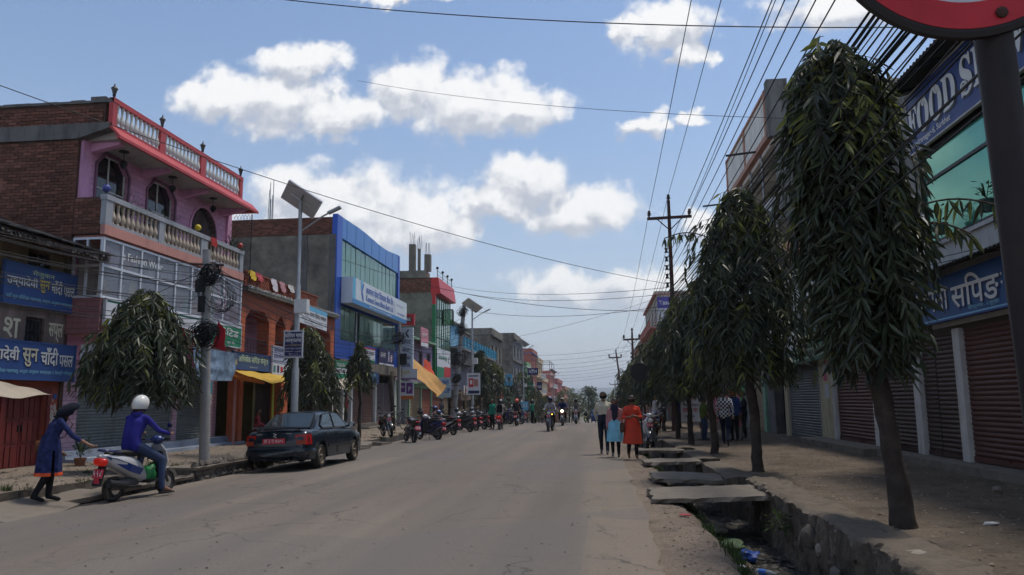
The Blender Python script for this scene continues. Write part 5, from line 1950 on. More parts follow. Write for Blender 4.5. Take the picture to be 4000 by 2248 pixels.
def green_tower():
 t=thing('green_glass_building','narrow grey tower with green glass front and red crown panel','building',(-15,64.4,gz(64)))
 z0=gz(64)
 b=MB()
 b.box((-19.5,60.9,z0-1),(-13.25,61.05,10.4))
 b.box((-19.5,67.6,z0-1),(-13.25,67.75,10.4))
 b.build('side_wall',M_PLAST,t)
 b=MB()
 b.box((-19.5,60.88,10.4),(-13.3,61.1,11.6))
 pw=b.build('parapet',M_MORT,t)
 brick_field(pw,(-18,60.88,10.42),UX,4.6,1.15,0)
 b=MB()
 b.box((-19.5,60.8,11.6),(-13.8,62.5,12.2))
 b.build('roof_band',M_PLAST,t)
 b=MB()
 for x,h,w in((-15.05,14.5,.5),(-14.45,14.1,.22),(-13.75,13.6,.5)):
  b.box((x-w/2,61.2,12.2),(x+w/2,61.2+w,h))
 co=b.build('concrete_column',mat('raw_concrete',(.17,.15,.125),.95,var=.2,dirt=.4),t)
 b=MB()
 for x,h in((-15.05,14.5),(-14.45,14.1),(-13.75,13.6)):
  for dx in(-.2,-.07,.07,.2):
   b.tube([(x+dx,61.4,h),(x+dx+RND.uniform(-.1,.1),61.4,h+RND.uniform(.7,1.3))],.02,4)
 b.build('rebar',M_GALV,co,local=True)
 MB().box((-19.4,61.06,z0-1),(-13.3,67.6,10.3)).build('inner_block',M_DARK,t)
 mg=mat('mirror_glass_pale',(.3,.45,.36),.1,.5,var=.1,scale=.3,spec=.6)
 ys=[61.05+6.55*i/7 for i in range(8)]
 fr=MB()
 for y in ys:
  fr.box((-13.16,y-.025,3.4),(-13.04,y+.025,10.2))
 for z in(3.4,5.1,6.8,8.5,10.2):
  fr.box((-13.15,61.05,z-.03),(-13.05,67.6,z+.03))
 f=fr.build('curtain_frame',mat('green_mullion',(.04,.09,.07),.4,.4),t)
 for i in range(7):
  for z0_,z1_ in((3.4,5.1),(5.1,6.8),(6.8,8.5),(8.5,10.2)):
   MB().obox((-13.09,(ys[i]+ys[i+1])/2,(z0_+z1_)/2),(.006,0,0),(RND.uniform(-.005,.005),.44,0),(RND.uniform(-.01,.01),0,.8)).build('pane',mg,f,local=True)
 b=MB()
 b.box((-13.25,60.88,3.4),(-12.98,61.15,9.4))
 b.build('green_pier',mat('green_panel',(.015,.16,.06),.4,var=.08),t)
 mr=mat('crown_red',(.5,.03,.035),.4,.1,var=.08)
 b=MB()
 b.box((-13.25,60.87,9.4),(-12.97,61.16,10.3))
 b.build('red_pier',mr,t)
 for i in range(7):
  y0,y1=60.85+6.9*i/7,60.85+6.9*(i+1)/7-.03
  b=MB()
  b.prism([(-13.35,10.2),(-12.55,10.3),(-12.75,11.6),(-13.35,11.6)],y0,y1,'y')
  b.build('crown_panel',mr,t)
 b=MB()
 for y in(61.2,63.4,65.5,67.4):
  b.tube([(-12.9,y,11.6),(-12.9,y,12.3)],.03,5)
  b.ball((-12.9,y,12.42),.12,8,6)
 for z in(11.9,12.2):
  b.tube([(-12.9,61.2,z),(-12.9,67.4,z)],.02,5)
 b.build('roof_rail',M_BLACK,t)
 # two green sashes standing open
 gs=mat('open_sash_glass',(.05,.25,.08),.15,var=.1,alpha=.75)
 for a,c in(((-13.05,64.2),(-12.15,64.0)),((-12.15,64.02),(-12.35,65.4))):
  b=MB()
  b.add([(a[0],a[1],8.0),(c[0],c[1],8.0),(c[0],c[1],9.3),(a[0],a[1],9.3)],[(0,1,2,3)])
  w=b.build('open_sash',gs,t,fix=False)
  q=MB()
  P=[(a[0],a[1],8.0),(c[0],c[1],8.0),(c[0],c[1],9.3),(a[0],a[1],9.3)]
  for k in range(4):
   q.beam(P[k],P[(k+1)%4],.07,.07)
  q.build('sash_frame',M_BLACK,w,local=True)
 shutter(t,(-13.3,61.2,gz(64)+.3),UY,3.1,2.5,M_RUSH,M_GALV,pitch=.1)
 shutter(t,(-13.3,64.5,gz(64)+.3),UY,3.0,2.5,M_TANSH,M_GALV,pitch=.1)
 MB().box((-13.4,60.9,gz(64)+2.8),(-13.0,67.7,3.4)).build('lintel',M_PLAST,t)
 MB().box((-13.7,60.9,gz(64)-1),(-12.9,67.7,gz(64)+.28)).build('plinth',M_CONC,t)
green_tower()
sign('torn green, red and white flex sign at the foot of the green glass tower',(-12.9,61.3,3.5),UY,5.6,2.4,M_SIGNW,[('सेवा केन्द्र',.5,1.4,3.6,.5,M_GRN)],[(0,0,2.8,.9,M_GRN),(2.8,0,2.8,1.0,M_LR)],thick=.03)
sign('small light blue drop emblem sign by the leaning pole',(-12.8,61.0,1.9),UX,1.1,1.6,mat('sign_ice',(.45,.58,.62),.5),[('अपोलो',.1,1.05,.8,.35,M_LB),('POP',.4,.35,.6,.4,M_LB)],[(.12,.3,.2,.6,M_LB)],thick=.05)
# ---------------------------------------------------------------- L7 stepped grey house with blue roof room, then the far row
def stepped_house():
 t=thing('stepped_grey_house','unfinished grey concrete house with blue roof room and turquoise terrace rail','building',(-15,79,gz(78)))
 z0=gz(76)
 mc=mat('dark_render',(.1,.098,.1),.95,var=.25,dirt=.7,dirt_col=(.04,.04,.042),streak=True)
 mbl=mat('sky_blue_wall',(.15,.33,.47),.8,var=.12,dirt=.3)
 mt=mat('turquoise_paint',(.05,.27,.40),.7,var=.12,dirt=.2)
 YA,YB=68.2,92.0
 b=MB()
 b.box((-19,YA,z0-1),(-13.2,YA+.2,6.3))
 b.box((-19,YB-.2,z0-1),(-13.2,YB,6.3))
 b.build('side_wall',mc,t)
 MB().box((-19,YA+.21,z0-1),(-13.6,YB-.21,6.2)).build('inner_block',M_DARK,t)
 b=MB()
 wall_holes(b,(-13.2,YA,2.6),UY,UZ,YB-YA,3.7,[(10,.5,1.6,1.9),(12.6,.5,1.6,1.9),(18,.5,1.6,1.9)],.2)
 b.build('front_wall',M_LILACG,t,fix=False)
 for y in(10,12.6,18):
  window(t,(-13.2,YA+y,3.1),UY,1.6,1.9,2,1,M_WHITE,M_GDARK,bars=0)
 b=MB()
 b.box((-13.25,YA+.3,5.0),(-12.4,YA+9,6.3))
 b.build('upper_bay',mc,t)
 b=MB()
 b.box((-19,YA-.1,6.3),(-12.2,YB,6.5))
 b.build('terrace_slab',mat('pale_slab',(.3,.29,.28),.9,var=.15,dirt=.5),t)
 b=MB()
 b.box((-12.3,YA,6.5),(-12.18,YB,6.65))
 n=12
 for k in range(n+1):
  y=YA+2+(YB-YA-2)*k/n
  b.box((-12.35,y-.2,6.5),(-12.15,y+.2,7.5))
 for z in(6.9,7.25):
  b.tube([(-12.25,YA+2,z),(-12.25,YB,z)],.04,5)
 b.build('terrace_rail',mt,t)
 b=MB()
 b.box((-19,YA,6.5),(-13.6,YA+.2,8.9))
 b.build('roof_room_side',mc,t)
 b=MB()
 b.box((-17.5,YA+.2,6.5),(-13.6,YA+7,8.9))
 b.build('roof_room',mbl,t)
 b=MB()
 b.box((-19,YA-.1,8.9),(-13.3,YA+7.4,9.05))
 b.build('roof_room_slab',M_PLAST,t)
 window(t,(-13.58,YA+1.2,6.9),UY,.8,1.7,1,1,M_WHITE,M_GDARK,back=0)
 b=MB()
 b.box((-17.5,YA+9,6.5),(-14.5,YA+20,9.0))
 b.box((-17.7,YA+8.8,9.0),(-14.3,YA+20.2,9.15))
 b.build('second_roof_room',M_PLAST,t)
 b=MB()
 b.box((-13.6,YA,z0+2.6-.3),(-12.2,YB,2.62))
 b.build('floor_ledge',mat('brown_ledge',(.13,.09,.07),.9,var=.2),t)
 for k in range(6):
  a=YA+.4+(YB-YA-.8)*k/6
  shutter(t,(-13.4,a,gz(a)+.3),UY,3.4,2.4,[M_TANSH,M_BRSH,M_GREYSH][k%3],M_GALV,pitch=.12)
 b=MB()
 for k in range(7):
  a=YA+(YB-YA-.3)*k/6
  b.box((-13.55,a,gz(a)-1),(-13.2,a+.35,z0+2.7))
 b.build('pier',mc,t)
 return t
stepped_house()
def tank(label,c,r=.55,h=1.3):
 t=thing('water_tank',label,'tank',c,'black roof water tanks')
 m=mat('tank_black',(.018,.018,.02),.5,var=.1)
 prof=[(r,0)]
 for k in range(7):
  z=h*.75*k/7
  prof+=[(r,z),(r*.96,z+h*.03),(r,z+h*.06)]
 prof+=[(r,h*.78),(r*.6,h*.93),(r*.25,h*.95),(r*.25,h)]
 MB().lathe(prof,c,16).build('body',m,t,smooth=40)
 MB().lathe([(r*.28,h),(r*.28,h*1.04),(r*.1,h*1.06)],c,12).build('lid',m,t)
tank('black ribbed water tank on a low stand behind the blue roof room',(-15.4,69.5,9.05))
tank('black water tank raised highest on the grey house roof stand',(-17.0,72.0,10.6))
t=thing('tank_stand','concrete stand under the highest water tank','stand',(-17,72,9.05))
b=MB()
for x in(-17.8,-16.2):
 for y in(71.2,72.8):
  b.box((x-.12,y-.12,9.05),(x+.12,y+.12,10.3))
b.build('leg',M_PLAST,t)
MB().box((-18,71,10.3),(-16,73,10.59)).build('platform',M_PLAST,t)
FAR=[
('grey_house','tall grey concrete house with metal panel crown past the stepped house',-13.0,93,104,3,3.6,'grey',M_PLAST,M_PLASTD,3,False),
('teal_house','low house with teal panels and brown shutters under wires',-13.0,104.3,118,2,3.1,'teal',mat('teal_wall',(.06,.2,.22),.8,var=.15),M_PLAST,3,True),
('dark_grey_house','dark grey three-storey house with blank upper wall',-13.0,118.3,133,4,3.3,'grey2',mat('slate_wall',(.14,.14,.15),.9,var=.15),M_PLAST,3,False),
('green_house','bright green narrow house far along the left row',-12.6,134,143,3,3.3,'green',mat('apple_green_wall',(.2,.36,.2),.8,var=.1,dirt=.3),M_WHITE,2,True),
('red_blue_house','red house with blue bands far along the left row',-12.4,143.5,156,4,3.3,'red',mat('brick_red_wall',(.34,.11,.09),.8,var=.1,dirt=.3),mat('cobalt_band',(.09,.15,.32),.8),3,False),
('ochre_house','ochre yellow house with tiled awning far along the left row',-12.4,157,172,4,3.2,'ochre',mat('ochre_wall',(.4,.28,.16),.8,var=.1),M_WHITE,3,True),
('cream_house','cream house with pale balconies far along the left row',-12.5,173,190,3,3.2,'cream',mat('cream_wall',(.5,.42,.28),.8,var=.1),M_SALMON,3,True),
('salmon_house','salmon pink house with roof frame far down the left row',-12.0,191,212,4,3.1,'salmon',mat('salmon_wall',(.42,.17,.14),.8,var=.1),M_WHITE,4,True),
('rose_house','rose red house nearly at the end of the left row',-11.5,214,245,4,3.0,'rose',mat('rose_wall',(.38,.14,.14),.8,var=.1),M_SALMON,5,True),
('end_house','terracotta house at the very end of the left row',-11.0,248,285,4,2.9,'end',mat('terracotta_wall',(.35,.15,.1),.8,var=.1),M_CREAM,5,True),
]
for nm,lab,xf,a,c,st_,fh,key,wm,tr,wn_,bal in FAR:
 house(nm,lab,xf,1,a,c,gz((a+c)/2),st_,fh,wm,tr,M_WOODB,wins=wn_,balc=bal,depth=8,sidem=M_PLAST if key in('grey','grey2','teal')else None)
t=thing('roof_frame','thin steel roof frame on the far salmon house','frame',(-14,200,gz(200)+12.6))
b=MB()
zb=gz(200)+12.5
for x in(-12,-15,-18):
 for y in(192,201,211):
  b.tube([(x,y,zb),(x,y,zb+3.2)],.06,5)
for x in(-12,-15,-18):
 b.tube([(x,192,zb+3.2),(x,211,zb+3.2)],.06,5)
for y in(192,201,211):
 b.tube([(-12,y,zb+3.2),(-18,y,zb+3.2)],.06,5)
b.build('steel_tube',M_BLACK,t)
# clutter of small boards down the left row
CB=[('white',M_SIGNW,M_LR,'सेवा'),('navy',M_NAVY,M_LW,'पसल'),('green',M_GRN,M_LW,'केन्द्र'),('red',M_LR,M_LW,'स्टोर'),('sky blue',M_CYAN,M_LW,'घर'),('yellow',M_LY,M_LK,'बजार')]
for i,(y,z,w,h,hn)in enumerate(((69.2,2.2,2.6,.8,'stepped grey house near end'),(74,2.2,3,.8,'stepped grey house middle'),(80,2.3,3,.9,'stepped grey house beyond the lamp'),(86,2.2,3.4,.9,'stepped grey house far end'),(94.5,1.9,4,1.2,'tall grey house'),(100,2.1,3,1.5,'tall grey house far end'),(107,1.4,4,1.3,'teal house'),(113,1.6,4,1.2,'teal house far end'),(121,1.2,5,1.4,'dark grey house'),(136,.6,5,1.4,'bright green house'),(147,.4,6,1.5,'red and blue house'),(161,0,7,1.6,'ochre house'))):
 nm,bm_,lm,tx=CB[(i*5+i//3)%6]
 sign(f'{nm} shop board over the shutters of the {hn}',(-12.1-.15*(i%2),y,z),UY,w,h,bm_,[(tx,w*.15,h*.25,w*.6,h*.5,lm)])
for i,(x,y,z,hn)in enumerate(((-11.6,67.9,2.9,'stepped grey house corner'),(-11.3,84.0,3.2,'stepped grey house'),(-11.2,92.7,3.4,'tall grey house corner'),(-11.0,104,2.8,'teal house corner'),(-10.8,118,3.2,'dark grey house corner'),(-10.6,133.5,3.4,'green house corner'))):
 nm,bm_,lm,tx=CB[(0,1,4,0,2,1)[i]]
 sign(f'{nm} blade board projecting at the {hn}',(x,y,z),UX,.9,1.1+.15*(i%3),bm_,[(tx,.1,.35,.7,.4,lm)],thick=.08)
 # ================================================================ buildings on the right side of the street
NY=Vector((0,-1,0))
M_OFFW=mat('off_white_wall',(.46,.46,.45),.85,var=.12,dirt=.45,dirt_col=(.2,.185,.165),streak=True,dscale=.9)
M_CREAMW=mat('cream_pier',(.46,.41,.27),.85,var=.15,dirt=.6,dirt_col=(.16,.12,.08),streak=True,dscale=1.8)
M_PIERW=mat('whitewashed_pier',(.5,.49,.47),.85,var=.15,dirt=.65,dirt_col=(.17,.11,.07),streak=True,dscale=1.6)
M_SHR=mat('shutter_oxide_red',(.10,.042,.034),.55,.15,var=.15,scale=3,dirt=.4,dirt_col=(.07,.03,.025),dscale=1.2)
M_SHD=mat('shutter_dark_brown',(.065,.042,.036),.55,.15,var=.15,scale=3,dirt=.45,dirt_col=(.04,.026,.022),dscale=1.2)
M_SHG=mat('shutter_slate',(.11,.12,.122),.55,.2,var=.15,scale=3,dirt=.4,dscale=1.2)
M_RUST2=mat('rusty_lock',(.09,.05,.035),.7,.4,var=.3)
M_CORR=mat('corrugated_dark',(.07,.068,.066),.7,.2,var=.2,dirt=.4)
def corrugated(parent,name,p0,p1,p2,p3,m,n=60,amp=.02):
 """sheet p0-p1 (ridge) to p3-p2 (eave), waves running down the slope"""
 p0,p1,p2,p3=(Vector(p)for p in(p0,p1,p2,p3))
 nn=(p1-p0).cross(p3-p0).normalized()
 vs=[]
 for k in range(n*4+1):
  s=k/(n*4)
  d=nn*amp*sin(s*n*2*pi)
  vs+=[p0.lerp(p1,s)+d,p3.lerp(p2,s)+d]
 fs=[(2*i,2*i+2,2*i+3,2*i+1)for i in range(n*4)]
 N_=len(vs)
 vs2=[v-nn*.004 for v in vs]
 fs2=[tuple(N_+j for j in reversed(f))for f in fs]
 return MB().add(vs+vs2,fs+fs2).build(name,m,parent,fix=False)
def food_building():
 t=thing('food_shop_building','shop building with green glazed upper floor and big blue food service sign','building',(8,11,0))
 X=7.3
 Y0,Y1=3.0,17.7
 b=MB()
 b.box((X+.2,Y0,.2),(15,Y1,8.4))
 b.build('inner_block',M_DARK,t)
 b=MB()
 b.box((X-.02,Y0,3.0),(X+.2,Y1,4.72))
 b.build('front_band',M_OFFW,t)
 b=MB()
 b.box((X-.04,14.0,4.05),(X-.021,14.35,4.72))
 b.build('pilaster',mat('khaki_paint',(.4,.37,.27),.85,var=.12,dirt=.3),t)
 b=MB()
 b.box((X-.08,Y0,4.72),(X+.2,Y1,4.80))
 b.build('sill',M_OFFW,t)
 # green glazing in dark steel frames
 mg=mat('window_green',(.08,.36,.26),.1,.55,var=.12,scale=.5,spec=.7)
 mfr=mat('steel_dark',(.03,.03,.035),.5,.3)
 ys=frange(17.5,3.4,.94)
 fr=MB()
 for i,y in enumerate(ys):
  w=.05 if i%2 else .03
  fr.box((X-.05,y-w,4.8),(X+.06,y+w,6.85))
 for z in(4.83,6.2,6.83):
  fr.box((X-.045,ys[-1],z-.035),(X+.05,ys[0],z+.035))
 f=fr.build('window_frame',mfr,t)
 for i in range(len(ys)-1):
  for z0,z1 in((4.87,6.16),(6.24,6.79)):
   a,c=ys[i]-.05,ys[i+1]+.05
   tl=RND.uniform(-.01,.01)
   MB().obox((X+.01,(a+c)/2,(z0+z1)/2),(.005,0,0),(tl*.5,(a-c)/2,0),(tl,0,(z1-z0)/2)).build('pane',mg,f,local=True)
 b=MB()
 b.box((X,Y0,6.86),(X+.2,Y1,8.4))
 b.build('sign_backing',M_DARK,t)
 corrugated(t,'roof_sheet',(X+3,Y0,9.1),(X+3,Y1+.1,9.1),(6.55,Y1+.1,8.30),(6.55,Y0,8.30),M_CORR,90,.022)
 b=MB()
 for y in frange(4,17.4,1.6):
  b.beam((X+.1,y,8.5),(6.6,y,8.24),.06,.1)
 b.build('rafter',M_BLACK,t)
 corrugated(t,'awning_sheet',(X-.02,Y0,4.22),(X-.02,Y1+.2,4.22),(6.5,Y1+.2,4.0),(6.5,Y0,4.0),M_CORR,110,.018)
 b=MB()
 b.box((X-.02,Y0,2.9),(X+.15,Y1,3.0))
 b.build('lintel',M_SHD,t)
 for(a,c,m)in((16.30,11.9,M_SHR),(11.5,8.2,M_SHD),(7.8,3.2,M_SHR)):
  shutter(t,(X,a,.30),NY,a-c,2.62,m,None,pitch=.095)
 b=MB()
 for y0,y1 in((16.32,16.62),(11.55,11.85),(7.85,8.15)):
  b.box((X-.1,y0,.28),(X+.12,y1,2.92))
 b.build('pier',M_PIERW,t)
 shutter(t,(X,17.7,.30),NY,1.05,2.62,M_SHD,None,pitch=.095)
 b=MB()
 b.box((6.7,Y0,-.1),(X+.3,Y1+.05,.28))
 b.build('plinth',M_CONC,t)
 return t
food_building()
for i,y in enumerate((14.1,22.9,19.9,9.8)):
 t=thing('padlock',['padlock at the foot of the near oxide red shutter','padlock at the foot of the farther red shutter','padlock on the dark brown shutter','padlock on the nearest dark shutter'][i],'padlock',(7.22,y,.36),'padlocks on the right shutters')
 MB().box((7.2,y-.05,.33),(7.24,y+.05,.41)).build('lock_body',M_RUST2,t)
 MB().tube([(7.22,y-.03,.41),(7.22,y-.03,.46),(7.22,y+.03,.46),(7.22,y+.03,.41)],.01,6).build('shackle',M_RUST2,t)
s=sign('big blue FOOD SERVICE sign with ornate white lettering under the tin roof',(7.1,17.6,6.9),NY,9.6,1.36,mat('sign_deep_blue',(.02,.05,.20),.5,var=.12),
[('𝐅𝐎𝐎𝐃',.05,.32,2.3,.72,M_LW,0,M_LK),('𝐒𝐄𝐑𝐕𝐈𝐂𝐄',2.6,.32,3.9,.76,M_LW,0,M_LK),('Birendranagar-6, Surkhet',.05,.07,2.0,.17,M_LW)],frame=M_PIERW)
# curls that dress the big letters
mcv=MB()
for(cx,cy,r,st)in((2.72,.5,.12,0),(3.5,.42,.1,2),(.95,.92,.1,1),(4.9,.95,.12,1),(5.6,.55,.1,3),(1.6,.95,.11,2)):
 pts=[]
 for k in range(22):
  a=st+k*.45
  q=r*(1-k/26)
  pts.append((7.085,17.6-(cx+q*cos(a)),6.9+cy+q*sin(a)))
 mcv.tube(pts,[.03*(1-k/40)for k in range(22)],5)
mcv.build('lettering',M_LW,s)
s=sign('blue shop sign with large pale Devanagari letters above the red shutters',(6.98,18.2,3.08),NY,7.4,.86,mat('sign_mid_blue',(.03,.09,.24),.5,var=.12,dirt=.15),
[('कामना',.35,.22,1.75,.42,M_LPB,0,M_LN),('सपिङ',2.25,.18,1.85,.58,M_LPB,0,M_LN),('सेन्टर',4.4,.22,1.6,.56,M_LPB,0,M_LN),('वीरेन्द्रनगर - ६ सुर्खेत',2.9,.09,1.15,.11,M_LPB)]if False else
[('कामना',.35,.22,1.75,.42,M_LW,0,M_LN),('सपिङ',2.25,.18,1.85,.58,M_LW,0,M_LN),(':',4.16,.4,.05,.2,M_LW),('सेन्टर',4.4,.22,1.6,.56,M_LW,0,M_LN),('वीरेन्द्रनगर - ६ सुर्खेत',2.9,.07,1.15,.11,M_LCY)],
[(0,0,7.4,.05,M_LCY)],frame=M_SIGNB,thick=.1)
for(y,z,h)in((16.2,4.82,.28),(14.3,4.82,.3)):
 leafy('window_plant',['potted plant on the green window sill by the tree','dark potted plant on the green window sill beside the sign post'][int(y<15)],(7.0,y,z+.22),30,(.12,.15,.4),.14,.03,M_LEAFD,int(y),pot=mat('pot_dark',(.03,.06,.05),.6))
def shutter_row():
 t=thing('shutter_row_building','low row of brown shuttered shops with white piers between blue sign and cream pier','building',(8,22,0))
 X=7.3
 MB().box((X+.25,17.8,.2),(13,26.7,4.0)).build('inner_block',M_DARK,t)
 for a,c,m in((24.85,21.6,M_SHR),(21.2,18.85,M_SHD),(18.4,17.75,M_SHD)):
  shutter(t,(X,a,.30),NY,a-c,2.65,m,None,pitch=.095)
 b=MB()
 for y0,y1 in((24.88,25.12),(21.25,21.55),(18.45,18.8)):
  b.box((X-.1,y0,.28),(X+.14,y1,2.98))
 b.build('pier',M_PIERW,t)
 b=MB()
 b.box((X-.05,25.14,.3),(X+.2,26.6,3.0))
 b.build('cream_pier',M_CREAMW,t)
 for k,(y,z,w,h,m)in enumerate(((25.9,2.65,.35,.3,'r'),(25.85,2.35,.36,.25,'w'),(25.88,2.1,.4,.22,'r'),(25.8,1.55,.4,.45,'w'))):
  MB().box((X-.056,y-w/2,z),(X-.051,y+w/2,z+h)).build('paper_notice',mat('notice_red',(.45,.1,.16),.8,var=.3,scale=14)if m=='r' else mat('notice_white',(.45,.48,.5),.8,var=.3,scale=12),t)
 MB().box((X-.08,25.3,2.3),(X-.05,25.45,2.55)).build('meter_box',M_BLACK,t)
 b=MB()
 b.box((X-.03,17.75,2.95),(X+.2,26.7,4.1))
 b.build('front_band',M_SHD,t)
 b=MB()
 b.box((X-.2,17.75,4.1),(13,26.75,4.3))
 b.build('roof',M_PLAST,t)
 b=MB()
 b.box((6.72,17.8,-.1),(X+.3,20.2,.28))
 b.box((6.45,20.2,-.1),(X+.3,26.6,.30))
 b.build('curb_step',M_CONC,t)
 return t
shutter_row()
gs_=sign('dark green shop board with gold and white Devanagari hung askew under the trees',(6.9,29.4,2.68),(0,-1,.02),5.6,.55,mat('sign_bottle_green',(.02,.09,.045),.5,var=.15),[('श्री कृष्ण भोजनालय',.9,.3,3.6,.16,M_LPG),('यहाँ खाना नास्ता पाइन्छ',.3,.08,4.6,.12,M_LPG)])
sign('tall dark green board above the askew green shop board',(6.88,26.6,3.25),(0,-1,.06),2.6,.75,mat('sign_bottle_green',(.02,.09,.045),.5),[('नव',.05,.06,.5,.26,M_LY),('जेठी',.65,.06,.6,.28,M_LW),('मेड',1.35,.06,.4,.24,M_LY),('घर',1.95,.06,.5,.28,M_LW)])
sign('small dark board with white word over the slate shutter',(6.92,31.6,2.7),NY,1.9,.4,mat('sign_charcoal',(.05,.045,.04),.6),[('सेन्टर',.2,.08,1.4,.24,M_LW)])
sign('narrow blue board over the dark doorway',(7.0,34.3,2.45),NY,1.9,.4,mat('sign_mid_blue',(.03,.09,.24),.5),[('सेवा',.3,.08,.9,.24,M_LW)])
def gallery_house():
 t=thing('gallery_house','tall grey house with open top gallery and orange-trimmed white parapet','building',(9,33,0))
 XF=6.5
 YA,YB=28.3,37.5
 mw=mat('gallery_white',(.78,.75,.68),.85,var=.1,dirt=.4,streak=True)
 mo=mat('orange_trim',(.45,.24,.17),.8,var=.15,dirt=.3)
 mgr=mat('weathered_cement',(.2,.195,.185),.95,var=.25,scale=1.0,dirt=.8,dirt_col=(.05,.05,.05),streak=True,dscale=.9,dlo=.42)
 b=MB()
 b.box((XF+.22,YA,8.0),(14,YA+.15,13.0))
 b.build('side_wall',mgr,t)
 b=MB()
 b.box((7.5,YA+.01,3.4),(14,YA+.15,7.999))
 b.build('side_wall_lower',mw,t)
 b=MB()
 b.box((XF,YA-.1,11.15),(XF+.75,YA+.3,13.35))
 b.box((XF+.7,YA-.05,12.9),(14,YA+.2,13.15))
 b.box((XF+.23,YA-.04,11.15),(14,YA+.0,11.28))
 b.build('side_band',mgr,t)
 b=MB()
 b.box((8.4,YA+.2,.2),(14,YB-.1,11.2))
 b.build('inner_block',M_DARK,t)
 # parapet: two white panels framed in orange
 for y0,y1 in((YA,(YA+YB)/2),((YA+YB)/2,YB)):
  MB().box((XF+.02,y0+.12,11.4),(XF+.14,y1-.12,12.95)).build('parapet_panel',mw,t)
 b=MB()
 for y in(YA+.3,(YA+YB)/2-.1,YB-.24):
  b.box((XF-.03,y if y>YA+.5 else YA+.301,11.2),(XF+.2,(y if y>YA+.5 else YA+.301)+.22,13.1))
 b.build('trim_post',mo,t)
 b=MB()
 b.box((XF-.04,YA+.31,12.95),(XF+.2,YB,13.06))
 b.box((XF-.04,YA+.31,11.15),(XF+.2,YB,11.38))
 b.build('trim_rail',mo,t)
 b=MB()
 b.box((XF+.2,YA+.16,11.0),(9.5,YB,11.14))
 b.box((XF+.25,(YA+YB)/2,10.75),(8.4,(YA+YB)/2+.25,11.0))
 b.build('gallery_ceiling',mw,t)
 b=MB()
 b.box((8.38,YA+.16,8.0),(8.48,YB,11.0))
 b.build('gallery_back_wall',mat('gallery_brown',(.2,.16,.14),.9,var=.15,dirt=.4),t)
 b=MB()
 b.box((XF,YB-1.6,8.0),(8.4,YB,11.0))
 b.build('gallery_end',mw,t)
 b=MB()
 for y in(30.6,32.8,34.8):
  b.tube([(XF+.2,y,8.0),(XF+.2,y,11.1)],.045,8)
  b.box((XF+.1,y-.1,11.06),(XF+.3,y+.1,11.12))
 b.build('steel_post',M_GALV,t)
 b=MB()
 b.box((XF,YA+.16,7.2),(XF+.15,YB,8.9))
 b.build('gallery_front',mat('gallery_grey',(.52,.51,.5),.85,var=.12,dirt=.4,streak=True),t)
 b=MB()
 b.box((XF-.05,YA-.05,6.85),(8.5,YB,7.2))
 b.build('floor_slab',mo,t)
 for y,z in((YA+2.2,11.3),(YB,11.0)):
  MB().beam((XF+.1,y,z),(XF-1.2,y+.05,z-.1),.07,.07).build('projecting_bar',M_BLACK,t)
 b=MB()
 wall_holes(b,(7.3,YB,3.3),NY,UZ,YB-28.45,3.55,[(1.2,.9,1.5,1.6),(4.2,.9,1.5,1.6),(7.0,.9,1.5,1.6)],.15)
 b.build('front_wall',mw,t,fix=False)
 for x in(1.2,4.2,7.0):
  window(t,(7.3,YB-x,4.2),NY,1.5,1.6,2,1,M_WOODB,M_GDARK)
  # ground floor: slate shutter, dark doorway with cream jamb, green and pink piers further on
 shutter(t,(7.3,30.8,.12),NY,4.05,2.55,M_SHG,M_GALV,pitch=.09)
 b=MB()
 b.box((7.2,30.85,.05),(7.45,31.35,2.8))
 b.build('door_jamb',M_CREAMW,t)
 b=MB()
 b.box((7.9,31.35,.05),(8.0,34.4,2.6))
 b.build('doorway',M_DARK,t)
 b=MB()
 b.box((7.25,33.3,.05),(7.6,34.6,2.6))
 b.build('door_side',M_PLASTD,t)
 b=MB()
 b.box((7.2,26.75,2.66),(7.6,YB,3.3))
 b.build('lintel',M_SHD,t)
 b=MB()
 b.box((7.2,34.9,.05),(7.5,35.4,2.7))
 b.build('pier',mat('mint_paint',(.2,.38,.26),.8,var=.12,dirt=.4),t)
 shutter(t,(7.35,YB,.12),NY,YB-35.45,2.5,M_TANSH,M_GALV,pitch=.09)
 b=MB()
 b.box((7.2,26.7,-.1),(8.5,YB,.10))
 b.build('plinth',M_CONC,t)
 return t
gallery_house()
def striped_shops():
 t=thing('striped_shops','low shops with green and pink striped piers behind the fruit seller','building',(8.5,42,0))
 X=7.3
 MB().box((X+.3,37.6,-.2),(13,50,4.1)).build('inner_block',M_DARK,t)
 mg=mat('green_pier',(.12,.36,.16),.8,var=.12,dirt=.25)
 mp=mat('pink_pier',(.5,.08,.14),.8,var=.12,dirt=.25)
 b=MB()
 for y0,y1 in((40.0,41.0),(45.6,46.2)):
  b.box((X-.1,y0,-.1),(X+.2,y1,3.0))
 b.build('pier',mg,t)
 b=MB()
 for y0,y1 in((41.05,41.7),(44.9,45.4),(49.4,50)):
  b.box((X-.1,y0,-.1),(X+.2,y1,3.0))
 b.build('side_pier',mp,t)
 for a,c,m in((39.9,37.7,M_GREYSH),(44.8,41.8,M_TANSH),(49.3,46.3,M_BRSH)):
  shutter(t,(X,a,.05),NY,a-c,2.75,m,M_GALV,pitch=.1)
 b=MB()
 b.box((X-.1,37.6,2.8),(X+.3,50,4.1))
 b.build('front_band',M_SALMON,t)
 b=MB()
 b.box((X-.8,37.6,4.1),(13,50,4.3))
 b.build('roof',M_PLAST,t)
striped_shops()
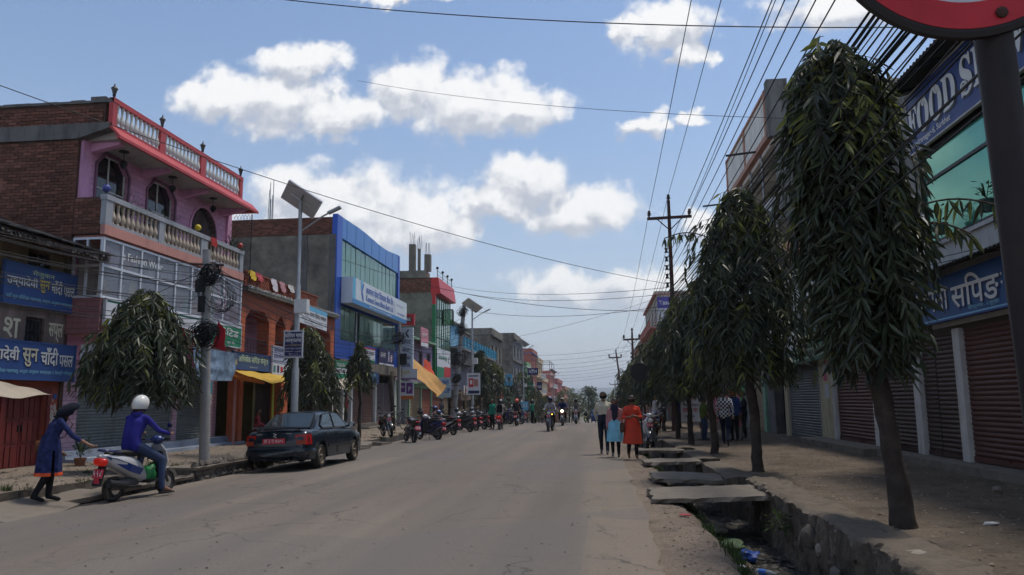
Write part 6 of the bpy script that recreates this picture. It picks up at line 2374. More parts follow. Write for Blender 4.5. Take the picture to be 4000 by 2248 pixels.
RF=[
('white_house','off-white two-storey house hidden behind the street trees',7.3,50.3,62,2,3.2,M_OFFW,M_PLAST,3,False),
('mint_house','pale mint house behind the row of street trees',7.3,62.3,75,2,3.2,mat('mint_wall',(.25,.4,.32),.85,var=.12),M_PLAST,3,False),
('sand_house','sand coloured house behind the far street trees',7.3,75.3,88.5,2,3.2,mat('sand_wall',(.4,.33,.24),.85,var=.12),M_PLAST,3,True),
]
for nm,lab,xf,a,c,st_,fh,wm,tr,wn_,bal in RF:
 house(nm,lab,xf,-1,a,c,gz((a+c)/2),st_,fh,wm,tr,M_WOODB,wins=wn_,balc=bal)
mpk=mat('coral_trim',(.5,.2,.16),.85,var=.1)
house('coral_house','four-storey cream house with coral balconies and blue window above the trees',6.9,-1,89,111,gz(100),4,3.7,mat('pale_cream_wall',(.42,.38,.31),.85,var=.12,dirt=.3),mpk,mat('blue_frame',(.05,.1,.4),.6),wins=4,balc=True,parapet=.3)
house('brown_house','ochre and brown house past the second utility pole',7.0,-1,119,150,gz(134),4,3.1,mat('tan_brown_wall',(.33,.25,.14),.85,var=.15,dirt=.4),M_SALMON,M_WOODB,wins=5,balc=False,sidem=mat('brown_side',(.2,.15,.11),.9,var=.2,dirt=.5))
house('yellow_house','yellow house beyond the brown one on the right',6.6,-1,153,200,gz(176),3,3.0,mat('straw_wall',(.48,.37,.14),.85,var=.12),M_SALMON,M_WOODB,wins=6)
house('last_right_house','small pink house at the end of the right row',5.5,-1,205,250,gz(226),2,3.0,mat('dusty_pink_wall',(.42,.22,.2),.85,var=.12),M_SALMON,M_WOODB,wins=6)
sign('tall white and violet company banner on the coral house corner',(6.9,88.7,8.0),UX,2.4,5.2,mat('banner_grey_white',(.5,.5,.54),.6),[('Yasuda',.2,4.3,1.9,.5,M_LW)],[(0,3.9,2.4,1.3,mat('print_violet',(.08,.06,.32),.5)),(0,0,1.4,.6,mat('print_violet',(.08,.06,.32),.5))],thick=.08,name='banner_board')
# ================================================================ trees
M_BARK=mat('ashoka_bark',(.045,.034,.027),.95,var=.3,scale=6,bump=.8,bscale=18,dirt=.4,dirt_col=(.12,.095,.075),dscale=3)
M_LEAF=mat('ashoka_leaf',(.042,.053,.026),.45,var=0,island=.6,transl=.25,spec=.5)
M_LEAFN=mat('ashoka_new_leaf',(.16,.175,.045),.55,var=0,island=.45,transl=.4,spec=.4)
def leaf_geo(p,d,s,l,w,curl):
 """pointed wavy leaf from p along d, side vector s; four facets with a fold and a drooping tip"""
 n=s.cross(d).normalized()
 a=p+d*l*.3+Vector((0,0,-curl*l*.10))
 c=p+d*l*.68+Vector((0,0,-curl*l*.30))
 t=p+d*l+Vector((0,0,-curl*l*.55))
 f=n*w*.35
 return[p,a+s*w-f,a+f,a-s*w-f,c+s*w*.8-f,c+f*.7,c-s*w*.8-f,t],[(0,1,2),(0,2,3),(1,4,5,2),(2,5,6,3),(4,7,5),(5,7,6)]
def ashoka(label,x,y,zg,zb,zt,prof,ntw,leaf_l,seed,lean=(0,0),trunk_r=.11,n_ind=0,new=.12,extra=()):
 """weeping ashoka: trunk, hanging twigs set with long leaves; prof gives the radius from the bottom (0) to the top (1)"""
 rr=random.Random(seed)
 t=thing('street_tree',label,'tree',(x,y,zg),'weeping street trees')
 top=Vector((x+lean[0],y+lean[1],zt-.15))
 pts,rad=[],[]
 for k in range(15):
  q=k/14
  p=Vector((x,y,zg-.12)).lerp(top,q)+Vector((.12*noise.noise(Vector((q*4,seed,0))),.12*noise.noise(Vector((q*3,seed,4))),0))
  pts.append(p)
  rad.append(trunk_r*(1.25 if k==0 else(1.05-.75*q)))
 pts=[pts[i//4].lerp(pts[min(14,i//4+1)],(i%4)/4)for i in range(57)]
 rad=[rad[i//4]+(rad[min(14,i//4+1)]-rad[i//4])*(i%4)/4 for i in range(57)]
 tb=MB().tube(pts,rad,14)
 vs=[]
 for p in tb.v:
  vs.append(tuple(Vector(p)+noise.noise_vector(Vector(p)*5)*.03+noise.noise_vector(Vector(p)*16)*.008))
 tb.v=vs
 tr=tb.build('trunk',M_BARK,t,fix=False,smooth=180)
 def R_(q):
  q=max(0,min(1,q))*(len(prof)-1)
  i=min(int(q),len(prof)-2)
  return prof[i]+(prof[i+1]-prof[i])*(q-i)
 def axis(z):
  q=(z-zg)/max(.01,zt-zg)
  return Vector((x+lean[0]*q,y+lean[1]*q,0))
 A,Bn,tw,ind=MB(),MB(),MB(),[]
 for i in range(ntw):
  q=rr.random()**.9
  z=zb+.25+(zt-zb-.2)*q
  a=rr.uniform(0,2*pi)
  R0=R_((z-zb)/(zt-zb))
  r0=R0*sqrt(rr.uniform(.12,1.0))
  if rr.random()<.1:
   r0=R0*rr.uniform(1.0,1.3)
  bump=1+.3*noise.noise(Vector((cos(a)*1.6,sin(a)*1.6,z*1.1+seed)))
  r0*=bump
  c=axis(z)
  out=Vector((cos(a),sin(a),0))
  p0=c+out*(r0*.45)+Vector((0,0,z+.12))
  L=rr.uniform(.4,.85)*min(1.0,.55+R0)
  L=min(L,z-zb+rr.uniform(-.05,.15)+.12)
  if L<.15:
   continue
  m=max(3,int(L/.075))
  path=[]
  for k in range(m+1):
   s=k/m
   o_=r0*(.45+.55*sin(min(1,s*1.5)*pi/2))
   path.append(c+out*o_+Vector((0,0,z+.12+.06*sin(s*3)-L*s**1.35)))
  tw.tube(path[::2]if len(path)>4 else path,.005,3,cap=False)
  young=rr.random()<new*(2.6 if(z-zb)/(zt-zb)>.75 else .55)
  for k in range(1,m+1):
   for sd in(-1,1):
    if rr.random()<.12:
     continue
    tang=Vector((-sin(a),cos(a),0))
    d=(out*rr.uniform(-.1,.75)+tang*sd*rr.uniform(.15,.95)+Vector((0,0,-rr.uniform(.15,1.35)))).normalized()
    s=d.cross(Vector((rr.uniform(-1,1),rr.uniform(-1,1),rr.uniform(-.3,.3)))).normalized()
    l=leaf_l*rr.uniform(.45,1.2)
    vs,fs=leaf_geo(path[k],d,s,l,l*rr.uniform(.085,.125),rr.uniform(.1,.6))
    cp=path[k]
    front=(-cp.x*out.x-cp.y*out.y)/max(.1,hypot(cp.x,cp.y))
    if n_ind and front>.3 and r0>.72*R0*bump and len(ind)<n_ind and rr.random()<.35:
     ind.append((path[k].copy(),d,s,l,young))
    else:
     (Bn if young else A).add(vs,fs)
     # crown top tuft
 for i in range(int(40*ntw/200)):
  a=rr.uniform(0,6.28)
  c=axis(zt)
  p=c+Vector((cos(a)*.18*rr.random(),sin(a)*.18*rr.random(),zt-rr.uniform(0,.35)))
  d=Vector((cos(a)*rr.uniform(.3,1),sin(a)*rr.uniform(.3,1),rr.uniform(-.6,.5))).normalized()
  s=d.cross(Vector((rr.uniform(-1,1),rr.uniform(-1,1),0.2))).normalized()
  vs,fs=leaf_geo(p,d,s,leaf_l*rr.uniform(.6,1),leaf_l*.1,rr.uniform(.2,.8))
  (Bn if rr.random()<.5 else A).add(vs,fs)
  # straggling outer branches
 for(ex,ey,ez,hx,hy,hz)in extra:
  p0,p1=Vector((ex,ey,ez)),Vector((hx,hy,hz))
  path=[p0.lerp(p1,k/9)+Vector((0,0,.12*sin(k/9*pi)))for k in range(10)]
  tw.tube(path,.012,5)
  for k in range(3,10):
   for sd in range(3):
    d=Vector((rr.uniform(-.6,.6),rr.uniform(-.6,.6),-rr.uniform(.5,1.2))).normalized()
    s=d.cross(Vector((rr.uniform(-1,1),rr.uniform(-1,1),.1))).normalized()
    vs,fs=leaf_geo(path[k],d,s,leaf_l*rr.uniform(.7,1.1),leaf_l*.11,rr.uniform(.2,.8))
    (Bn if rr.random()<.35 else A).add(vs,fs)
 cr=A.build('crown',M_LEAF,t,fix=False)
 if Bn.v:
  Bn.build('young_leaves',M_LEAFN,t,fix=False)
 if tw.v:
  tw.build('twigs',M_BARK,t,fix=False)
 if ind:
  base=[]
  for k in range(4):
   vs,fs=leaf_geo(Vector((0,0,0)),Vector((0,1,0)),Vector((1,0,0)),1.0,.1+.012*k,.15*k)
   for mm in(M_LEAFI,M_LEAFNI):
    base.append(MB().add(vs,fs).mesh('leaf',mm))
  for(p,d,s,l,yg)in ind:
   o=link(base[2*rr.randint(0,3)+(1 if yg else 0)],'leaf',t)
   n=s.cross(d).normalized()
   o.matrix_basis=Matrix(((s.x*l,d.x*l,n.x*l,p.x),(s.y*l,d.y*l,n.y*l,p.y),(s.z*l,d.z*l,n.z*l,p.z),(0,0,0,1)))
 return t
M_LEAFI=mat('ashoka_leaf_single',(.044,.056,.028),.45,var=0,objrnd=.5,transl=.22,spec=.4)
M_LEAFNI=mat('ashoka_new_leaf_single',(.11,.14,.03),.5,var=0,objrnd=.4,transl=.35,spec=.4)
COLP=[.6,.78,.9,.97,1.0,1.06,1.1,1.08,1.0,.84,.55]
ashoka('nearest tall street tree with dense column of drooping leaves, beside blue shop sign',3.36,9.35,.1,1.95,5.75,[.64*k for k in COLP],700,.235,3,(-.42,0),.125,260,.10,
extra=[(3.6,9.2,3.7,4.6,9.0,3.65),(3.6,9.4,3.5,4.3,9.2,3.4)])
CONE=[.5,.8,.95,1.0,1.0,.98,.94,.86,.72,.54,.3]
ashoka('second street tree from the camera on the right, broad dark cone above the gutter slabs',3.14,16.25,.1,1.95,5.8,[1.15*k for k in CONE],700,.235,4,(-.12,0),.11,0,.13,extra=[(2.4,16.2,4.9,1.45,16.1,4.9)])
ashoka('third street tree on the right, behind the checked shirt man',3.05,21.65,.1,1.8,4.75,[1.2*k for k in CONE],520,.24,5,(-.1,0),.1,0,.1)
ashoka('fourth street tree on the right, near the walking trio',3.0,26.25,.1,1.75,4.9,[1.15*k for k in CONE],420,.26,6,(-.15,0),.09,0,.1)
ashoka('fifth street tree on the right, above the fruit cart',2.95,30.3,.1,1.7,4.7,[1.15*k for k in CONE],320,.28,7,(-.1,0),.09,0,.1)
ashoka('sixth street tree on the right, by the parked blue motorcycle',3.0,37.2,.1,1.6,4.6,[1.3*k for k in CONE],220,.32,8,(0,0),.09,0,.1)
for i,(x,y,h)in enumerate(((3.1,44,4.5),(3.0,52,4.6),(3.1,61,4.8),(3.0,71,5.0),(3.2,84,5.2))):
 ashoka(['seventh','eighth','ninth','tenth','farthest'][i]+' street tree of the right row, receding toward the poles',x,y,gz(y),gz(y)+1.5,gz(y)+h,[1.35*k for k in CONE],150,.42,20+i,(0,0),.09,0,.12)
BUSH=[.95,1.05,1.08,1.06,1.02,.97,.9,.8,.66,.48,.26]
ashoka('broad bell-shaped street tree behind the scooter rider on the left',-10.0,15.7,.05,1.72,3.9,[1.0*k for k in BUSH],620,.25,31,(.25,0),.1,0,.12)
ashoka('leaning street tree behind the solar lamp pole on the left',-10.2,26.9,.05,1.35,4.2,[1.0*k for k in BUSH],360,.26,32,(-.15,0),.1,0,.2)
LOL=[.35,.8,.95,1,1,.95,.85,.7,.5,.25,.06]
ashoka('small lollipop street tree with bare trunk beyond the dark car',-10.4,33.0,.05,2.25,4.15,[.62*k for k in LOL],130,.28,33,(0,0),.085,0,.15)
for i,(x,y,zb,zt,r,w)in enumerate(((-9.4,68,1.2,5.4,1.7,'far cone tree before the stepped grey house'),(-9.2,60,2.3,5.6,.6,'slim leafy sapling beside the second solar lamp'),(-9.4,97,.8,6.4,2.3,'tall dark cone tree past the third solar lamp'),(-9.6,118,.5,5.0,1.8,'small tree before the green house'),(-9.5,140,.2,5.0,2.0,'faint tree before the ochre house'))):
 ashoka(w+' on the left',x,y,gz(y),gz(y)+zb,gz(y)+zt,[r*k for k in CONE],130,.45,40+i,(0,0),.09,0,.12)
 # bare dead trunk by the leaning posts
b=MB()
b.tube([(-10.9,40.6,-.05),(-10.95,40.6,1.4),(-11.1,40.6,2.6),(-11.0,40.6,3.2)],[.13,.11,.13,.1],10)
tag(b.build('dead_trunk',M_BARK,smooth=180),'dark bare dead trunk standing beside a steel post past the car','tree')
def far_tree(label,x,y,h,r,seed,m,n=900,zb=.3,group='trees in the hazy distance'):
 t=thing('far_tree',label,'tree',(x,y,gz(y)),group)
 rr=random.Random(seed)
 z0=gz(y)
 MB().tube([(x,y,z0-.5),(x+.2,y,z0+h*.5),(x,y,z0+h*.9)],[h*.025,h*.016,h*.005],7).build('trunk',M_BARK,t)
 b=MB()
 cl=[(rr.gauss(0,r*.45),rr.gauss(0,r*.45),h*rr.uniform(zb+.1,.92),r*rr.uniform(.25,.5))for _ in range(16)]
 for i in range(n):
  cx,cy,cz,cr=rr.choice(cl)
  k=1-max(0,(cz/h-.5))*1.0
  d=Vector((rr.gauss(0,1),rr.gauss(0,1),rr.gauss(0,1))).normalized()*cr*rr.random()**.33
  p=Vector((x+cx*k+d.x,y+cy*k+d.y,z0+cz+d.z*.8))
  e=Vector((rr.gauss(0,1),rr.gauss(0,1),rr.gauss(0,1))).normalized()
  f=e.orthogonal().normalized()
  s=r*rr.uniform(.05,.1)
  b.add([p-e*s,p+f*s*.6,p+e*s,p-f*s*.6],[(0,1,2,3)])
 b.build('crown',m,t,fix=False)
M_FARL=mat('far_leaf_dark',(.03,.045,.02),.9,var=0,island=.4)
M_FARP=mat('far_leaf_pale',(.09,.1,.045),.9,var=0,island=.4)
far_tree('big dark rounded tree where the street ends',-3.4,235,11.5,4.2,1,M_FARL,1600,.1)
far_tree('second dark tree joined to the big one at street end',0.6,240,8.5,4.2,2,M_FARL,1200,.05)
for i,(x,y,h,r)in enumerate(((-9.5,190,8.5,2.6),(-8.2,215,10,3.0),(-6.8,230,10,3.2),(-9.0,255,10,3.2),(5.2,225,11,3.4),(7.4,240,12,4))):
 far_tree(['pale slender tree beside the last left houses','pale feathery tree second from the last houses','pale wispy tree touching the big dark one','pale tree behind the wispy pair','olive tree right of the big dark one','olive tree behind the far pole'][i],x,y,h,r,10+i,M_FARP,800,.15)
 # ================================================================ poles, lamps, road signs and wires
M_WIRE=mat('cable_black',(.012,.012,.014),.6,var=0)
M_RUST=mat('rusty_steel',(.075,.035,.028),.8,.3,var=.3,scale=6,dirt=.3)
M_CPOLE=mat('pole_concrete',(.27,.26,.25),.9,var=.2,scale=3,dirt=.6,dirt_col=(.1,.085,.075),streak=True,dscale=2)
M_INSUL=mat('insulator_brown',(.03,.022,.02),.25,var=0)
def tangle(parent,name,c,R_,n,seed,r=.009,flat=.7,m=None):
 """loops of slack cable hung on a pole"""
 rr=random.Random(seed)
 b=MB()
 for i in range(n):
  q=R_*rr.uniform(.55,1.1)
  ax=Vector((rr.gauss(0,.35),-1+rr.gauss(0,.3),rr.gauss(0,.25))).normalized()
  e=ax.orthogonal().normalized()
  f=ax.cross(e)
  o=Vector(c)+Vector((rr.gauss(0,R_*.25),rr.gauss(0,.06),rr.gauss(0,R_*.2)))
  a0,sp_=rr.uniform(0,6.28),rr.uniform(4.5,6.6)
  b.tube([o+e*q*cos(a0+sp_*k/16)+f*q*flat*sin(a0+sp_*k/16)+ax*.03*sin(k)for k in range(17)],r*rr.uniform(.6,1.2),4,cap=False)
 return b.build(name,m or M_WIRE,parent,fix=False)
def ins(b,c,s=1.0):
 b.lathe([(.03*s,0),(.03*s,.06*s),(.09*s,.08*s),(.05*s,.13*s),(.09*s,.15*s),(.045*s,.2*s),(.07*s,.23*s),(.02*s,.28*s)],c,10)
 # near left pole wrapped in cable
t=thing('utility_pole','weathered concrete pole wrapped in black cable coils before the pink house','pole',(-9.15,17.4,0))
MB().tube([(-9.15,17.4,-.1),(-9.25,17.4,2.6),(-9.36,17.4,5.25)],[.125,.11,.09],12).build('shaft',M_CPOLE,t,smooth=60)
tangle(t,'cable_coil',(-9.26,17.28,3.2),.30,46,1,.011)
tangle(t,'cable_coil',(-9.18,17.25,4.62),.26,34,2,.011)
tangle(t,'cable_coil',(-9.0,17.3,4.1),.34,16,3,.007,1.3)
b=MB()
b.box((-9.5,17.2,4.2),(-9.3,17.32,4.5))
b.box((-9.42,17.22,3.72),(-9.28,17.34,4.1))
b.build('junction_box',M_BLACK,t)
b=MB()
b.beam((-9.75,17.38,4.92),(-8.9,17.38,4.86),.05,.05)
b.build('cross_arm',M_RUST,t)
MR=mat('flag_red',(.45,.02,.03),.85,var=.15,transl=.2)
cloth('flag','red pennant flag hanging right of the cable-wrapped pole',[(-8.93,17.3,3.5),(-8.74,17.3,3.3),(-8.72,17.3,2.78),(-9.02,17.3,2.9)],MR,.0,6,'flag','red pennants on the pole',.02)
cloth('flag','red pennant flag left of the cable-wrapped pole, by the tree',[(-9.95,17.3,3.42),(-9.5,17.3,3.25),(-9.82,17.3,3.02),(-10.0,17.3,3.08)],MR,.0,6,'flag','red pennants on the pole',.02,3)
def solar_lamp(label,x,y,h=7.9,k=0):
 z=gz(y)
 t=thing('solar_street_lamp',label,'street lamp',(x,y,z),'solar street lamps on the left')
 MB().lathe([(.11,-.1),(.11,2.6),(.085,2.65),(.085,5.2),(.06,5.25),(.06,h)],(x,y,z),12).build('pole',M_GALV,t,smooth=40)
 MB().lathe([(.18,-.05),(.18,.03),(.12,.05)],(x,y,z),12).build('base_plate',M_GALV,t)
 # panel tilted toward the street-side sun
 c=Vector((x-.02,y+.05,z+h+.05))
 ax,ay=Vector((.36,0,-.42))*1.2,Vector((.18,-.42,.06))*1.0
 ax,ay=Vector((.52,.05,-.36)),Vector((.34,-.5,.13))
 n=ax.cross(ay).normalized()
 n=n if n.z>0 else-n
 p=MB().obox(c+n*.03,ax,ay,n*.012).build('solar_panel',mat('panel_back',(.42,.42,.42),.6,var=.08),t)
 MB().obox(c+n*.045,ax*.97,ay*.97,n*.004).build('solar_cells',mat('panel_cells',(.01,.015,.05),.15,var=0),p,local=True)
 b=MB()
 for a,d in((ax,ay),(-ax,ay),(ay,ax),(-ay,ax)):
  b.beam(c+n*.03+a-d,c+n*.03+a+d,.03,.04,upv=n)
 b.build('panel_rim',M_ALU,p,local=True)
 b=MB()
 b.beam(c-ay*.6-n*.0,c+ay*.6-n*.0,.04,.04)
 b.beam(c-ax*.6-n*.0,c+ax*.6-n*.0,.04,.04)
 b.box((c.x-.08,c.y-.05,c.z-.02),(c.x+.06,c.y+.08,c.z+.01))
 b.build('panel_bracket',M_GALV,p,local=True)
 a=MB().tube([(x,y,z+h-1.0),(x+.75,y-.02,z+h-.52),(x+.98,y-.02,z+h-.4)],.03,8).build('lamp_arm',M_GALV,t)
 MB().obox((x+1.12,y-.02,z+h-.34),(.2,0,.09),(0,.075,0),(-.02,0,.035)).build('lamp_head',mat('lamp_grey',(.25,.26,.27),.5,.3),a,local=True)
 MB().box((x+.02,y-.32,z+4.3),(x+.42,y-.08,z+4.72)).build('battery_box',M_WHITE,t)
 return t
solar_lamp('solar street lamp nearest the car with slanted panel and blue notice board',-9.25,22.9)
solar_lamp('second solar street lamp, with a poster, past the parked motorcycles',-9.0,55.0,8.5)
solar_lamp('third solar street lamp along the left kerb before the far houses',-8.9,92,9.5)
solar_lamp('fourth and farthest solar street lamp on the left',-8.7,150,10)
sign('navy Korean language class board tied on the solar lamp pole',(-9.56,22.72,2.95),UX,.58,.80,M_NAVY,
[('कोरियन भाषा',.02,.6,.54,.16,M_LW),('अल्फामा',.03,.42,.52,.14,M_LW),('१०० % ग्यारेन्टी भाषा',.03,.33,.52,.07,M_LY),('हाम्रो मार्टिल एकेडेमी',.03,.23,.52,.06,M_LW),('वीरेन्द्रनगर - ६ सुर्खेत',.03,.15,.52,.05,M_LW),('फोन : ०८३',.15,.08,.3,.04,M_LW),('९८४८०८३',.03,.02,.5,.04,M_LW)],frame=M_ALU,thick=.02)
sign('white poster with red picture on the second solar lamp pole',(-9.35,54.8,gz(55)+2.1),UX,.95,1.55,M_SIGNW,[],[(.12,.55,.35,.62,M_LR),(.5,.6,.3,.5,M_SALMON),(.2,.75,.18,.3,M_LW),(.08,.1,.8,.2,M_LN),(.1,1.3,.7,.08,M_LN)],thick=.03,name='poster')
sign('small blue AI board low on the third lamp pole',(-9.2,91.5,gz(92)+1.6),UX,.9,1.0,M_CYAN,[('A1',.2,.3,.5,.5,M_LW)],thick=.03,name='poster')
sign('dark blue board with white Devanagari above the far cone tree',(-8.8,96.5,gz(96)+6.0),UX,1.35,.85,M_NAVY,[('दाँत',.15,.2,1.05,.5,M_LW)],thick=.05)
# steel post and leaning concrete pole further on
t=thing('utility_pole','straight grey post carrying cables in front of the bank corner','pole',(-12.1,46.3,0))
MB().tube([(-12.1,46.3,-.1),(-12.12,46.3,6.4)],[.13,.10],10).build('shaft',M_CPOLE,t,smooth=60)
tangle(t,'cable_coil',(-12.1,46.15,5.4),.4,26,7,.012)
MB().box((-12.0,46.0,3.8),(-11.6,46.2,4.5)).build('meter_box',M_BLACK,t)
t=thing('utility_pole','leaning concrete pole knotted with cables behind the parked motorcycles','pole',(-9.5,50,0))
MB().tube([(-9.5,50,-.2),(-9.06,50,4.43),(-8.71,50,7.9)],[.18,.16,.13],10).build('shaft',M_CPOLE,t,smooth=60)
for k,(z,R_)in enumerate(((4.3,.5),(6.2,.35),(7.4,.3),(3.0,.3))):
 tangle(t,'cable_coil',(-9.5+.1*z,49.75,z),R_,22,20+k,.013)
b=MB()
for z in(1.2,1.9,2.6,3.3,5.2):
 x=-9.5+.1*z
 b.tube([(x-.27,49.85,z),(x,49.7,z+.03),(x+.27,49.85,z)],.02,5)
b.build('cable_band',M_WIRE,t)
def steel_pole(label,x,y,zt,arm,lean=0.0,shackles=True):
 z=gz(y)
 t=thing('power_pole',label,'power pole',(x,y,z),'steel power poles on the right')
 k=1.0 if y<60 else 1.5
 MB().tube([(x-.15,y,z-.2),(x,y,z+(zt-z)*.6),(x+lean,y,zt)],[.13*k,.1*k,.075*k],8).build('shaft',M_RUST,t)
 za=zt-.85
 b=MB()
 b.beam((arm[0]+lean,y,za-.03),(arm[1]+lean,y,za+.03),.1*k,.13*k)
 ca=b.build('cross_arm',M_RUST,t)
 b=MB()
 m=(arm[0]+arm[1])/2+lean
 for s in(-1,1):
  b.beam((m+s*.62,y,za-.03),(m,y,za-.62),.045*k,.045*k)
 b.build('brace',M_RUST,ca,local=True)
 b=MB()
 for q in((arm[0]+.1+lean,y,za+.05),(arm[1]-.1+lean,y,za+.08),(x+lean,y,zt-.02)):
  ins(b,q,1.2*k)
 b.build('insulator',M_INSUL,t)
 if shackles:
  b=MB()
  for i in range(5):
   zz=za-1.7-i*.42
   b.lathe([(.06,0),(.08,.04),(.045,.09),(.08,.14),(.06,.18)],(x-.2,y,zz),8)
  b.build('insulator',M_INSUL,t)
  b=MB()
  for i in range(5):
   zz=za-1.7-i*.42
   b.box((x-.3,y-.02,zz-.03),(x,y+.02,zz))
   b.box((x-.3,y-.02,zz+.18),(x,y+.02,zz+.21))
  b.build('bracket',M_RUST,t)
  tangle(t,'cable_coil',(x+.2,y-.1,6.3),.35,12,int(y),.012)
 return t
steel_pole('tall rusty steel power pole with tilted crossarm rising above the street trees',3.6,37,11.12,(2.55,4.67))
steel_pole('second steel power pole with bare crossarm, beyond the coral house',4.0,90,9.35,(2.94,4.9))
steel_pole('third power pole, leaning, with two crossarms far down the right',3.4,125,9.2,(2.2,4.3),-.5)
steel_pole('far thin power pole at the end of the right row',4.8,230,7.0,(3.2,6.2),0,False)
def wire(p0,p1,sag,r,label='thin black overhead wire',group='overhead wires',n=28):
 p0,p1=Vector(p0),Vector(p1)
 pts=[p0.lerp(p1,k/n)-Vector((0,0,sag*4*(k/n)*(1-k/n)))for k in range(n+1)]
 o=MB().tube(pts,r,5,cap=False).build('overhead_wire',M_WIRE,fix=False,smooth=180)
 return tag(o,label,'wire',group)
 # high-tension and low-tension lines of the right row, running back over the viewer
G1='power lines along the right pavement'
L1_='bare power line strung along the right pole row overhead'
PB=-8.0
for(xa,za,xb,zb_)in((2.65,10.62,1.85,10.9),(3.6,11.4,2.65,11.6),(4.6,10.62,3.6,10.8)):
 wire((xa,37,za),(xb,PB,zb_),.35,.011,L1_,G1,40)
 wire((xa,37,za),(xa+.35,90,8.9+(.5 if za>11 else 0)),.5,.012,L1_,G1)
 wire((xa+.35,90,8.9),(xa-.6,125,8.7),.3,.014,L1_,G1)
for i in range(5):
 wire((3.4,37,8.65-i*.42),(2.95+.04*i,PB,8.9-i*.42),.4,.011,L1_,G1,40)
 wire((3.4,37,8.65-i*.42),(3.8,90,6.8-i*.42),.4,.012,L1_,G1)
G2='bundled cables along the right pavement'
rr=random.Random(5)
for i in range(20):
 k=i/19
 wire((3.45+rr.uniform(-.1,.1),37,6.7-1.3*k+rr.uniform(-.1,.1)),(3.25+rr.uniform(-.25,.35)+.25*k,PB,6.5-1.0*k+rr.uniform(-.15,.15)),rr.uniform(.25,.6),rr.choice((.009,.013,.018)),'black telecom cable of the thick bundle crossing the street trees',G2,44)
for i in range(7):
 wire((3.3,37,5.0-.12*i),(1.9+.1*i,PB,4.9-.13*i),.75+rr.uniform(-.15,.2),.008,'low slack cable passing in front of the near tree crown',G2,44)
for i in range(3):
 wire((3.4,37,6.6-.2*i),(6.9,17-2.5*i,4.5-.3*i),.3,.008,'service cable dropping to the right shop awning','service cables',24)
 # wires across the street
G3='wires crossing the street'
for lab,p0,p1,sag,r in(
('long single wire crossing from the left roof edge to the tall power pole',(-14.3,14.9,9.1),(3.3,37,7.05),.55,.012),
('highest wire sweeping across the sky toward the food sign',(-13,17,12.6),(7.0,13.5,7.95),.5,.012),
('faint wire high across the sky behind the highest one',(-13,40,19.5),(6.9,24,10.2),.4,.010),
('upper wire from the green tower to the tall power pole',(-12.6,66,11.6),(3.4,37,6.85),.5,.013),
('second wire from the green tower to the tall power pole',(-12.6,63,10.9),(3.4,37,6.55),.6,.013),
('long wire from the bank front to the tall power pole',(-13,38,8.9),(3.4,37,5.75),.8,.013),
('wire from the leaning pole across to the tall power pole',(-8.75,50,7.6),(3.4,37,6.0),.5,.012),
('wire rising from the stepped house to the coral house',(-12.5,84,7.9),(6.9,92,13.4),.4,.016)):
 wire(p0,p1,sag,r,lab,G3,36)
for i in range(8):
 wire((-11.5,100+i*6,7.6-i*.35),(4.0,90+i*5,7.8-i*.3),.5,.014,'thin wire crossing the far end of the street',G3)
 # slack cables along the left
G4='slack cables along the left pavement'
for i in range(14):
 z=4.9-.11*i
 wire((-12.2+rr.uniform(-.4,.8),7.5,5.3-.1*i),(-9.3,17.4,z),rr.uniform(.15,.5),.008,'slack black cable strung before the old house to the wrapped pole',G4)
for i in range(16):
 z=4.95-.13*i
 wire((-9.3,17.4,z),(-12.1+rr.uniform(-.1,.1),46.3,5.9-.1*i),rr.uniform(.3,1.0),.009,'slack black cable running from wrapped pole to the bank post',G4)
for i in range(8):
 wire((-9.3,17.4,4.9-.15*i),(-12.6,19+1.0*i,4.4+rr.uniform(-.3,.9)),.2,.007,'service cable from the wrapped pole to the pink house',G4,16)
for i in range(10):
 wire((-12.1,46.3,6.1-.15*i),(-8.95,50,7.0-.3*i),rr.uniform(.1,.5),.011,'slack cable between the bank post and the leaning pole',G4,16)
for i in range(9):
 wire((-8.9,50,6.9-.35*i),(-12.7,62+4*i,5.6-.2*i),rr.uniform(.3,.8),.012,'slack cable fanning from the leaning pole to the houses',G4,20)
 wire((-8.9,50,6.4-.3*i),(-9.6,95,gz(95)+6.2-.2*i),rr.uniform(.5,1.2),.012,'slack cable receding from the leaning pole along the street',G4,20)
for i in range(4):
 wire((-9.25,22.9,4.6),(-13,30+2*i,5.4),.3,.007,'service cable from solar lamp pole to the orange house',G4,14)
 # round prohibition sign right beside the viewer
t=thing('traffic_sign','round red-rimmed traffic sign on a dark post, cut by the picture top','traffic sign',(.92,1.76,0))
MB().tube([(.985,1.79,-.1),(.915,1.79,2.9)],.040,16).build('post',mat('sign_post_paint',(.014,.010,.010),.6,.0,var=.25,scale=9,dirt=.3,dirt_col=(.07,.03,.02)),t,smooth=60)
cx,cy,cz=.855,1.735,2.652
d=MB().lathe([(.29,.0),(.302,.004),(.302,.02),(.285,.022)],(cx,cy,cz),64,axis='y').build('sign_plate',mat('plate_edge',(.02,.015,.016),.6,var=.2),t)
MB().lathe([(.22,-.0015),(.283,-.0015),(.284,.003),(.22,.003)],(cx,cy,cz),64,axis='y',cap=False).build('red_ring',mat('ring_red',(.50,.022,.03),.45,var=.12,scale=9,dirt=.2,dirt_col=(.2,.02,.02),dscale=8),d,local=True)
MB().lathe([(.0005,-.001),(.22,-.001)],(cx,cy,cz),48,axis='y',cap=False).build('white_field',mat('field_white',(.5,.5,.53),.5,var=.06),d,local=True)
b=MB()
b.lathe([(.013,0),(.013,-.008),(.006,-.011)],(cx+.065,cy,cz-.25),8,axis='y')
b.build('bolt',M_RUST,d,local=True)
t=thing('traffic_sign','round road sign seen from its dark back above the walking women','traffic sign',(1.47,28,0))
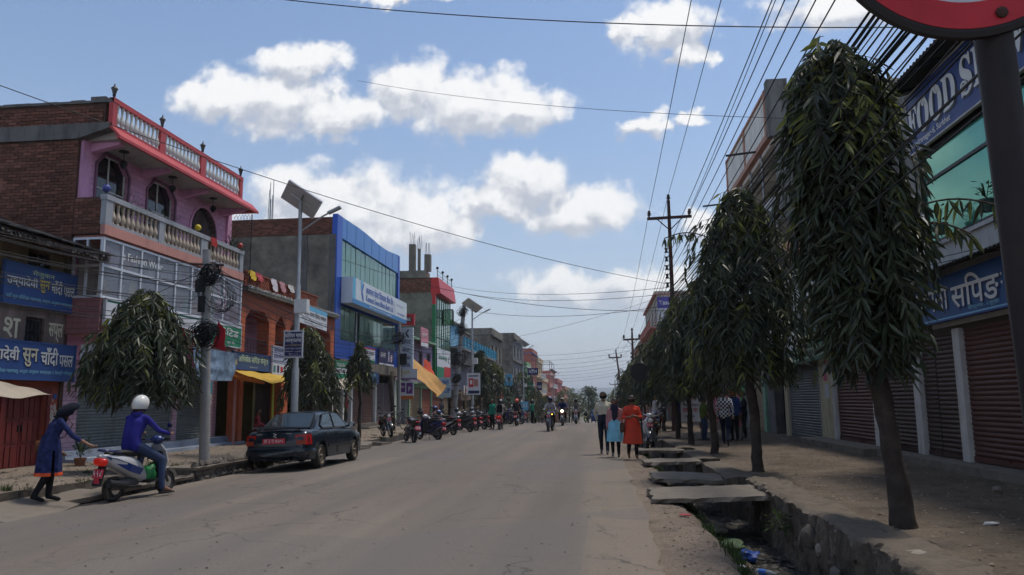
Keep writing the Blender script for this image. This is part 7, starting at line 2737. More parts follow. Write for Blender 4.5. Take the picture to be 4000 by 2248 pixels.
MB().tube([(1.47,28,-.4),(1.47,28,2.9)],.03,8).build('post',M_BLACK,t)
MB().lathe([(.32,0),(.33,.01),(.33,.02),(.3,.022)],(1.47,27.95,2.55),40,axis='y').build('sign_plate',M_BLACK,t)
# ================================================================ vehicles
M_TYRE=mat('tyre',(.022,.021,.02),.85,var=.2,dirt=.4,dirt_col=(.1,.08,.06),dscale=4)
M_CHROME=mat('chrome',(.55,.55,.56),.2,.9,var=0)
M_BPL=mat('black_plastic',(.018,.018,.02),.5,var=.1)
M_ENG=mat('engine_metal',(.11,.11,.115),.5,.6,var=.2,scale=12)
M_SEATV=mat('seat_vinyl',(.014,.014,.015),.55,var=.1)
M_PLATE=mat('plate_red',(.50,.035,.06),.5,var=.08)
M_TAIL=mat('tail_lens',(.35,.012,.012),.2,var=0)
M_TAILON=mat('tail_lens_lit',(.3,.012,.012),.15,var=0,emit=(1,.04,.02),emit_s=.12)
M_LENS=mat('lamp_lens',(.5,.5,.48),.1,var=0)
M_HEADON=mat('headlight_lit',(.9,.8,.5),.1,var=0,emit=(1,.85,.5),emit_s=7)
M_AMBER=mat('indicator_lit',(.8,.3,.02),.2,var=0,emit=(1,.45,.05),emit_s=5)
M_MIRR=mat('mirror_glass',(.75,.78,.8),.03,1.0,var=0)
def paint(name,col,rough=.28):
 return mat('paint_'+name,col,rough,.15,var=.05,spec=.5,coat=.5,dirt=.25,dirt_col=tuple(.5*c+.03 for c in col),dscale=3)
def sec(y,zc,hw,hh,n=14,p=2.6,x=0.0):
 r=[]
 for k in range(n):
  a=2*pi*k/n
  c,s=cos(a),sin(a)
  r.append((x+hw*math.copysign(abs(c)**(2/p),c),y,zc+hh*math.copysign(abs(s)**(2/p),s)))
 return r
def wheel(t,y,r,w,x=0.0,spokes=5,rimm=None,disc=True):
 rim=MB()
 rim.torus((x,y,r),r*.70,r*.07,28,6,'x',rz=w*.42)
 rim.lathe([(r*.1,-w*.6),(r*.16,-w*.4),(r*.16,w*.4),(r*.1,w*.6)],(x,y,r),12,axis='x')
 for k in range(spokes):
  a=2*pi*k/spokes
  rim.beam((x,y+r*.12*cos(a),r+r*.12*sin(a)),(x,y+r*.69*cos(a),r+r*.69*sin(a)),w*.35,r*.12,upv=(1,0,0))
 wl=rim.build('wheel',rimm or M_ENG,t,smooth=40,local=True)
 MB().torus((x,y,r),r*.85,r*.15,32,10,'x',rz=w*.55).build('tyre',M_TYRE,wl,smooth=180,local=True)
 if disc:
  MB().lathe([(r*.42,-.003),(r*.42,.003)],(x+w*.6,y,r),20,axis='x').build('brake_disc',M_CHROME,wl,local=True)
 return wl
def mirrors(t,y,z,hx,glass_back=True):
 for s in(-1,1):
  o=MB().tube([(s*hx*.55,y,z),(s*hx*.8,y-.01,z+.12),(s*hx,y,z+.2)],.008,6)
  o.ball((s*(hx+.02),y-.0,z+.22),(.055,.025,.04),10,8)
  m=o.build('mirror',M_BPL,t,smooth=50,local=True)
  MB().lathe([(.0005,0),(.043,0)],(s*(hx+.02),y-.026,z+.22),12,axis='y',cap=False).build('mirror_glass',M_MIRR,m,local=True)
def plate(t,body,c,w,h,nrm=-1,m=None,tilt=0.0):
 """number plate facing backwards (nrm=-1) or forwards"""
 x,y,z=c
 up_=Vector((0,-tilt*nrm,1)).normalized()
 o=MB().obox(c,(w/2,0,0),up_*h/2,up_.cross(Vector((1,0,0)))*.006).build('number_plate',m or M_PLATE,t,local=True)
 u=Vector((1,0,0))if nrm<0 else Vector((-1,0,0))
 text(o,body,Vector(c)-u*w*.43-up_*h*.36,u,up_,w*.86,h*.72,M_LW,lift=.009,local=True)
def scooter(label,loc,rz,body,accent,trim=None,lit=False,steer=0.0,lean=.0,plate_txt='३४५',group='parked motorcycles and scooters',rack=True):
 t=thing('scooter',label,'scooter',loc,group,rz)
 t.rotation_euler=(0,lean,rz)
 wheel(t,-.62,.215,.1,spokes=5)
 wheel(t,.62,.225,.09,spokes=5)
 # rear body shell: rises to a slim tail
 b=MB()
 b.loft([sec(-.98,.79,.03,.025),sec(-.90,.76,.09,.06),sec(-.75,.70,.14,.11),sec(-.5,.63,.165,.16),sec(-.25,.55,.165,.2),sec(-.08,.45,.15,.17),sec(.0,.38,.13,.1)])
 b.build('body_shell',body,t,smooth=50,local=True)
 b=MB()
 for s in(-1,1):
  b.add([(s*.172,-.12,.52),(s*.176,-.4,.62),(s*.155,-.72,.74),(s*.1,-.93,.79),(s*.13,-.74,.66),(s*.178,-.45,.5),(s*.172,-.2,.42)],[tuple(range(7))])
 b.build('side_decal',accent,t,fix=False,local=True)
 # seat
 b=MB()
 b.loft([sec(-.80,.815,.07,.03),sec(-.7,.83,.12,.04),sec(-.45,.82,.14,.05),sec(-.2,.785,.14,.05),sec(.0,.765,.12,.045),sec(.08,.73,.08,.03)])
 b.build('seat',M_SEATV,t,smooth=60,local=True)
 # floorboard, inner apron, front apron
 MB().box((-.15,-.05,.27),(.15,.36,.32)).build('floorboard',M_BPL,t,local=True)
 b=MB()
 b.loft([[(-.13,.30,.28),(.13,.30,.28),(.12,.36,.28),(-.12,.36,.28)],[(-.2,.36,.45),(.2,.36,.45),(.14,.46,.45),(-.14,.46,.45)],
[(-.22,.40,.62),(.22,.40,.62),(.13,.54,.62),(-.13,.54,.62)],[(-.19,.38,.80),(.19,.38,.80),(.1,.5,.80),(-.1,.5,.80)],[(-.1,.34,.92),(.1,.34,.92),(.06,.42,.92),(-.06,.42,.92)]])
 b.build('front_apron',body,t,smooth=40,local=True)
 MB().box((-.15,.30,.33),(.15,.352,.8)).build('inner_apron',M_BPL,t,local=True)
 b=MB()
 for s in(-1,1):
  b.tube([(s*.06,.62,.225),(s*.06,.5,.5),(s*.04,.42,.8)],.022,8)
 b.build('fork',M_ENG,t,local=True)
 b=MB()
 rows=[]
 for k in range(9):
  a=.2+k*.32
  y,z=.62+.26*cos(a),.225+.26*sin(a)
  rows.append([(-.055,y,z),(0,y+.02*cos(a),z+.02*sin(a)),(.055,y,z)])
 b.loft(rows,cap=False,closed=False)
 b.build('front_mudguard',body,t,fix=False,smooth=180,local=True)
 # handlebar
 b=MB()
 b.ball((0,.36,1.0),(.13,.11,.09),12,8)
 b.tube([(-.33,.27,1.02),(-.15,.33,1.0),(.15,.33,1.0),(.33,.27,1.02)],.016,8)
 b.build('handlebar',trim or body,t,smooth=50,local=True)
 b=MB()
 for s in(-1,1):
  b.tube([(s*.22,.30,1.015),(s*.35,.26,1.02)],.022,8)
 b.build('handle_grip',M_BPL,t,local=True)
 MB().ball((0,.455,1.0),(.075,.03,.055),10,8).build('headlight',M_LENS,t,smooth=180,local=True)
 mirrors(t,.28,1.05,.32)
 # tail
 b=MB()
 b.loft([sec(-1.0,.705,.07,.04),sec(-.97,.70,.11,.065),sec(-.9,.69,.13,.07)])
 b.build('tail_light',M_TAILON if lit else M_TAIL,t,smooth=60,local=True)
 if rack:
  b=MB()
  b.tube([(-.12,-.62,.83),(-.11,-.88,.88),(0,-.97,.90),(.11,-.88,.88),(.12,-.62,.83)],.016,8)
  b.build('grab_rail',trim or M_ALU,t,smooth=180,local=True)
 b=MB()
 b.add([(-.08,-.88,.62),(.08,-.88,.62),(.09,-1.0,.30),(-.09,-1.0,.30),(-.08,-.86,.62),(.08,-.86,.62),(.09,-.97,.30),(-.09,-.97,.30)],[(0,1,2,3),(7,6,5,4),(0,3,7,4),(1,5,6,2),(3,2,6,7)])
 b.build('rear_mudguard',M_BPL,t,local=True)
 plate(t,plate_txt,(0,-.965,.50),.2,.15,-1,None,.3)
 # engine, exhaust, stand
 MB().loft([sec(-.72,.26,.08,.08),sec(-.5,.28,.11,.1),sec(-.2,.3,.1,.1),sec(-.08,.3,.05,.06)]).build('engine_case',M_ENG,t,smooth=50,local=True)
 b=MB()
 b.tube([(.11,-.1,.22),(.14,-.4,.24),(.16,-.5,.27),(.17,-.9,.34)],[.02,.025,.06,.065],10)
 b.build('exhaust',M_BPL,t,smooth=50,local=True)
 b=MB()
 b.tube([(-.1,-.15,.26),(-.2,-.28,.01)],.012,6)
 b.build('side_stand',M_ENG,t,local=True)
 return t
def motorcycle(label,loc,rz,body,lean=.0,lit=False,plate_txt='५६७',group='parked motorcycles and scooters',amber=False):
 t=thing('motorcycle',label,'motorcycle',loc,group,rz)
 t.rotation_euler=(0,lean,rz)
 wheel(t,-.63,.30,.11,spokes=5)
 wheel(t,.66,.30,.095,spokes=5)
 b=MB()
 b.loft([sec(-.12,.83,.06,.05),sec(-.02,.84,.12,.09),sec(.15,.87,.155,.12),sec(.3,.88,.14,.11),sec(.42,.86,.07,.07)])
 b.build('fuel_tank',body,t,smooth=60,local=True)
 b=MB()
 b.loft([sec(-.78,.89,.08,.04),sec(-.62,.87,.12,.045),sec(-.35,.82,.135,.05),sec(-.1,.80,.11,.05),sec(.0,.82,.07,.03)])
 b.build('seat',M_SEATV,t,smooth=60,local=True)
 b=MB()
 b.loft([sec(-.95,.84,.04,.035),sec(-.8,.80,.1,.06),sec(-.5,.74,.13,.09),sec(-.2,.68,.12,.1),sec(-.08,.64,.06,.06)])
 b.build('tail_cowl',body,t,smooth=60,local=True)
 MB().loft([sec(-.99,.83,.05,.025),sec(-.95,.83,.08,.04),sec(-.9,.83,.09,.04)]).build('tail_light',M_TAILON if lit else M_TAIL,t,smooth=60,local=True)
 b=MB()
 b.tube([(-.13,-.55,.88),(-.12,-.85,.92),(.12,-.85,.92),(.13,-.55,.88)],.014,6)
 b.build('grab_rail',M_CHROME,t,local=True)
 b=MB()
 b.box((-.12,-.2,.28),(.12,.22,.55))
 for k in range(5):
  b.box((-.11,-.02,.56+k*.03),(.11,.2,.575+k*.03))
 b.lathe([(.1,-.17),(.1,.17)],(0,-.1,.36),14,axis='x')
 b.build('engine',M_ENG,t,local=True)
 b=MB()
 b.tube([(0,.42,.92),(0,.25,.55),(0,.1,.3)],.03,8)
 b.tube([(0,.42,.9),(0,-.15,.72),(0,-.75,.8)],.028,8)
 for s in(-1,1):
  b.tube([(s*.08,-.12,.36),(s*.09,-.63,.30)],.025,8)
  b.tube([(s*.1,-.5,.72),(s*.11,-.6,.36)],.03,8)
 b.build('frame',M_BPL,t,local=True)
 b=MB()
 for s in(-1,1):
  b.tube([(s*.075,.66,.30),(s*.075,.47,.93)],[.028,.022],8)
 b.build('fork',M_CHROME,t,local=True)
 b=MB()
 b.tube([(.09,.18,.5),(.11,.3,.35),(.12,.0,.24),(.14,-.4,.30),(.16,-.85,.40)],[.02,.02,.025,.05,.055],10)
 b.build('exhaust',M_CHROME,t,smooth=60,local=True)
 for y0,r,a0,n_,nm,yw in((-.63,.34,.5,8,'rear_mudguard',0),(.66,.335,.35,8,'front_mudguard',0)):
  rows=[]
  for k in range(n_):
   a=a0+k*.28+(.55 if y0<0 else 0)
   y,z=y0+r*cos(a),.3+r*sin(a)
   rows.append([(-.065,y,z),(0,y,z+.015),(.065,y,z)])
  MB().loft(rows,cap=False,closed=False).build(nm,M_BPL if y0<0 else body,t,fix=False,smooth=180,local=True)
 b=MB()
 b.add([(-.07,-.92,.78),(.07,-.92,.78),(.08,-1.06,.48),(-.08,-1.06,.48),(-.07,-.9,.78),(.07,-.9,.78),(.08,-1.03,.48),(-.08,-1.03,.48)],[(0,1,2,3),(7,6,5,4),(0,3,7,4),(1,5,6,2),(3,2,6,7)])
 b.build('plate_holder',M_BPL,t,local=True)
 plate(t,plate_txt,(0,-1.035,.60),.22,.16,-1,None,.3)
 plate(t,plate_txt,(0,.60,.78),.2,.1,1)
 b=MB()
 b.tube([(-.36,.30,1.05),(-.2,.40,1.06),(0,.44,1.0),(.2,.40,1.06),(.36,.30,1.05)],.014,8)
 b.build('handlebar',M_ENG,t,smooth=180,local=True)
 b=MB()
 for s in(-1,1):
  b.tube([(s*.26,.36,1.055),(s*.38,.29,1.05)],.02,8)
 b.build('handle_grip',M_BPL,t,local=True)
 h=MB().loft([sec(.44,.92,.07,.09),sec(.52,.92,.095,.11),sec(.56,.91,.09,.1)]).build('headlight_cowl',body,t,smooth=50,local=True)
 MB().ball((0,.56,.91),(.08,.03,.075),12,8).build('headlight',M_HEADON if lit else M_LENS,h,smooth=180,local=True)
 for s in(-1,1):
  MB().ball((s*.17,.5,.86),(.03,.03,.025),8,6).build('indicator',M_AMBER if(amber and s<0)else mat('indicator_off',(.35,.12,.02),.3,var=0),t,local=True)
 mirrors(t,.33,1.08,.34)
 MB().tube([(-.1,-.1,.28),(-.26,-.2,.01)],.012,6).build('side_stand',M_ENG,t,local=True)
 return t
def car():
 t=thing('parked_car','dark navy saloon car with red number plate parked at the left road edge','car',(-7.6,20.0,-.04),None,radians(-1.5))
 t.rotation_euler=(0,-.03,radians(-2.0))
 pm=mat('paint_navy',(.006,.012,.02),.2,.0,var=.06,spec=.4,coat=.25,dirt=.2,dirt_col=(.04,.036,.03),dscale=2.2)
 YR,YF,RW=-1.22,1.14,.285
 ys=[-2.08,-2.06,-2.0]+frange(-1.9,1.8,.06)+[1.9,1.98,2.04,2.08]
 def lerp(tab,y):
  for(a,va),(c,vc)in zip(tab[:-1],tab[1:]):
   if a<=y<=c:
    return va+(vc-va)*(y-a)/(c-a)
  return tab[-1][1]if y>tab[-1][0]else tab[0][1]
 HW=[(-2.08,.60),(-2.04,.72),(-1.9,.79),(-1.4,.835),(0,.845),(1.2,.83),(1.75,.78),(1.98,.68),(2.08,.5)]
 BELT=[(-2.08,.62),(-2.05,.80),(-1.98,.90),(-1.85,.935),(-1.3,.95),(0,.93),(.9,.90),(1.3,.85),(1.8,.75),(2.0,.66),(2.08,.55)]
 BOT=[(-2.08,.36),(-2.0,.25),(-1.7,.22),(1.7,.2),(2.0,.22),(2.08,.3)]
 rings=[]
 for y in ys:
  hw,zb,zt=lerp(HW,y),lerp(BOT,y),lerp(BELT,y)
  for yw in(YR,YF):
   if abs(y-yw)<.36:
    zb=max(zb,.27+sqrt(.36**2-(y-yw)**2))
  zm=max(zb+.02,.52)
  half=[(0,zb),(hw*.8,zb),(hw*.985,min(zb+.03,zm)),(hw,zm),(hw*.985,max(zm+.01,zt-.14)),(hw*.95,max(zm+.02,zt-.045)),(hw*.86,zt),(hw*.45,zt+.02)]
  rings.append([(x,y,z)for x,z in half]+[(-x,y,z)for x,z in reversed(half[1:])])
  rings[-1].insert(8,(0,y,zt+.026))
 MB().loft(rings).build('body',pm,t,smooth=38,local=True)
 # cabin shell
 CAB=[(-1.52,.93,.72),(-1.2,1.12,.655),(-.92,1.29,.60),(-.72,1.355,.58),(-.3,1.385,.575),(.1,1.38,.575),(.3,1.345,.58),(.6,1.20,.63),(1.02,.93,.72)]
 rings=[]
 for y,zr,hr in CAB:
  rings.append([(-.76,y,.90),(-hr-.02,y,max(.92,zr-.05)),(-hr*.8,y,max(.93,zr-.008)),(0,y,zr+.012),(hr*.8,y,max(.93,zr-.008)),(hr+.02,y,max(.92,zr-.05)),(.76,y,.90)])
 MB().loft(rings,cap=True,closed=True).build('cabin',pm,t,smooth=35,local=True)
 gl=mat('car_glass',(.02,.03,.032),.04,var=0,spec=.7)
 def glass(name,pts,off,m=gl,edge=True):
  pts=[Vector(p)+Vector(off)for p in pts]
  o=MB().add(pts,[tuple(range(len(pts)))]).build(name,m,t,fix=False,local=True)
  if edge:
   b=MB()
   for a,c in zip(pts,pts[1:]+pts[:1]):
    b.beam(a,c,.022,.012,upv=off)
   b.build('window_seal',M_BPL,o,local=True)
 glass('rear_window',[(-.60,-1.44,.975),(.60,-1.44,.975),(.50,-.86,1.315),(.3,-.82,1.335),(-.3,-.82,1.335),(-.50,-.86,1.315)],(0,-.016,.012))
 glass('windscreen',[(.62,.96,.965),(-.62,.96,.965),(-.5,.36,1.32),(.5,.36,1.32)],(0,.012,.012))
 for s in(-1,1):
  g1=[(s*.735,-.28,.95),(s*.735,-1.0,.955),(s*.70,-1.08,1.03),(s*.622,-.74,1.295),(s*.615,-.28,1.32)]
  g2=[(s*.735,-.2,.95),(s*.735,.72,.945),(s*.63,.34,1.265),(s*.615,.1,1.315),(s*.615,-.2,1.32)]
  glass('side_window',g1 if s<0 else g1[::-1],(s*.016,0,.005))
  glass('side_window',g2 if s<0 else g2[::-1],(s*.016,0,.005))
  b=MB()
  b.beam((s*.76,-1.1,.945),(s*.755,.85,.935),.012,.014)
  b.build('chrome_strip',M_CHROME,t,local=True)
  b=MB()
  b.beam((s*.852,-.84,.52),(s*.85,.78,.50),.02,.05)
  b.build('rub_strip',M_BPL,t,local=True)
  for y in(-1.02,-.24,.78):
   MB().tube([(s*.846,y,.90),(s*.853,y,.6),(s*.845,y,.32)],.005,4).build('door_seam',M_BPL,t,local=True)
  for y in(-.92,-.12):
   MB().ball((s*.853,y,.80),(.014,.07,.018),8,6).build('door_handle',M_BPL,t,smooth=180,local=True)
  m=MB().ball((s*.93,.62,.99),(.1,.06,.065),12,8)
  m.beam((s*.76,.66,.95),(s*.9,.62,.97),.05,.04)
  m=m.build('wing_mirror',M_BPL,t,smooth=60,local=True)
  MB().lathe([(.0005,0),(.055,0)],(s*.94,.557,.99),14,axis='y',cap=False).build('mirror_glass',M_MIRR,m,local=True)
  b=MB()
  b.loft([[(s*.50,-2.075,.60),(s*.745,-2.015,.60),(s*.755,-2.0,.84),(s*.50,-2.05,.84)],[(s*.50,-1.9,.60),(s*.82,-1.8,.60),(s*.80,-1.8,.84),(s*.50,-1.9,.84)]])
  tl=b.build('tail_light',M_TAIL,t,local=True)
  MB().obox((s*.64,-2.052,.66),(.1,.02*s,0),(0,.012,0),(0,0,.05)).build('reversing_lens',mat('lens_amber_dark',(.3,.04,.015),.25,var=0),tl,local=True)
  # spoiler, bumper, plate, badges
 b=MB()
 b.loft([sec(-1.98,1.01,.62,.014,12,4),sec(-1.92,1.03,.64,.022,12,4),sec(-1.82,1.02,.63,.012,12,4)])
 for s in(-1,1):
  b.box((s*.5-.03,-1.95,.93),(s*.5+.03,-1.85,1.02))
 b.build('spoiler',pm,t,local=True)
 b=MB()
 b.loft([sec(-2.12,.44,.6,.1,14,4),sec(-2.08,.44,.74,.13,14,4),sec(-1.9,.44,.81,.13,14,4),sec(-1.62,.44,.838,.12,14,5)])
 b.build('rear_bumper',pm,t,smooth=40,local=True)
 plate(t,'बा ३ च ७५०५',(-.02,-2.1,.70),.56,.125)
 text(t,'BALENO',(-.48,-2.052,.86),UX,UZ,.16,.025,M_CHROME,local=True,lift=.02)
 text(t,'SUZUKI',(.28,-2.052,.86),UX,UZ,.14,.025,M_CHROME,local=True,lift=.02)
 b=MB()
 for q in(((-.05,.05),(.04,.02),(-.02,-.005)),((.05,-.05),(-.04,-.02),(.02,.005))):
  P=[Vector((p[0],-2.075,.835+p[1]))for p in q]
  b.beam(P[0],P[1],.01,.014,upv=(0,1,0))
  b.beam(P[1],P[2],.01,.014,upv=(0,1,0))
 b.build('emblem',M_CHROME,t,local=True)
 MB().tube([(.35,-1.9,.24),(.35,-2.1,.23)],.028,10).build('exhaust',M_ENG,t,local=True)
 mr=mat('wheel_dusty',(.2,.16,.12),.6,.4,var=.25,scale=8,dirt=.5,dirt_col=(.12,.09,.06),dscale=5)
 for y in(YR,YF):
  for s in(-1,1):
   w=wheel(t,y,RW,.175,s*.735,6,mr,False)
   MB().lathe([(.04,0),(.19,s*.01),(.2,s*.03),(.19,s*.05)],(s*.775,y,RW),24,axis='x',cap=False).build('hub_dish',mr,w,local=True,smooth=40)
 MB().box((-.7,-1.9,.25),(.7,1.9,.6)).build('underbody',M_BPL,t,local=True)
 # goods seen on the rear shelf
 MB().loft([sec(-1.3,1.0,.2,.02),sec(-1.2,1.08,.16,.05),sec(-1.15,1.05,.1,.05)]).build('green_bag',mat('green_film',(.03,.3,.12),.5,var=.2),t,local=True)
car()
# parked two-wheelers on the left, near to far
PW,PB_,PBL,PR=paint('white',(.5,.5,.51)),paint('black',(.012,.012,.014)),paint('blue',(.01,.026,.13)),paint('red',(.3,.015,.02))
PGR=paint('gunmetal',(.05,.052,.06))
motorcycle('black motorcycle with raised mirrors at the head of the parked row',(-7.75,31.5,-.07),radians(28),PB_,.1,plate_txt='५ प ४७३')
motorcycle('black motorcycle standing on the pavement behind the first parked one, front to street',(-9.3,33.6,.06),radians(-150),PB_,.08,plate_txt='३ प ९१')
scooter('blue and black scooter with white tail rail, second in the parked row',(-7.35,33.2,-.06),radians(52),PBL,PB_,PW,lean=.1,plate_txt='२ प ५८१')
scooter('black scooter with white arrow panel, third in the parked row',(-7.6,37.8,-.05),radians(58),PB_,PW,PW,lean=.1,plate_txt='७ प ११२')
motorcycle('dark motorcycle half hidden behind the white-arrow scooter',(-8.2,39.4,-.05),radians(48),PGR,.1,plate_txt='४ प ६०२')
scooter('silver-railed dark scooter, fourth in the parked row',(-7.3,41.2,-.05),radians(52),PGR,PB_,PW,lean=.1,plate_txt='९ प २४०')
scooter('dark scooter with pale rail at the far end of the parked row',(-7.1,44.6,-.04),radians(60),PB_,PGR,PW,lean=.1,plate_txt='६ प ३३१')
motorcycle('black motorcycle squeezed between the second and third parked scooters',(-7.9,35.4,-.06),radians(50),PB_,.1,plate_txt='८ प ७७१')
scooter('black scooter squeezed before the far parked one',(-7.3,43.0,-.05),radians(56),PB_,PB_,PGR,lean=.1,plate_txt='१ प ४५')
motorcycle('black motorcycle last but one near the riders',(-7.2,47.0,gz(47)),radians(58),PB_,.1,plate_txt='२ प ८६')
motorcycle('motorcycle leaning in the far parked cluster by the green-clad woman',(-7.0,56,gz(56)),radians(70),PB_,.1)
scooter('far dark blue scooter lying low by the green-clad woman',(-6.1,55,gz(55)),radians(75),PBL,PB_,PBL,lean=.1)
motorcycle('black motorcycle parked on the right shoulder behind the red kurta woman',(1.55,24.6,.02),radians(170),PB_,-.08,group='two-wheelers parked on the right')
motorcycle('blue motorcycle parked on the right pavement among the tree trunks',(2.3,33.5,.1),radians(165),PBL,-.08,group='two-wheelers parked on the right')
scooter('white-nosed scooter parked beyond the red kurta woman on the right',(1.75,29.0,.0),radians(175),PW,PB_,PW,lean=-.08,group='two-wheelers parked on the right')
def helmet_on(label,c,m):
 t=thing('helmet',label,'helmet',c,'helmets left on parked two-wheelers')
 MB().ball(c,(.13,.155,.13),16,12).build('shell',m,t,smooth=180)
 MB().ball((c[0],c[1]-.05,c[2]-.02),(.115,.12,.08),14,10).build('visor',M_BPL,t,smooth=180)
helmet_on('black helmet hung on the blue scooter mirror',(-7.85,33.75,1.12),PB_)
helmet_on('upper blue helmet resting on the third parked scooter',(-8.1,38.0,1.25),PBL)
helmet_on('lower blue helmet on the third parked scooter',(-7.85,37.7,1.05),PBL)
helmet_on('grey helmet on the fourth parked scooter',(-7.65,41.5,1.12),PGR)
helmet_on('grey helmet on the far parked scooter',(-7.4,44.9,1.12),PGR)
def bicycle(label,loc,rz,lean=.08):
 t=thing('bicycle',label,'bicycle',loc,None,rz)
 t.rotation_euler=(0,lean,rz)
 for y in(-.52,.52):
  b=MB().torus((0,y,.33),.3,.012,28,5)
  for k in range(14):
   a=k*2*pi/14
   b.tube([(0,y,.33),(0,y+.3*cos(a),.33+.3*sin(a))],.0025,3,cap=False)
  w=b.build('wheel',M_ENG,t,local=True)
  MB().torus((0,y,.33),.32,.018,28,6).build('tyre',M_TYRE,w,local=True)
 b=MB()
 for a,c in(((0,-.52,.33),(0,-.05,.3)),((0,-.05,.3),(0,-.2,.85)),((0,-.05,.3),(0,.38,.78)),((0,-.17,.75),(0,.36,.86)),((0,-.52,.33),(0,-.17,.75)),((0,.52,.33),(0,.35,.95))):
  b.tube([a,c],.016,6)
 b.build('frame',PB_,t,local=True)
 MB().tube([(-.28,.25,1.0),(-.1,.37,.98),(.1,.37,.98),(.28,.25,1.0)],.012,6).build('handlebar',M_CHROME,t,local=True)
 MB().loft([sec(-.34,.9,.08,.025),sec(-.2,.9,.06,.03),sec(-.06,.89,.02,.02)]).build('saddle',M_SEATV,t,smooth=60,local=True)
bicycle('old bicycle standing among the parked scooters on the left',(-8.7,42.6,.0),radians(75))
bicycle('old bicycle parked near the tan shutters on the left pavement',(-11.2,42.5,.08),radians(60))
def auto_rickshaw():
 t=thing('auto_rickshaw','small blue three-wheeler driving up over the road crest','rickshaw',(-.55,110,gz(110)),None,pi)
 m=mat('rickshaw_blue',(.02,.05,.2),.4,var=.1)
 b=MB()
 b.loft([sec(1.25,.65,.3,.25,12,4),sec(1.1,.75,.5,.4,12,5),sec(.6,.8,.65,.5,12,6),sec(-1.1,.85,.68,.55,12,6),sec(-1.3,.85,.6,.5,12,6)])
 b.build('body',m,t,smooth=40,local=True)
 b=MB()
 for x,y in((-.5,.75),(.5,.75),(-.62,-1.1),(.62,-1.1)):
  b.beam((x,y,1.2),(x*.95,y-.15,1.75),.06,.06)
 b.build('steel_post',m,t,local=True)
 MB().loft([sec(.75,1.76,.5,.04,12,6),sec(.4,1.8,.64,.06,12,6),sec(-1.2,1.78,.64,.06,12,6)]).build('roof',m,t,local=True)
 MB().add([(-.5,.82,1.25),(.5,.82,1.25),(.46,.66,1.72),(-.46,.66,1.72)],[(0,1,2,3)]).build('windscreen',M_GSHOP,t,fix=False,local=True)
 MB().box((-.55,-.6,.6),(.55,-.5,1.5)).build('seat_back',M_SEATV,t,local=True)
 for x,y in((0,1.0),(-.55,-.8),(.55,-.8)):
  wheel(t,y,.22,.12,x,5,None,False)
 MB().ball((0,1.25,.75),(.09,.05,.09),10,8).build('headlight',M_LENS,t,local=True)
auto_rickshaw()
# ================================================================ people
SKIN=mat('skin_brown',(.20,.105,.07),.6,var=.08)
HAIR=mat('hair_black',(.012,.010,.010),.5,var=.1)
MASK=mat('mask_black',(.015,.015,.017),.8,var=0)
def fab(name,col,var=.15,sc=8,**k):
 return mat('cloth_'+name,col,.9,var=var,scale=sc,spec=.1,bump=.15,bscale=30,**k)
def capsule(b,p,q,r0,r1,n=12):
 p,q=Vector(p),Vector(q)
 d=q-p
 L=d.length
 if L<1e-4:
  b.ball(p,r0,n,8)
  return
 d/=L
 pts,rad=[],[]
 for k in range(5):
  a=-pi/2+pi/2*k/4
  pts.append(p+d*r0*sin(a))
  rad.append(max(.0005,r0*cos(a)))
 for k in range(1,5):
  a=pi/2*k/4
  pts.append(q+d*r1*sin(a))
  rad.append(max(.0005,r1*cos(a)))
 pts.insert(5,q)
 rad.insert(5,r1)
 b.tube(pts,rad,n)
STAND=dict(pel=(0,0,.93),wai=(0,.01,1.10),che=(0,0,1.30),nec=(0,.0,1.47),hea=(0,.02,1.60),
hL=(-.085,0,.92),hR=(.085,0,.92),kL=(-.09,.03,.50),kR=(.09,.03,.50),aL=(-.09,-.02,.09),aR=(.09,-.02,.09),tL=(-.1,.14,.035),tR=(.1,.14,.035),
sL=(-.17,-.01,1.375),sR=(.17,-.01,1.375),eL=(-.23,-.03,1.13),eR=(.23,-.03,1.13),wL=(-.23,.06,.90),wR=(.23,.06,.90),fL=(-.23,.10,.80),fR=(.23,.10,.80))
RIDE=dict(STAND,pel=(0,-.24,.86),wai=(0,-.25,1.03),che=(0,-.17,1.22),nec=(0,-.11,1.38),hea=(0,-.06,1.51),hL=(-.09,-.22,.86),hR=(.09,-.22,.86),
kL=(-.19,.20,.78),kR=(.19,.20,.78),aL=(-.17,.10,.37),aR=(.17,.10,.37),tL=(-.17,.27,.32),tR=(.17,.27,.32),
sL=(-.185,-.14,1.31),sR=(.185,-.14,1.31),eL=(-.29,.04,1.10),eR=(.29,.04,1.10),wL=(-.30,.25,1.05),wR=(.30,.25,1.05),fL=(-.29,.33,1.03),fR=(.29,.33,1.03))
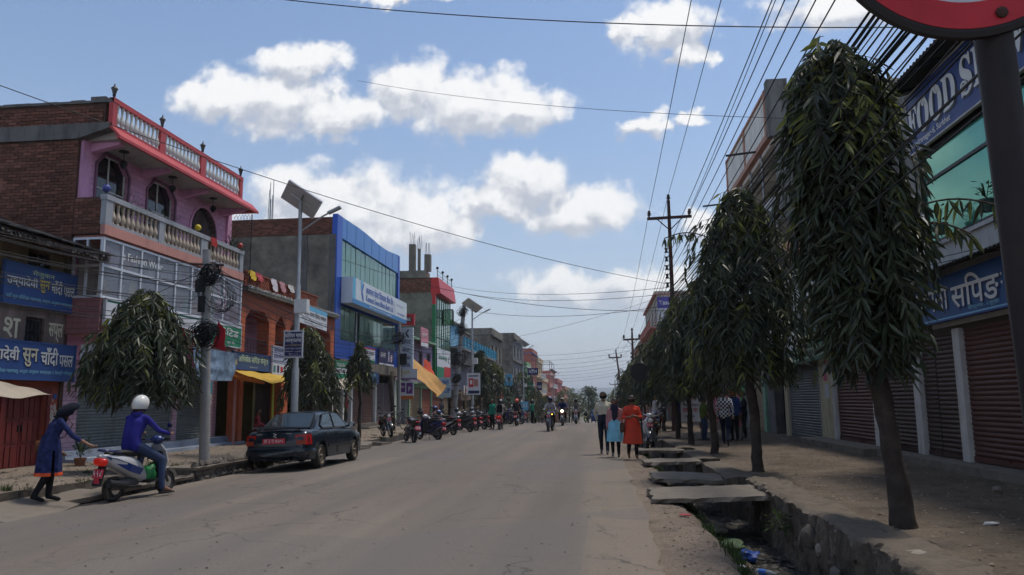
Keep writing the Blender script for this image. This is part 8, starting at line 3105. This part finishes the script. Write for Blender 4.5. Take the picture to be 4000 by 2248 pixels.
def person(label,loc,rz,pose,top,bottom,shoe=None,scale=1.0,fem=False,sleeve=1.0,hair='short',mask=False,helmet=None,skirt=None,group=None,glove=None,barefoot=False,look=0.0,cap_hair=None,tuck=False):
 """one continuous body grown from tapered limbs, coloured by region; clothing and hair are parts"""
 J={k:Vector(v)for k,v in pose.items()}
 B=[]
 def c(a,b_,r0,r1,zone):
  B.append((Vector(J[a])if isinstance(a,str)else Vector(a),Vector(J[b_])if isinstance(b_,str)else Vector(b_),r0,r1,zone))
 f=.93 if fem else 1.0
 right=(J['sR']-J['sL']).normalized()
 for s in(-1,1):
  o=right*.062*s
  c(J['pel']+o,J['wai']+o*.8,.118,.105*f,'b' if tuck else 't')
  c(J['wai']+o*.8,J['che']+o*1.15,.105*f,.118*f,'t')
 for a in 'LR':
  c('h'+a,'k'+a,.098,.070,'b')
  c('k'+a,'a'+a,.067,.046,'b')
  c('a'+a,'t'+a,.042,.034,'s')
  c('s'+a,'e'+a,.056*f,.043,'t')
  m=J['e'+a].lerp(J['w'+a],sleeve)
  c('e'+a,m,.043,.037 if sleeve>.5 else .04,'t')
  if sleeve<1:
   c(m,J['w'+a],.036,.028,'k')
  c('w'+a,J['w'+a].lerp(J['f'+a],.55),.03,.034,'g' if glove else 'k')
  c(J['nec'].lerp(J['che'],.35)+right*(.05 if a=='R' else-.05),'s'+a,.06*f,.057*f,'t')
 c('che',J['che'].lerp(J['nec'],.75),.105*f,.058,'t')
 hd=J['hea']
 upv=(hd-J['nec']).normalized()
 c('nec',hd,.05,.055,'k')
 fwd=upv.cross(right).normalized()*-1 if False else Vector((-right.y,right.x,0)).normalized()
 fwd=(Matrix.Rotation(look,3,'Z')@fwd).normalized()
 c(hd+upv*.03-fwd*.01,hd+upv*.035-fwd*.012,.094,.094,'k')
 c(hd-upv*.03+fwd*.018,hd-upv*.055+fwd*.03,.07,.05,'k')
 c(hd+fwd*.088+upv*.012,hd+fwd*.102-upv*.016,.012,.017,'k')
 sid=upv.cross(fwd).normalized()
 for s in(-1,1):
  c(hd+sid*.088*s+upv*.015,hd+sid*.092*s-upv*.02,.018,.014,'k')
 b=MB()
 for p,q,r0,r1,z in B:
  capsule(b,p,q,r0,r1)
 me=b.mesh('person',None)
 tmp=bpy.data.objects.new('tmp',me)
 COL.objects.link(tmp)
 md=tmp.modifiers.new('r','REMESH')
 md.mode='VOXEL'
 md.voxel_size=.017
 sm=tmp.modifiers.new('s','SMOOTH')
 sm.iterations=3
 sm.factor=.5
 dg=bpy.context.evaluated_depsgraph_get()
 m2=bpy.data.meshes.new_from_object(tmp.evaluated_get(dg))
 bpy.data.objects.remove(tmp)
 m2.name='person'
 zones=['k','t','b','s','g']
 m2.materials.clear()
 for z in(SKIN,top,bottom,SKIN if barefoot else(shoe or M_BPL),glove or SKIN):
  m2.materials.append(z)
 C_=np.empty(len(m2.polygons)*3)
 m2.polygons.foreach_get('center',C_)
 C_=C_.reshape(-1,3)
 best,idx=np.full(len(C_),9.0),np.zeros(len(C_),int)
 for p,q,r0,r1,z in B:
  pa,d=np.array(p),np.array(q-p)
  tt=np.clip((C_-pa)@d/max(1e-6,d@d),0,1)
  e=np.linalg.norm(C_-pa-tt[:,None]*d,axis=1)-(r0+(r1-r0)*tt)
  k=e<best
  best[k],idx[k]=e[k],zones.index(z)
 m2.polygons.foreach_set('material_index',idx)
 m2.polygons.foreach_set('use_smooth',[True]*len(idx))
 # fingers: four unequal bent ones and a thumb, joined to the same body
 bm=bmesh.new()
 bm.from_mesh(m2)
 fb=MB()
 for a in 'LR':
  w,tip=J['w'+a],J['f'+a]
  d=(tip-w).normalized()
  ax=d.cross(Vector((0,1,.3))).normalized()
  nn=ax.cross(d).normalized()
  p0=w.lerp(tip,.5)
  for k,(o,l)in enumerate(((-.026,.062),(-.009,.072),(.009,.068),(.026,.052))):
   q=p0+ax*o
   fb.tube([q,q+d*l*.5+ax*o*.2,q+d*l*.85+nn*.02,q+d*l*.95+nn*.045],[.0095,.009,.008,.006],6)
  q=w.lerp(tip,.25)
  sgn=1 if a=='L' else-1
  fb.tube([q+ax*.02*sgn,q+ax*.05*sgn+d*.03,q+ax*.055*sgn+d*.06+nn*.01],[.012,.010,.008],6)
 fm=fb.mesh('fingers',None,180)
 n0=len(bm.faces)
 bm.from_mesh(fm)
 bm.faces.ensure_lookup_table()
 for k in range(n0,len(bm.faces)):
  bm.faces[k].material_index=4
  bm.faces[k].smooth=True
 bm.to_mesh(m2)
 bm.free()
 o=link(m2,'person')
 o.location=loc
 o.rotation_euler=(0,0,rz)
 o.scale=(scale,)*3
 tag(o,label,'person',group)
 hm=lambda q:hd+sid*q[0]+fwd*q[1]+upv*q[2]
 def headpart(name,m,test,k=1.0,thick=.012):
  """cap following the skull where test(direction) holds"""
  q=MB()
  q.ball((0,0,0),1.0,22,16)
  vs,keep=[],[]
  for v in q.v:
   v=Vector(v)
   vs.append(hm((v.x*(.094+thick)*k,v.y*(.105+thick)*k-.012,v.z*(.112+thick)*k+.022)))
  fs=[fc for fc in q.f if test(sum((Vector(q.v[i])for i in fc),Vector())/len(fc))]
  return MB().add(vs,fs).build(name,m,o,fix=False,smooth=180,local=True)
 if helmet:
  h=headpart('helmet',helmet,lambda v:v.z>-.55 and not(v.y>.45 and-.35<v.z<.38),1.22,.014)
  headpart('visor',mat('visor_dark',(.02,.02,.025),.1,var=0,alpha=.8),lambda v:v.y>.35 and-.1<v.z<.42,1.215,.014)
  headpart('helmet_lining',M_BPL,lambda v:v.z>-.8 and v.y<.5,1.12,.012)
  b=MB()
  b.tube([hm((-.1,.03,-.08)),hm((0,.075,-.125)),hm((.1,.03,-.08))],.012,6)
  b.build('chin_strap',M_BPL,h,local=True)
 elif hair=='short':
  headpart('hair',HAIR,lambda v:v.z>.3+.35*max(0,v.y)or(v.y<-.1 and v.z>-.35),.985,.009)
 elif hair=='long':
  headpart('hair',HAIR,lambda v:v.z>.3+.35*max(0,v.y)or(v.y<.05 and v.z>-.9),.985,.010)
  MB().tube([hm((0,-.1,0)),hm((0,-.13,-.12)),hm((0,-.12,-.28))],[.05,.045,.02],8).build('hair_tail',HAIR,o,local=True)
 elif hair=='scarf':
  headpart('head_scarf',cap_hair,lambda v:not(v.y>.62 and-.5<v.z<.45),1.1,.028)
  MB().tube([hm((0,-.02,-.04)),J['nec']+upv*.02,J['nec']-upv*.06],[.085,.09,.12],14).build('scarf_wrap',cap_hair,o,smooth=180,local=True)
 for s in(-1,1):
  MB().ball(hm((.034*s,.083,.018)),(.012,.009,.008),8,6).build('eye',HAIR,o,local=True)
 if mask:
  headpart('face_mask',MASK,lambda v:v.y>.1 and-.75<v.z<-.02,.96,.016)
 if skirt:
 # kurta or skirt below the waist: (material, hem height, flare, slit, sway)
  m,hem,fl,slit,sw=skirt[:5]
  rows=[]
  c0,p0=J['wai'],J['pel']
  N_=28
  for k in range(9):
   q=k/8
   z=(J['wai'].z+.05)*(1-q)+hem*q
   cen=Vector((p0.x*(1-q)+(J['kL'].x+J['kR'].x)/2*q,c0.y*(1-q)+((J['kL'].y+J['kR'].y)/2+sw)*q,z))
   rw,rd=.165+(fl+.0)*q+.035*sin(min(1,q*2.2)*pi/2),.125+(fl*.9)*q+.03*sin(min(1,q*2.2)*pi/2)
   r=[]
   for j in range(N_):
    a=2*pi*j/N_
    wv=1+.06*q*sin(a*7+len(label))+.03*q*sin(a*13+q*4)
    r.append(tuple(cen+right*rw*cos(a)*wv+Vector((-right.y,right.x,0))*rd*sin(a)*wv))
   rows.append(r)
  q=MB()
  vs=[p for r in rows for p in r]
  fs=[]
  for i in range(8):
   for j in range(N_):
    if slit and i>=3 and j in(0,N_//2):
     continue
    fs.append((i*N_+j,i*N_+(j+1)%N_,(i+1)*N_+(j+1)%N_,(i+1)*N_+j))
  q.add(vs,fs)
  if len(skirt)>5:
   hb=[tuple(Vector(p)+Vector((0,0,-.0)))for r in rows[-2:]for p in r]
   hs=[(j,(j+1)%N_,N_+(j+1)%N_,N_+j)for j in range(N_)if j not in(0,N_//2)]
   cn=sum((Vector(p)for p in rows[-1]),Vector())/N_
   MB().add([cn+(Vector(p)-cn)*1.03+(Vector((0,0,-.03))if i<N_ else Vector())for i,p in enumerate(hb)],hs).build('hem_band',skirt[5],o,fix=False,local=True)
  q.build('skirt' if not slit else 'kurta_skirt',m,o,fix=False,smooth=180,local=True)
 return o
def strapbag(name,label,o,c,s,m,strap,cat='bag'):
 t=thing(name,label,cat,o.location,None,o.rotation_euler.z)
 x,y,z=c
 MB().loft([sec(y-s[1],z,s[0]*.8,s[2]*.9,12,4,x),sec(y,z,s[0],s[2],12,4,x),sec(y+s[1],z,s[0]*.8,s[2]*.9,12,4,x)]).build('bag_body',m,t,smooth=50,local=True)
 MB().tube(strap,.009,6).build('strap',m,t,local=True)
def P(**k):
 return dict(STAND,**k)
navy,blk=fab('navy',(.018,.022,.06)),fab('black',(.014,.014,.016))
jean=fab('denim',(.035,.05,.10))
# woman bending to hold the scooter's tail
pW=P(pel=(0,-.04,.88),wai=(0,.0,1.05),che=(0,.07,1.23),nec=(0,.14,1.38),hea=(.02,.22,1.49),hL=(-.09,-.04,.86),hR=(.09,-.04,.86),sL=(-.17,.09,1.33),sR=(.17,.09,1.33),
kL=(-.1,.06,.48),kR=(.08,-.02,.47),aL=(-.12,.05,.09),aR=(.06,-.20,.12),tL=(-.12,.21,.035),tR=(.06,-.06,.05),eL=(-.24,.1,1.0),wL=(-.2,.2,.82),fL=(-.17,.26,.74),eR=(.27,.27,1.08),wR=(.36,.50,.93),fR=(.39,.59,.88))
fk=fab('navy_print',(.02,.028,.09),.8,14)
w1=person('woman in navy printed kurta and dark headscarf bending to the scooter tail',(-8.93,11.9,.0),radians(-42),pW,fk,blk,blk,.98,True,.45,'scarf',True,skirt=(fk,.44,.045,True,-.02,fab('orange_trim',(.6,.09,.03))),cap_hair=fab('scarf_dark',(.012,.014,.022)))
strapbag('shoulder_bag','small brown shoulder bag on the woman in navy kurta',w1,(-.27,-.06,.88),(.05,.1,.11),fab('bag_brown',(.13,.055,.03)),[(-.26,-.06,.97),(-.12,.02,1.2),(.1,.2,1.36),(.14,.28,1.25),(-.05,.22,1.05),(-.24,.02,.95)])
# rider and his scooter
RS=radians(-11)
sc_=scooter('white scooter with blue decals and lit tail lamp, held by the woman',(-8.22,13.35,-.09),RS,PW,PBL,PBL,True,plate_txt='५ ५ ८',group='two-wheelers with riders')
MB().lathe([(.0005,0),(.06,0)],(0,-.985,.38),14,axis='y',cap=False).build('round_sticker',M_PLATE,sc_,local=True)
pR=dict(RIDE,aR=(.34,.12,.16),tR=(.36,.30,.10),kR=(.27,.16,.62),hea=(.0,-.09,1.53),aL=(-.16,.12,.40),tL=(-.16,.28,.36))
bj=fab('royal_blue_jacket',(.028,.026,.19),.3,5)
r1=person('scooter rider in royal blue jacket and white helmet with one foot down',(-8.22,13.35,-.09),RS,pR,bj,jean,SKIN,1.07,False,1.0,'short',False,helmet=mat('helmet_white',(.62,.61,.57),.25,var=.05))
MB().tube([(-.045,-.1-.155*cos(a),1.552+.152*sin(a))for a in[.1+.2*k for k in range(9)]],.009,5).build('helmet_stripe',M_BPL,r1,local=True)
MB().loft([[tuple(Vector((.10*cos(a),-.17+.09*sin(a),z))*1.0)for a in[2*pi*k/14 for k in range(14)]]for z in(1.36,1.40,1.42)],cap=False).build('hood',bj,r1,fix=False,local=True)
MB().obox((.35,.22,.075),(.05,0,0),(0,.13,0),(0,0,.012)).build('sandal',M_BPL,r1,local=True)
t=thing('shopping_sack','green and white plastic sack on the scooter footboard','bag',sc_.location,None,RS)
rk=rock((0.05,.14,.42),.17,3,(.75,.7,.95),14,10,.35)
rk.build('sack_body',mat('sack_green',(.02,.22,.06),.45,var=.5,scale=7,dirt=.5,dirt_col=(.55,.52,.4),dscale=6,dlo=.56),t,smooth=60,local=True)
MB().tube([(0,.14,.55),(.03,.16,.64),(.06,.16,.6)],[.05,.03,.05],8).build('sack_neck',mat('sack_cream',(.5,.45,.3),.6,var=.3),t,local=True)
# the three walkers on the road
wk=dict(kL=(-.09,.12,.52),aL=(-.09,.10,.10),tL=(-.09,.25,.05),kR=(.09,-.03,.50),aR=(.09,-.28,.14),tR=(.09,-.16,.04))
person('man in white shirt, dark trousers and black mask walking behind two women',(.12,22.8,.0),pi-.05,P(eL=(-.25,-.1,1.14),wL=(-.2,-.2,.95),fL=(-.12,-.22,.9),eR=(.25,-.1,1.14),wR=(.2,-.2,.95),fR=(.12,-.22,.9),**wk),fab('cream_shirt',(.5,.46,.36)),fab('dark_trousers',(.02,.024,.04)),M_BPL,1.04,False,1.0,'short',True,tuck=True)
w2=person('woman in pink cardigan, light blue kurta and dark floral scarf walking',(.42,21.7,.0),pi-.05,P(**wk),fab('dusty_pink',(.42,.2,.2)),blk,M_BPL,.93,True,1.0,'long',False,skirt=(fab('sky_kurta',(.2,.48,.62),.25,5),.47,.05,False,.0))
# open cardigan panels and hanging scarf
cg=MB()
for s in(-1,1):
 rows=[]
 for k in range(8):
  q=k/7
  z=1.36-.74*q
  rows.append([(s*(.05+.03*q),.135+.02*q,z),(s*(.14+.03*q),.10+.02*q,z),(s*(.215+.02*q),.0,z),(s*(.15+.04*q),-.13-.02*q,z),(0,-.155-.03*q,z)])
 cg.loft(rows,cap=False,closed=False)
cg.build('cardigan',MATS['cloth_dusty_pink'],w2,fix=False,smooth=180,local=True)
sf=mat('scarf_floral',(.02,.018,.04),.9,var=.0,dirt=.9,dirt_col=(.25,.12,.16),dscale=22,dlo=.6)
q=MB()
rows=[]
for k in range(12):
 u_=k/11
 z=1.5-.82*u_
 rows.append([(-.1+.02*u_,.135+.025*sin(u_*9),z),(-.03,.165+.02*sin(u_*7+1),z),(.03,.16,z),(.09-.02*u_,.14+.02*sin(u_*8),z)])
q.loft(rows,cap=False,closed=False)
q.loft([[tuple(Vector((r*cos(a),.0+r*.9*sin(a),z)))for a in[2*pi*k/14 for k in range(14)]]for r,z in((.09,1.56),(.115,1.5),(.12,1.44),(.15,1.38))],cap=False)
q.build('scarf',sf,w2,fix=False,smooth=180,local=True)
rk_=mat('kurta_red',(.52,.045,.02),.85,var=.12,scale=5,dirt=.8,dirt_col=(.12,.015,.02),dscale=16,dlo=.63)
w3=person('woman in red orange embroidered kurta and black mask holding her hands together',(.86,21.1,.0),pi+.05,P(eL=(-.25,.04,1.12),wL=(-.07,.22,1.16),fL=(.02,.24,1.18),eR=(.25,.04,1.12),wR=(.07,.22,1.14),fR=(-.02,.25,1.16),**wk),rk_,blk,fab('sandal_tan',(.12,.07,.05)),.97,True,.55,'long',True,skirt=(rk_,.42,.06,True,.0))
strapbag('handbag','brown handbag on the arm of the woman in red kurta',w3,(.27,.03,.83),(.06,.13,.14),fab('bag_tan',(.09,.05,.03)),[(.26,-.08,.93),(.25,.0,1.14),(.27,.12,.93)])
# riders on the road
def rider_on(kind,label,plabel,loc,rz,pm,top,hm_,bottom=None,lit=False,amber=False,txt='७ प'):
 if kind=='s':
  v=scooter(label,loc,rz,pm,PB_,PB_,lit,plate_txt=txt,group='two-wheelers with riders')
 else:
  v=motorcycle(label,loc,rz,pm,0,lit,plate_txt=txt,group='two-wheelers with riders',amber=amber)
 ps=RIDE if kind=='s' else dict(RIDE,pel=(0,-.26,.93),wai=(0,-.25,1.1),che=(0,-.15,1.28),nec=(0,-.08,1.44),hea=(0,-.03,1.57),sL=(-.185,-.12,1.37),sR=(.185,-.12,1.37),kL=(-.21,.12,.75),kR=(.21,.12,.75),aL=(-.2,-.02,.38),aR=(.2,-.02,.38),tL=(-.2,.14,.34),tR=(.2,.14,.34),wL=(-.32,.28,1.08),wR=(.32,.28,1.08),fL=(-.31,.36,1.06),fR=(.31,.36,1.06))
 return person(plabel,loc,rz,ps,top,bottom or blk,M_BPL,1.0,False,1.0,'short',False,helmet=hm_)
p4=rider_on('s','red scooter with lit tail lamp riding away past the parked row','scooter rider with black backpack and black helmet riding away',(-5.5,43.4,.01),0,PR,fab('grey_shirt',(.32,.3,.28)),PB_,None,True)
MB().loft([sec(-.5,1.15,.13,.2,12,4),sec(-.42,1.15,.16,.24,12,4),sec(-.3,1.15,.15,.23,12,4)]).build('backpack',blk,p4,smooth=50,local=True)
rider_on('m','black motorcycle with red plate riding away in the left lane','motorcycle rider in black jacket and orange red helmet riding away',(-5.3,50.2,gz(50)+.01),0,PB_,blk,mat('helmet_vermilion',(.5,.07,.03),.3,var=.05))
rider_on('m','dark motorcycle with one lit amber indicator coming toward the camera','motorcyclist in grey patterned shirt and blue helmet approaching',(-2.5,39.9,.02),pi-.1,PB_,mat('shirt_grey_print',(.27,.27,.3),.9,var=.5,scale=12),PBL,None,False,True)
rider_on('m','motorcycle with bright headlight approaching behind the amber-lit one','motorcyclist in dark blue jacket and beige helmet behind a bright headlight',(-2.3,49,gz(49)+.02),pi,PB_,fab('ink_jacket',(.02,.03,.10)),mat('helmet_beige',(.4,.34,.27),.35,var=.05),None,True)
rider_on('m','dark motorcycle trailing the bright headlight one','motorcyclist in grey jacket with black helmet at rear of the oncoming group',(-1.6,54,gz(54)+.01),pi,PGR,fab('ash_jacket',(.15,.14,.14)),PB_)
rider_on('m','far motorcycle coming over the crest beside the blue three-wheeler','far rider in pale shirt coming over the crest',(-3.3,104,gz(104)),pi,PB_,fab('pale_shirt',(.4,.38,.36)),PGR)
rider_on('m','second far motorcycle coming over the crest','far rider in dark shirt next to the pale-shirted one',(-1.9,108,gz(108)),pi,paint('lime',(.15,.35,.05)),blk,PGR)
# people standing on the left
person('person in green shirt and dark trousers standing at the parked scooters',(-6.0,43.6,-.02),2.6,P(),fab('emerald',(.03,.24,.15)),blk,M_BPL,.98)
person('woman in green top with black helmet beside far parked motorcycles',(-4.9,57,gz(57)),-1.2,P(),fab('teal_green',(.02,.22,.15)),blk,M_BPL,1.0,True,helmet=PB_)
person('man in dark grey shirt standing before the brown shutters',(-9.6,47,.05),1.2,P(eR=(.25,.1,1.2),wR=(.1,.2,1.4),fR=(.05,.18,1.48)),fab('charcoal',(.06,.06,.07)),blk)
person('woman in red wrap sitting at the dark shop entrance behind the car',(-12.9,28.3,.15),-1.3,P(pel=(0,0,.5),wai=(0,.02,.67),che=(0,.03,.87),nec=(0,.04,1.03),hea=(0,.07,1.16),hL=(-.09,0,.5),hR=(.09,0,.5),kL=(-.12,.4,.5),kR=(.12,.4,.5),aL=(-.1,.38,.08),aR=(.1,.38,.08),tL=(-.1,.53,.04),tR=(.1,.53,.04),sL=(-.17,.03,.96),sR=(.17,.03,.96),eL=(-.22,.1,.72),eR=(.22,.1,.72),wL=(-.1,.3,.6),wR=(.1,.3,.6),fL=(-.06,.38,.58),fR=(.06,.38,.58)),
mat('top_striped',(.3,.05,.06),.9,var=.7,scale=9),fab('crimson',(.35,.03,.05)),None,.97,True)
MB().box((-13.15,28.05,.1),(-12.65,28.5,.55)).build('stool',M_WOODB)
tag(bpy.data.objects['stool'],'low wooden box seat under the sitting woman in red','stool')
person('figure in maroon shirt standing in the dark doorway by the bank shutters',(-13.25,39.8,.4),-1.4,P(),fab('maroon',(.16,.04,.04)),fab('dim_trousers',(.05,.04,.04)))
# people around the fruit cart on the right pavement
person('boy in olive green top standing behind the tree trunk by the fruit cart',(3.72,28.6,.1),-1.2,P(eR=(.24,.1,1.1),wR=(.2,.3,1.05),fR=(.18,.38,1.03)),fab('olive_top',(.09,.12,.025)),jean,None,.9)
ck=mat('shirt_checked',(.4,.4,.4),.9,var=0)
def checks():
 nt=ck.node_tree
 tc=nt.nodes.new('ShaderNodeTexCoord')
 c1=nt.nodes.new('ShaderNodeTexChecker')
 c1.inputs['Scale'].default_value=17
 c1.inputs['Color1'].default_value=(.5,.5,.5,1)
 c1.inputs['Color2'].default_value=(.02,.022,.035,1)
 nt.links.new(tc.outputs['Object'],c1.inputs['Vector'])
 nt.links.new(c1.outputs['Color'],nt.nodes['Principled BSDF'].inputs['Base Color'])
checks()
person('man in black and white checked shirt striding away past the trees',(3.9,25.0,.1),-.25,P(kL=(-.09,.2,.53),aL=(-.09,.3,.12),tL=(-.09,.44,.08),kR=(.09,-.06,.50),aR=(.09,-.42,.2),tR=(.09,-.32,.05),eR=(.24,-.1,1.14),wR=(.24,-.05,.9),fR=(.24,0,.8)),ck,fab('ink_trousers',(.016,.02,.04)),fab('shoe_brown',(.07,.05,.04)),1.03)
person('man in blue jacket and orange helmet with his back turned at the fruit cart',(4.62,27.7,.1),.3,P(eL=(-.24,.1,1.14),wL=(-.16,.3,1.1),fL=(-.12,.38,1.1)),fab('denim_jacket',(.03,.055,.16)),blk,None,1.04,helmet=mat('helmet_orange',(.45,.08,.02),.3,var=.3,scale=14))
person('man in dark clothes facing left behind the blue jacket man',(5.3,29.5,.1),1.5,P(eL=(-.24,.1,1.14),wL=(-.16,.3,1.1),fL=(-.12,.38,1.1)),fab('coal',(.02,.02,.026)),blk,None,1.0)
person('man in white shirt sitting low by the far stalls',(2.75,38.6,.1),2.2,P(),fab('white_tee',(.45,.45,.46)),jean,None,.98)
person('vendor in dark blue shirt under the far stall awning',(3.9,39.5,.1),2.6,P(),fab('ink_shirt',(.02,.025,.07)),blk,None,1.0)
for i,(x,y,c_)in enumerate(((-8.6,118,(.3,.2,.15)),(-9.2,112,(.12,.2,.12)),(-7.6,124,(.4,.35,.3)),(4.2,52,(.1,.1,.12)),(-8.4,74,(.18,.16,.15)))):
 person(['far pedestrian in brown by the left houses','far pedestrian in green by the left houses','far pedestrian in pale clothes by the left houses','dark pedestrian under the far right trees','pedestrian in grey under the far cone tree'][i],(x,y,gz(y)+.05),i,P(),fab('far_%d'%i,c_),blk)
 # ================================================================ fruit cart, stalls and small things
def fruit_cart():
 t=thing('fruit_cart','wooden push cart with bicycle wheels heaped with red apples','cart',(4.35,29.0,.1))
 b=MB()
 b.box((3.75,28.3,.85),(5.0,30.0,.92))
 for x0,x1,y0,y1 in((3.75,3.79,28.3,30),(4.96,5.0,28.3,30),(3.79,4.96,28.3,28.34),(3.79,4.96,29.96,30)):
  b.box((x0,y0,.92),(x1,y1,1.02))
 b.build('tray',M_WOODB,t)
 for x in(3.7,5.05):
  b=MB().torus((x,28.95,.47),.36,.014,28,5)
  for k in range(12):
   a=k*pi/6
   b.tube([(x,28.95,.47),(x,28.95+.36*cos(a),.47+.36*sin(a))],.004,3,cap=False)
  w=b.build('wheel',M_ENG,t)
  MB().torus((x,28.95,.47),.375,.02,28,6).build('tyre',M_TYRE,w,local=True)
 b=MB()
 for x in(3.82,4.93):
  b.box((x-.03,29.8,.1),(x+.03,29.86,.85))
 b.build('leg',M_WOODB,t)
 ap=MB().ball((0,0,0),.045,8,6).mesh('apple',mat('apple_red',(.36,.03,.03),.35,var=.2,objrnd=.5),180)
 g=thing('apple_heap','heap of red apples on the push cart','fruit',(4.3,29,.92))
 rr=random.Random(3)
 for i in range(110):
  q=rr.random()
  a,r=rr.uniform(0,6.28),.45*sqrt(rr.random())
  o=link(ap,'apple',g)
  o.location=(4.3+r*cos(a),28.9+r*1.2*sin(a),.96+.30*max(0,1-r/.46)*rr.uniform(.5,1))
fruit_cart()
t=thing('shopping_bag','white plastic bag with handles set down beside the cart','bag',(3.95,27.8,.1))
rock((3.98,27.9,.38),.15,9,(.85,.6,1.1),14,10,.4).build('bag_body',mat('film_white',(.5,.51,.53),.45,var=.15,transl=.2),t,smooth=50)
MB().tube([(3.93,27.9,.5),(3.96,27.9,.72),(4.03,27.9,.72),(4.05,27.9,.5)],.012,5).build('handle',MATS['film_white'],t)
t=thing('market_stall','makeshift tarpaulin stall hung with clothes under the far trees','stall',(3.9,41,0))
b=MB()
for x in(3.0,5.0):
 for y in(40,43):
  b.tube([(x,y,-.1),(x,y,2.3)],.03,6)
b.build('leg',M_WOODB,t)
MB().loft([[(2.8,39.8,2.3),(5.2,39.8,2.35)],[(2.8,41.5,2.2),(5.2,41.5,2.25)],[(2.8,43.2,2.32),(5.2,43.2,2.3)]],cap=False,closed=False).build('canopy',M_CREAM,t,fix=False)
rr=random.Random(14)
for i in range(12):
 x=3.05+i*.165
 MB().obox((x,39.95,1.65+rr.uniform(-.1,.1)),(.07,0,0),(0,.02,0),(0,0,.35)).build('hung_garment',mat('stall_cloth_%d'%(i%4),[(.3,.3,.32),(.25,.05,.06),(.05,.08,.2),(.4,.33,.2)][i%4],.9,var=.3),t)
sign('white notice panel with red Devanagari standing among the tree trunks',(3.9,38.2,.5),UX,.95,1.9,M_SIGNW,[('यहाँ',.2,.95,.4,.16,M_LR),('चिया नास्ता',.1,.7,.75,.16,M_LK),('खाजा घर',.1,.45,.7,.18,M_LR),('फोन',.15,.2,.5,.12,M_LK)],[(.2,1.3,.14,.4,M_LN)],thick=.04,name='notice_panel')
t=thing('red_bin','red plastic drum standing by the parked scooter on the right','drum',(2.0,31.5,.0))
MB().lathe([(.2,0),(.23,.35),(.24,.36),(.23,.4),(.21,.8),(.22,.82)],(2.0,31.5,.05),16).build('drum_body',mat('drum_red',(.45,.03,.03),.5,var=.1),t,smooth=40)
leafy('potted_plant','small potted plant on the step behind the woman in navy',(-12.4,17.6,.3),60,(.25,.25,.55),.16,.03,M_LEAFD,6,pot=M_POT)
# scaffold poles in front of the stepped house
t=thing('bamboo_frame','rough bamboo frame with rails before the stepped grey house','frame',(-11,66,gz(66)))
b=MB()
z6=gz(66)
for x,y in((-11.6,62),(-11.3,65),(-11.0,68),(-10.8,71)):
 b.tube([(x,y,z6-.2),(x+.1,y,z6+3.2)],.05,6)
b.tube([(-11.6,62,z6+1.1),(-10.8,71,z6+1.4)],.04,6)
b.tube([(-11.6,62,z6+2.6),(-10.8,71,z6+2.5)],.04,6)
b.build('bamboo_rail',mat('bamboo',(.24,.18,.11),.9,var=.2),t)
# litter in the right drain
def litter(name,label,b,m,cat='litter'):
 tag(b.build(name,m,smooth=50),label,cat,'litter in the right drain')
litter('plastic_bag','bright blue crumpled plastic bag in the drain',rock((1.92,10.9,-.5),.13,4,(1,1.1,.6),16,10,.7),mat('film_blue',(.02,.06,.26),.4,var=.3))
t=thing('plastic_bottle','clear plastic bottle with blue label lying in the drain','bottle',(1.95,10.0,-.52))
MB().tube([(1.85,10.08,-.53),(1.86,10.07,-.53),(1.95,10.0,-.53),(2.0,9.96,-.53),(2.03,9.94,-.53),(2.06,9.92,-.53)],[.02,.033,.034,.034,.014,.013],12).build('bottle_body',mat('pet_clear',(.35,.4,.42),.15,var=.1,alpha=.6),t,smooth=40)
MB().tube([(1.89,10.05,-.53),(1.96,9.99,-.53)],[.036,.036],12,cap=False).build('label',mat('label_blue',(.05,.15,.5),.5),t)
litter('paper_scrap','torn pale paper and cloth bundle under the near slab',rock((1.75,12.9,-.45),.2,6,(1.1,1.4,.35),16,10,.8),mat('paper_pale',(.4,.37,.32),.9,var=.3,scale=9))
litter('paper_scrap','white wrapper beside the bottle in the drain',rock((2.05,9.6,-.55),.11,8,(1,1.3,.35),12,8,.8),mat('wrapper_white',(.5,.48,.48),.7,var=.3,scale=12))
litter('wrapper','small red wrapper on the dirt shoulder',rock((1.12,11.0,.0),.06,2,(1.4,.8,.2),10,6,.5),mat('wrapper_red',(.45,.04,.06),.6))
litter('paper_scrap','small white scrap on the drain bank',rock((1.55,9.3,-.32),.05,5,(1,1.4,.3),10,6,.6),MATS['wrapper_white'])
litter('plastic_bag','grey green plastic bag under the second slab',rock((1.6,15.6,-.42),.13,12,(1,1.2,.6),14,10,.6),mat('film_grey',(.22,.26,.24),.5,var=.3))
litter('paper_scrap','white crumpled tissue on the dirt pavement near the tree',rock((4.4,9.6,.12),.045,15,(1.6,1,.4),12,8,.7),MATS['wrapper_white'])
litter('fallen_leaves','green and white leaf rubbish heap in the drain',rock((1.85,11.8,-.52),.2,21,(.9,1.5,.25),16,10,.9),mat('rubbish_green',(.08,.12,.06),.8,var=.9,scale=16))
# ---------------------------------------------------------------- distance haze
hz=MB().box((-3000,-70,-9.5),(3000,6400,160)).build('haze',None)
hz['kind']='stuff'
hz['label']='thin pale haze filling the air over the street and hills'
hm_=bpy.data.materials.new('haze_air')
hm_.use_nodes=True
hm_.node_tree.nodes.clear()
ho=hm_.node_tree.nodes.new('ShaderNodeOutputMaterial')
hv=hm_.node_tree.nodes.new('ShaderNodeVolumePrincipled')
hv.inputs['Color'].default_value=(.80,.86,.95,1)
hv.inputs['Density'].default_value=HAZE
hm_.node_tree.links.new(hv.outputs[0],ho.inputs['Volume'])
hz.data.materials.append(hm_)
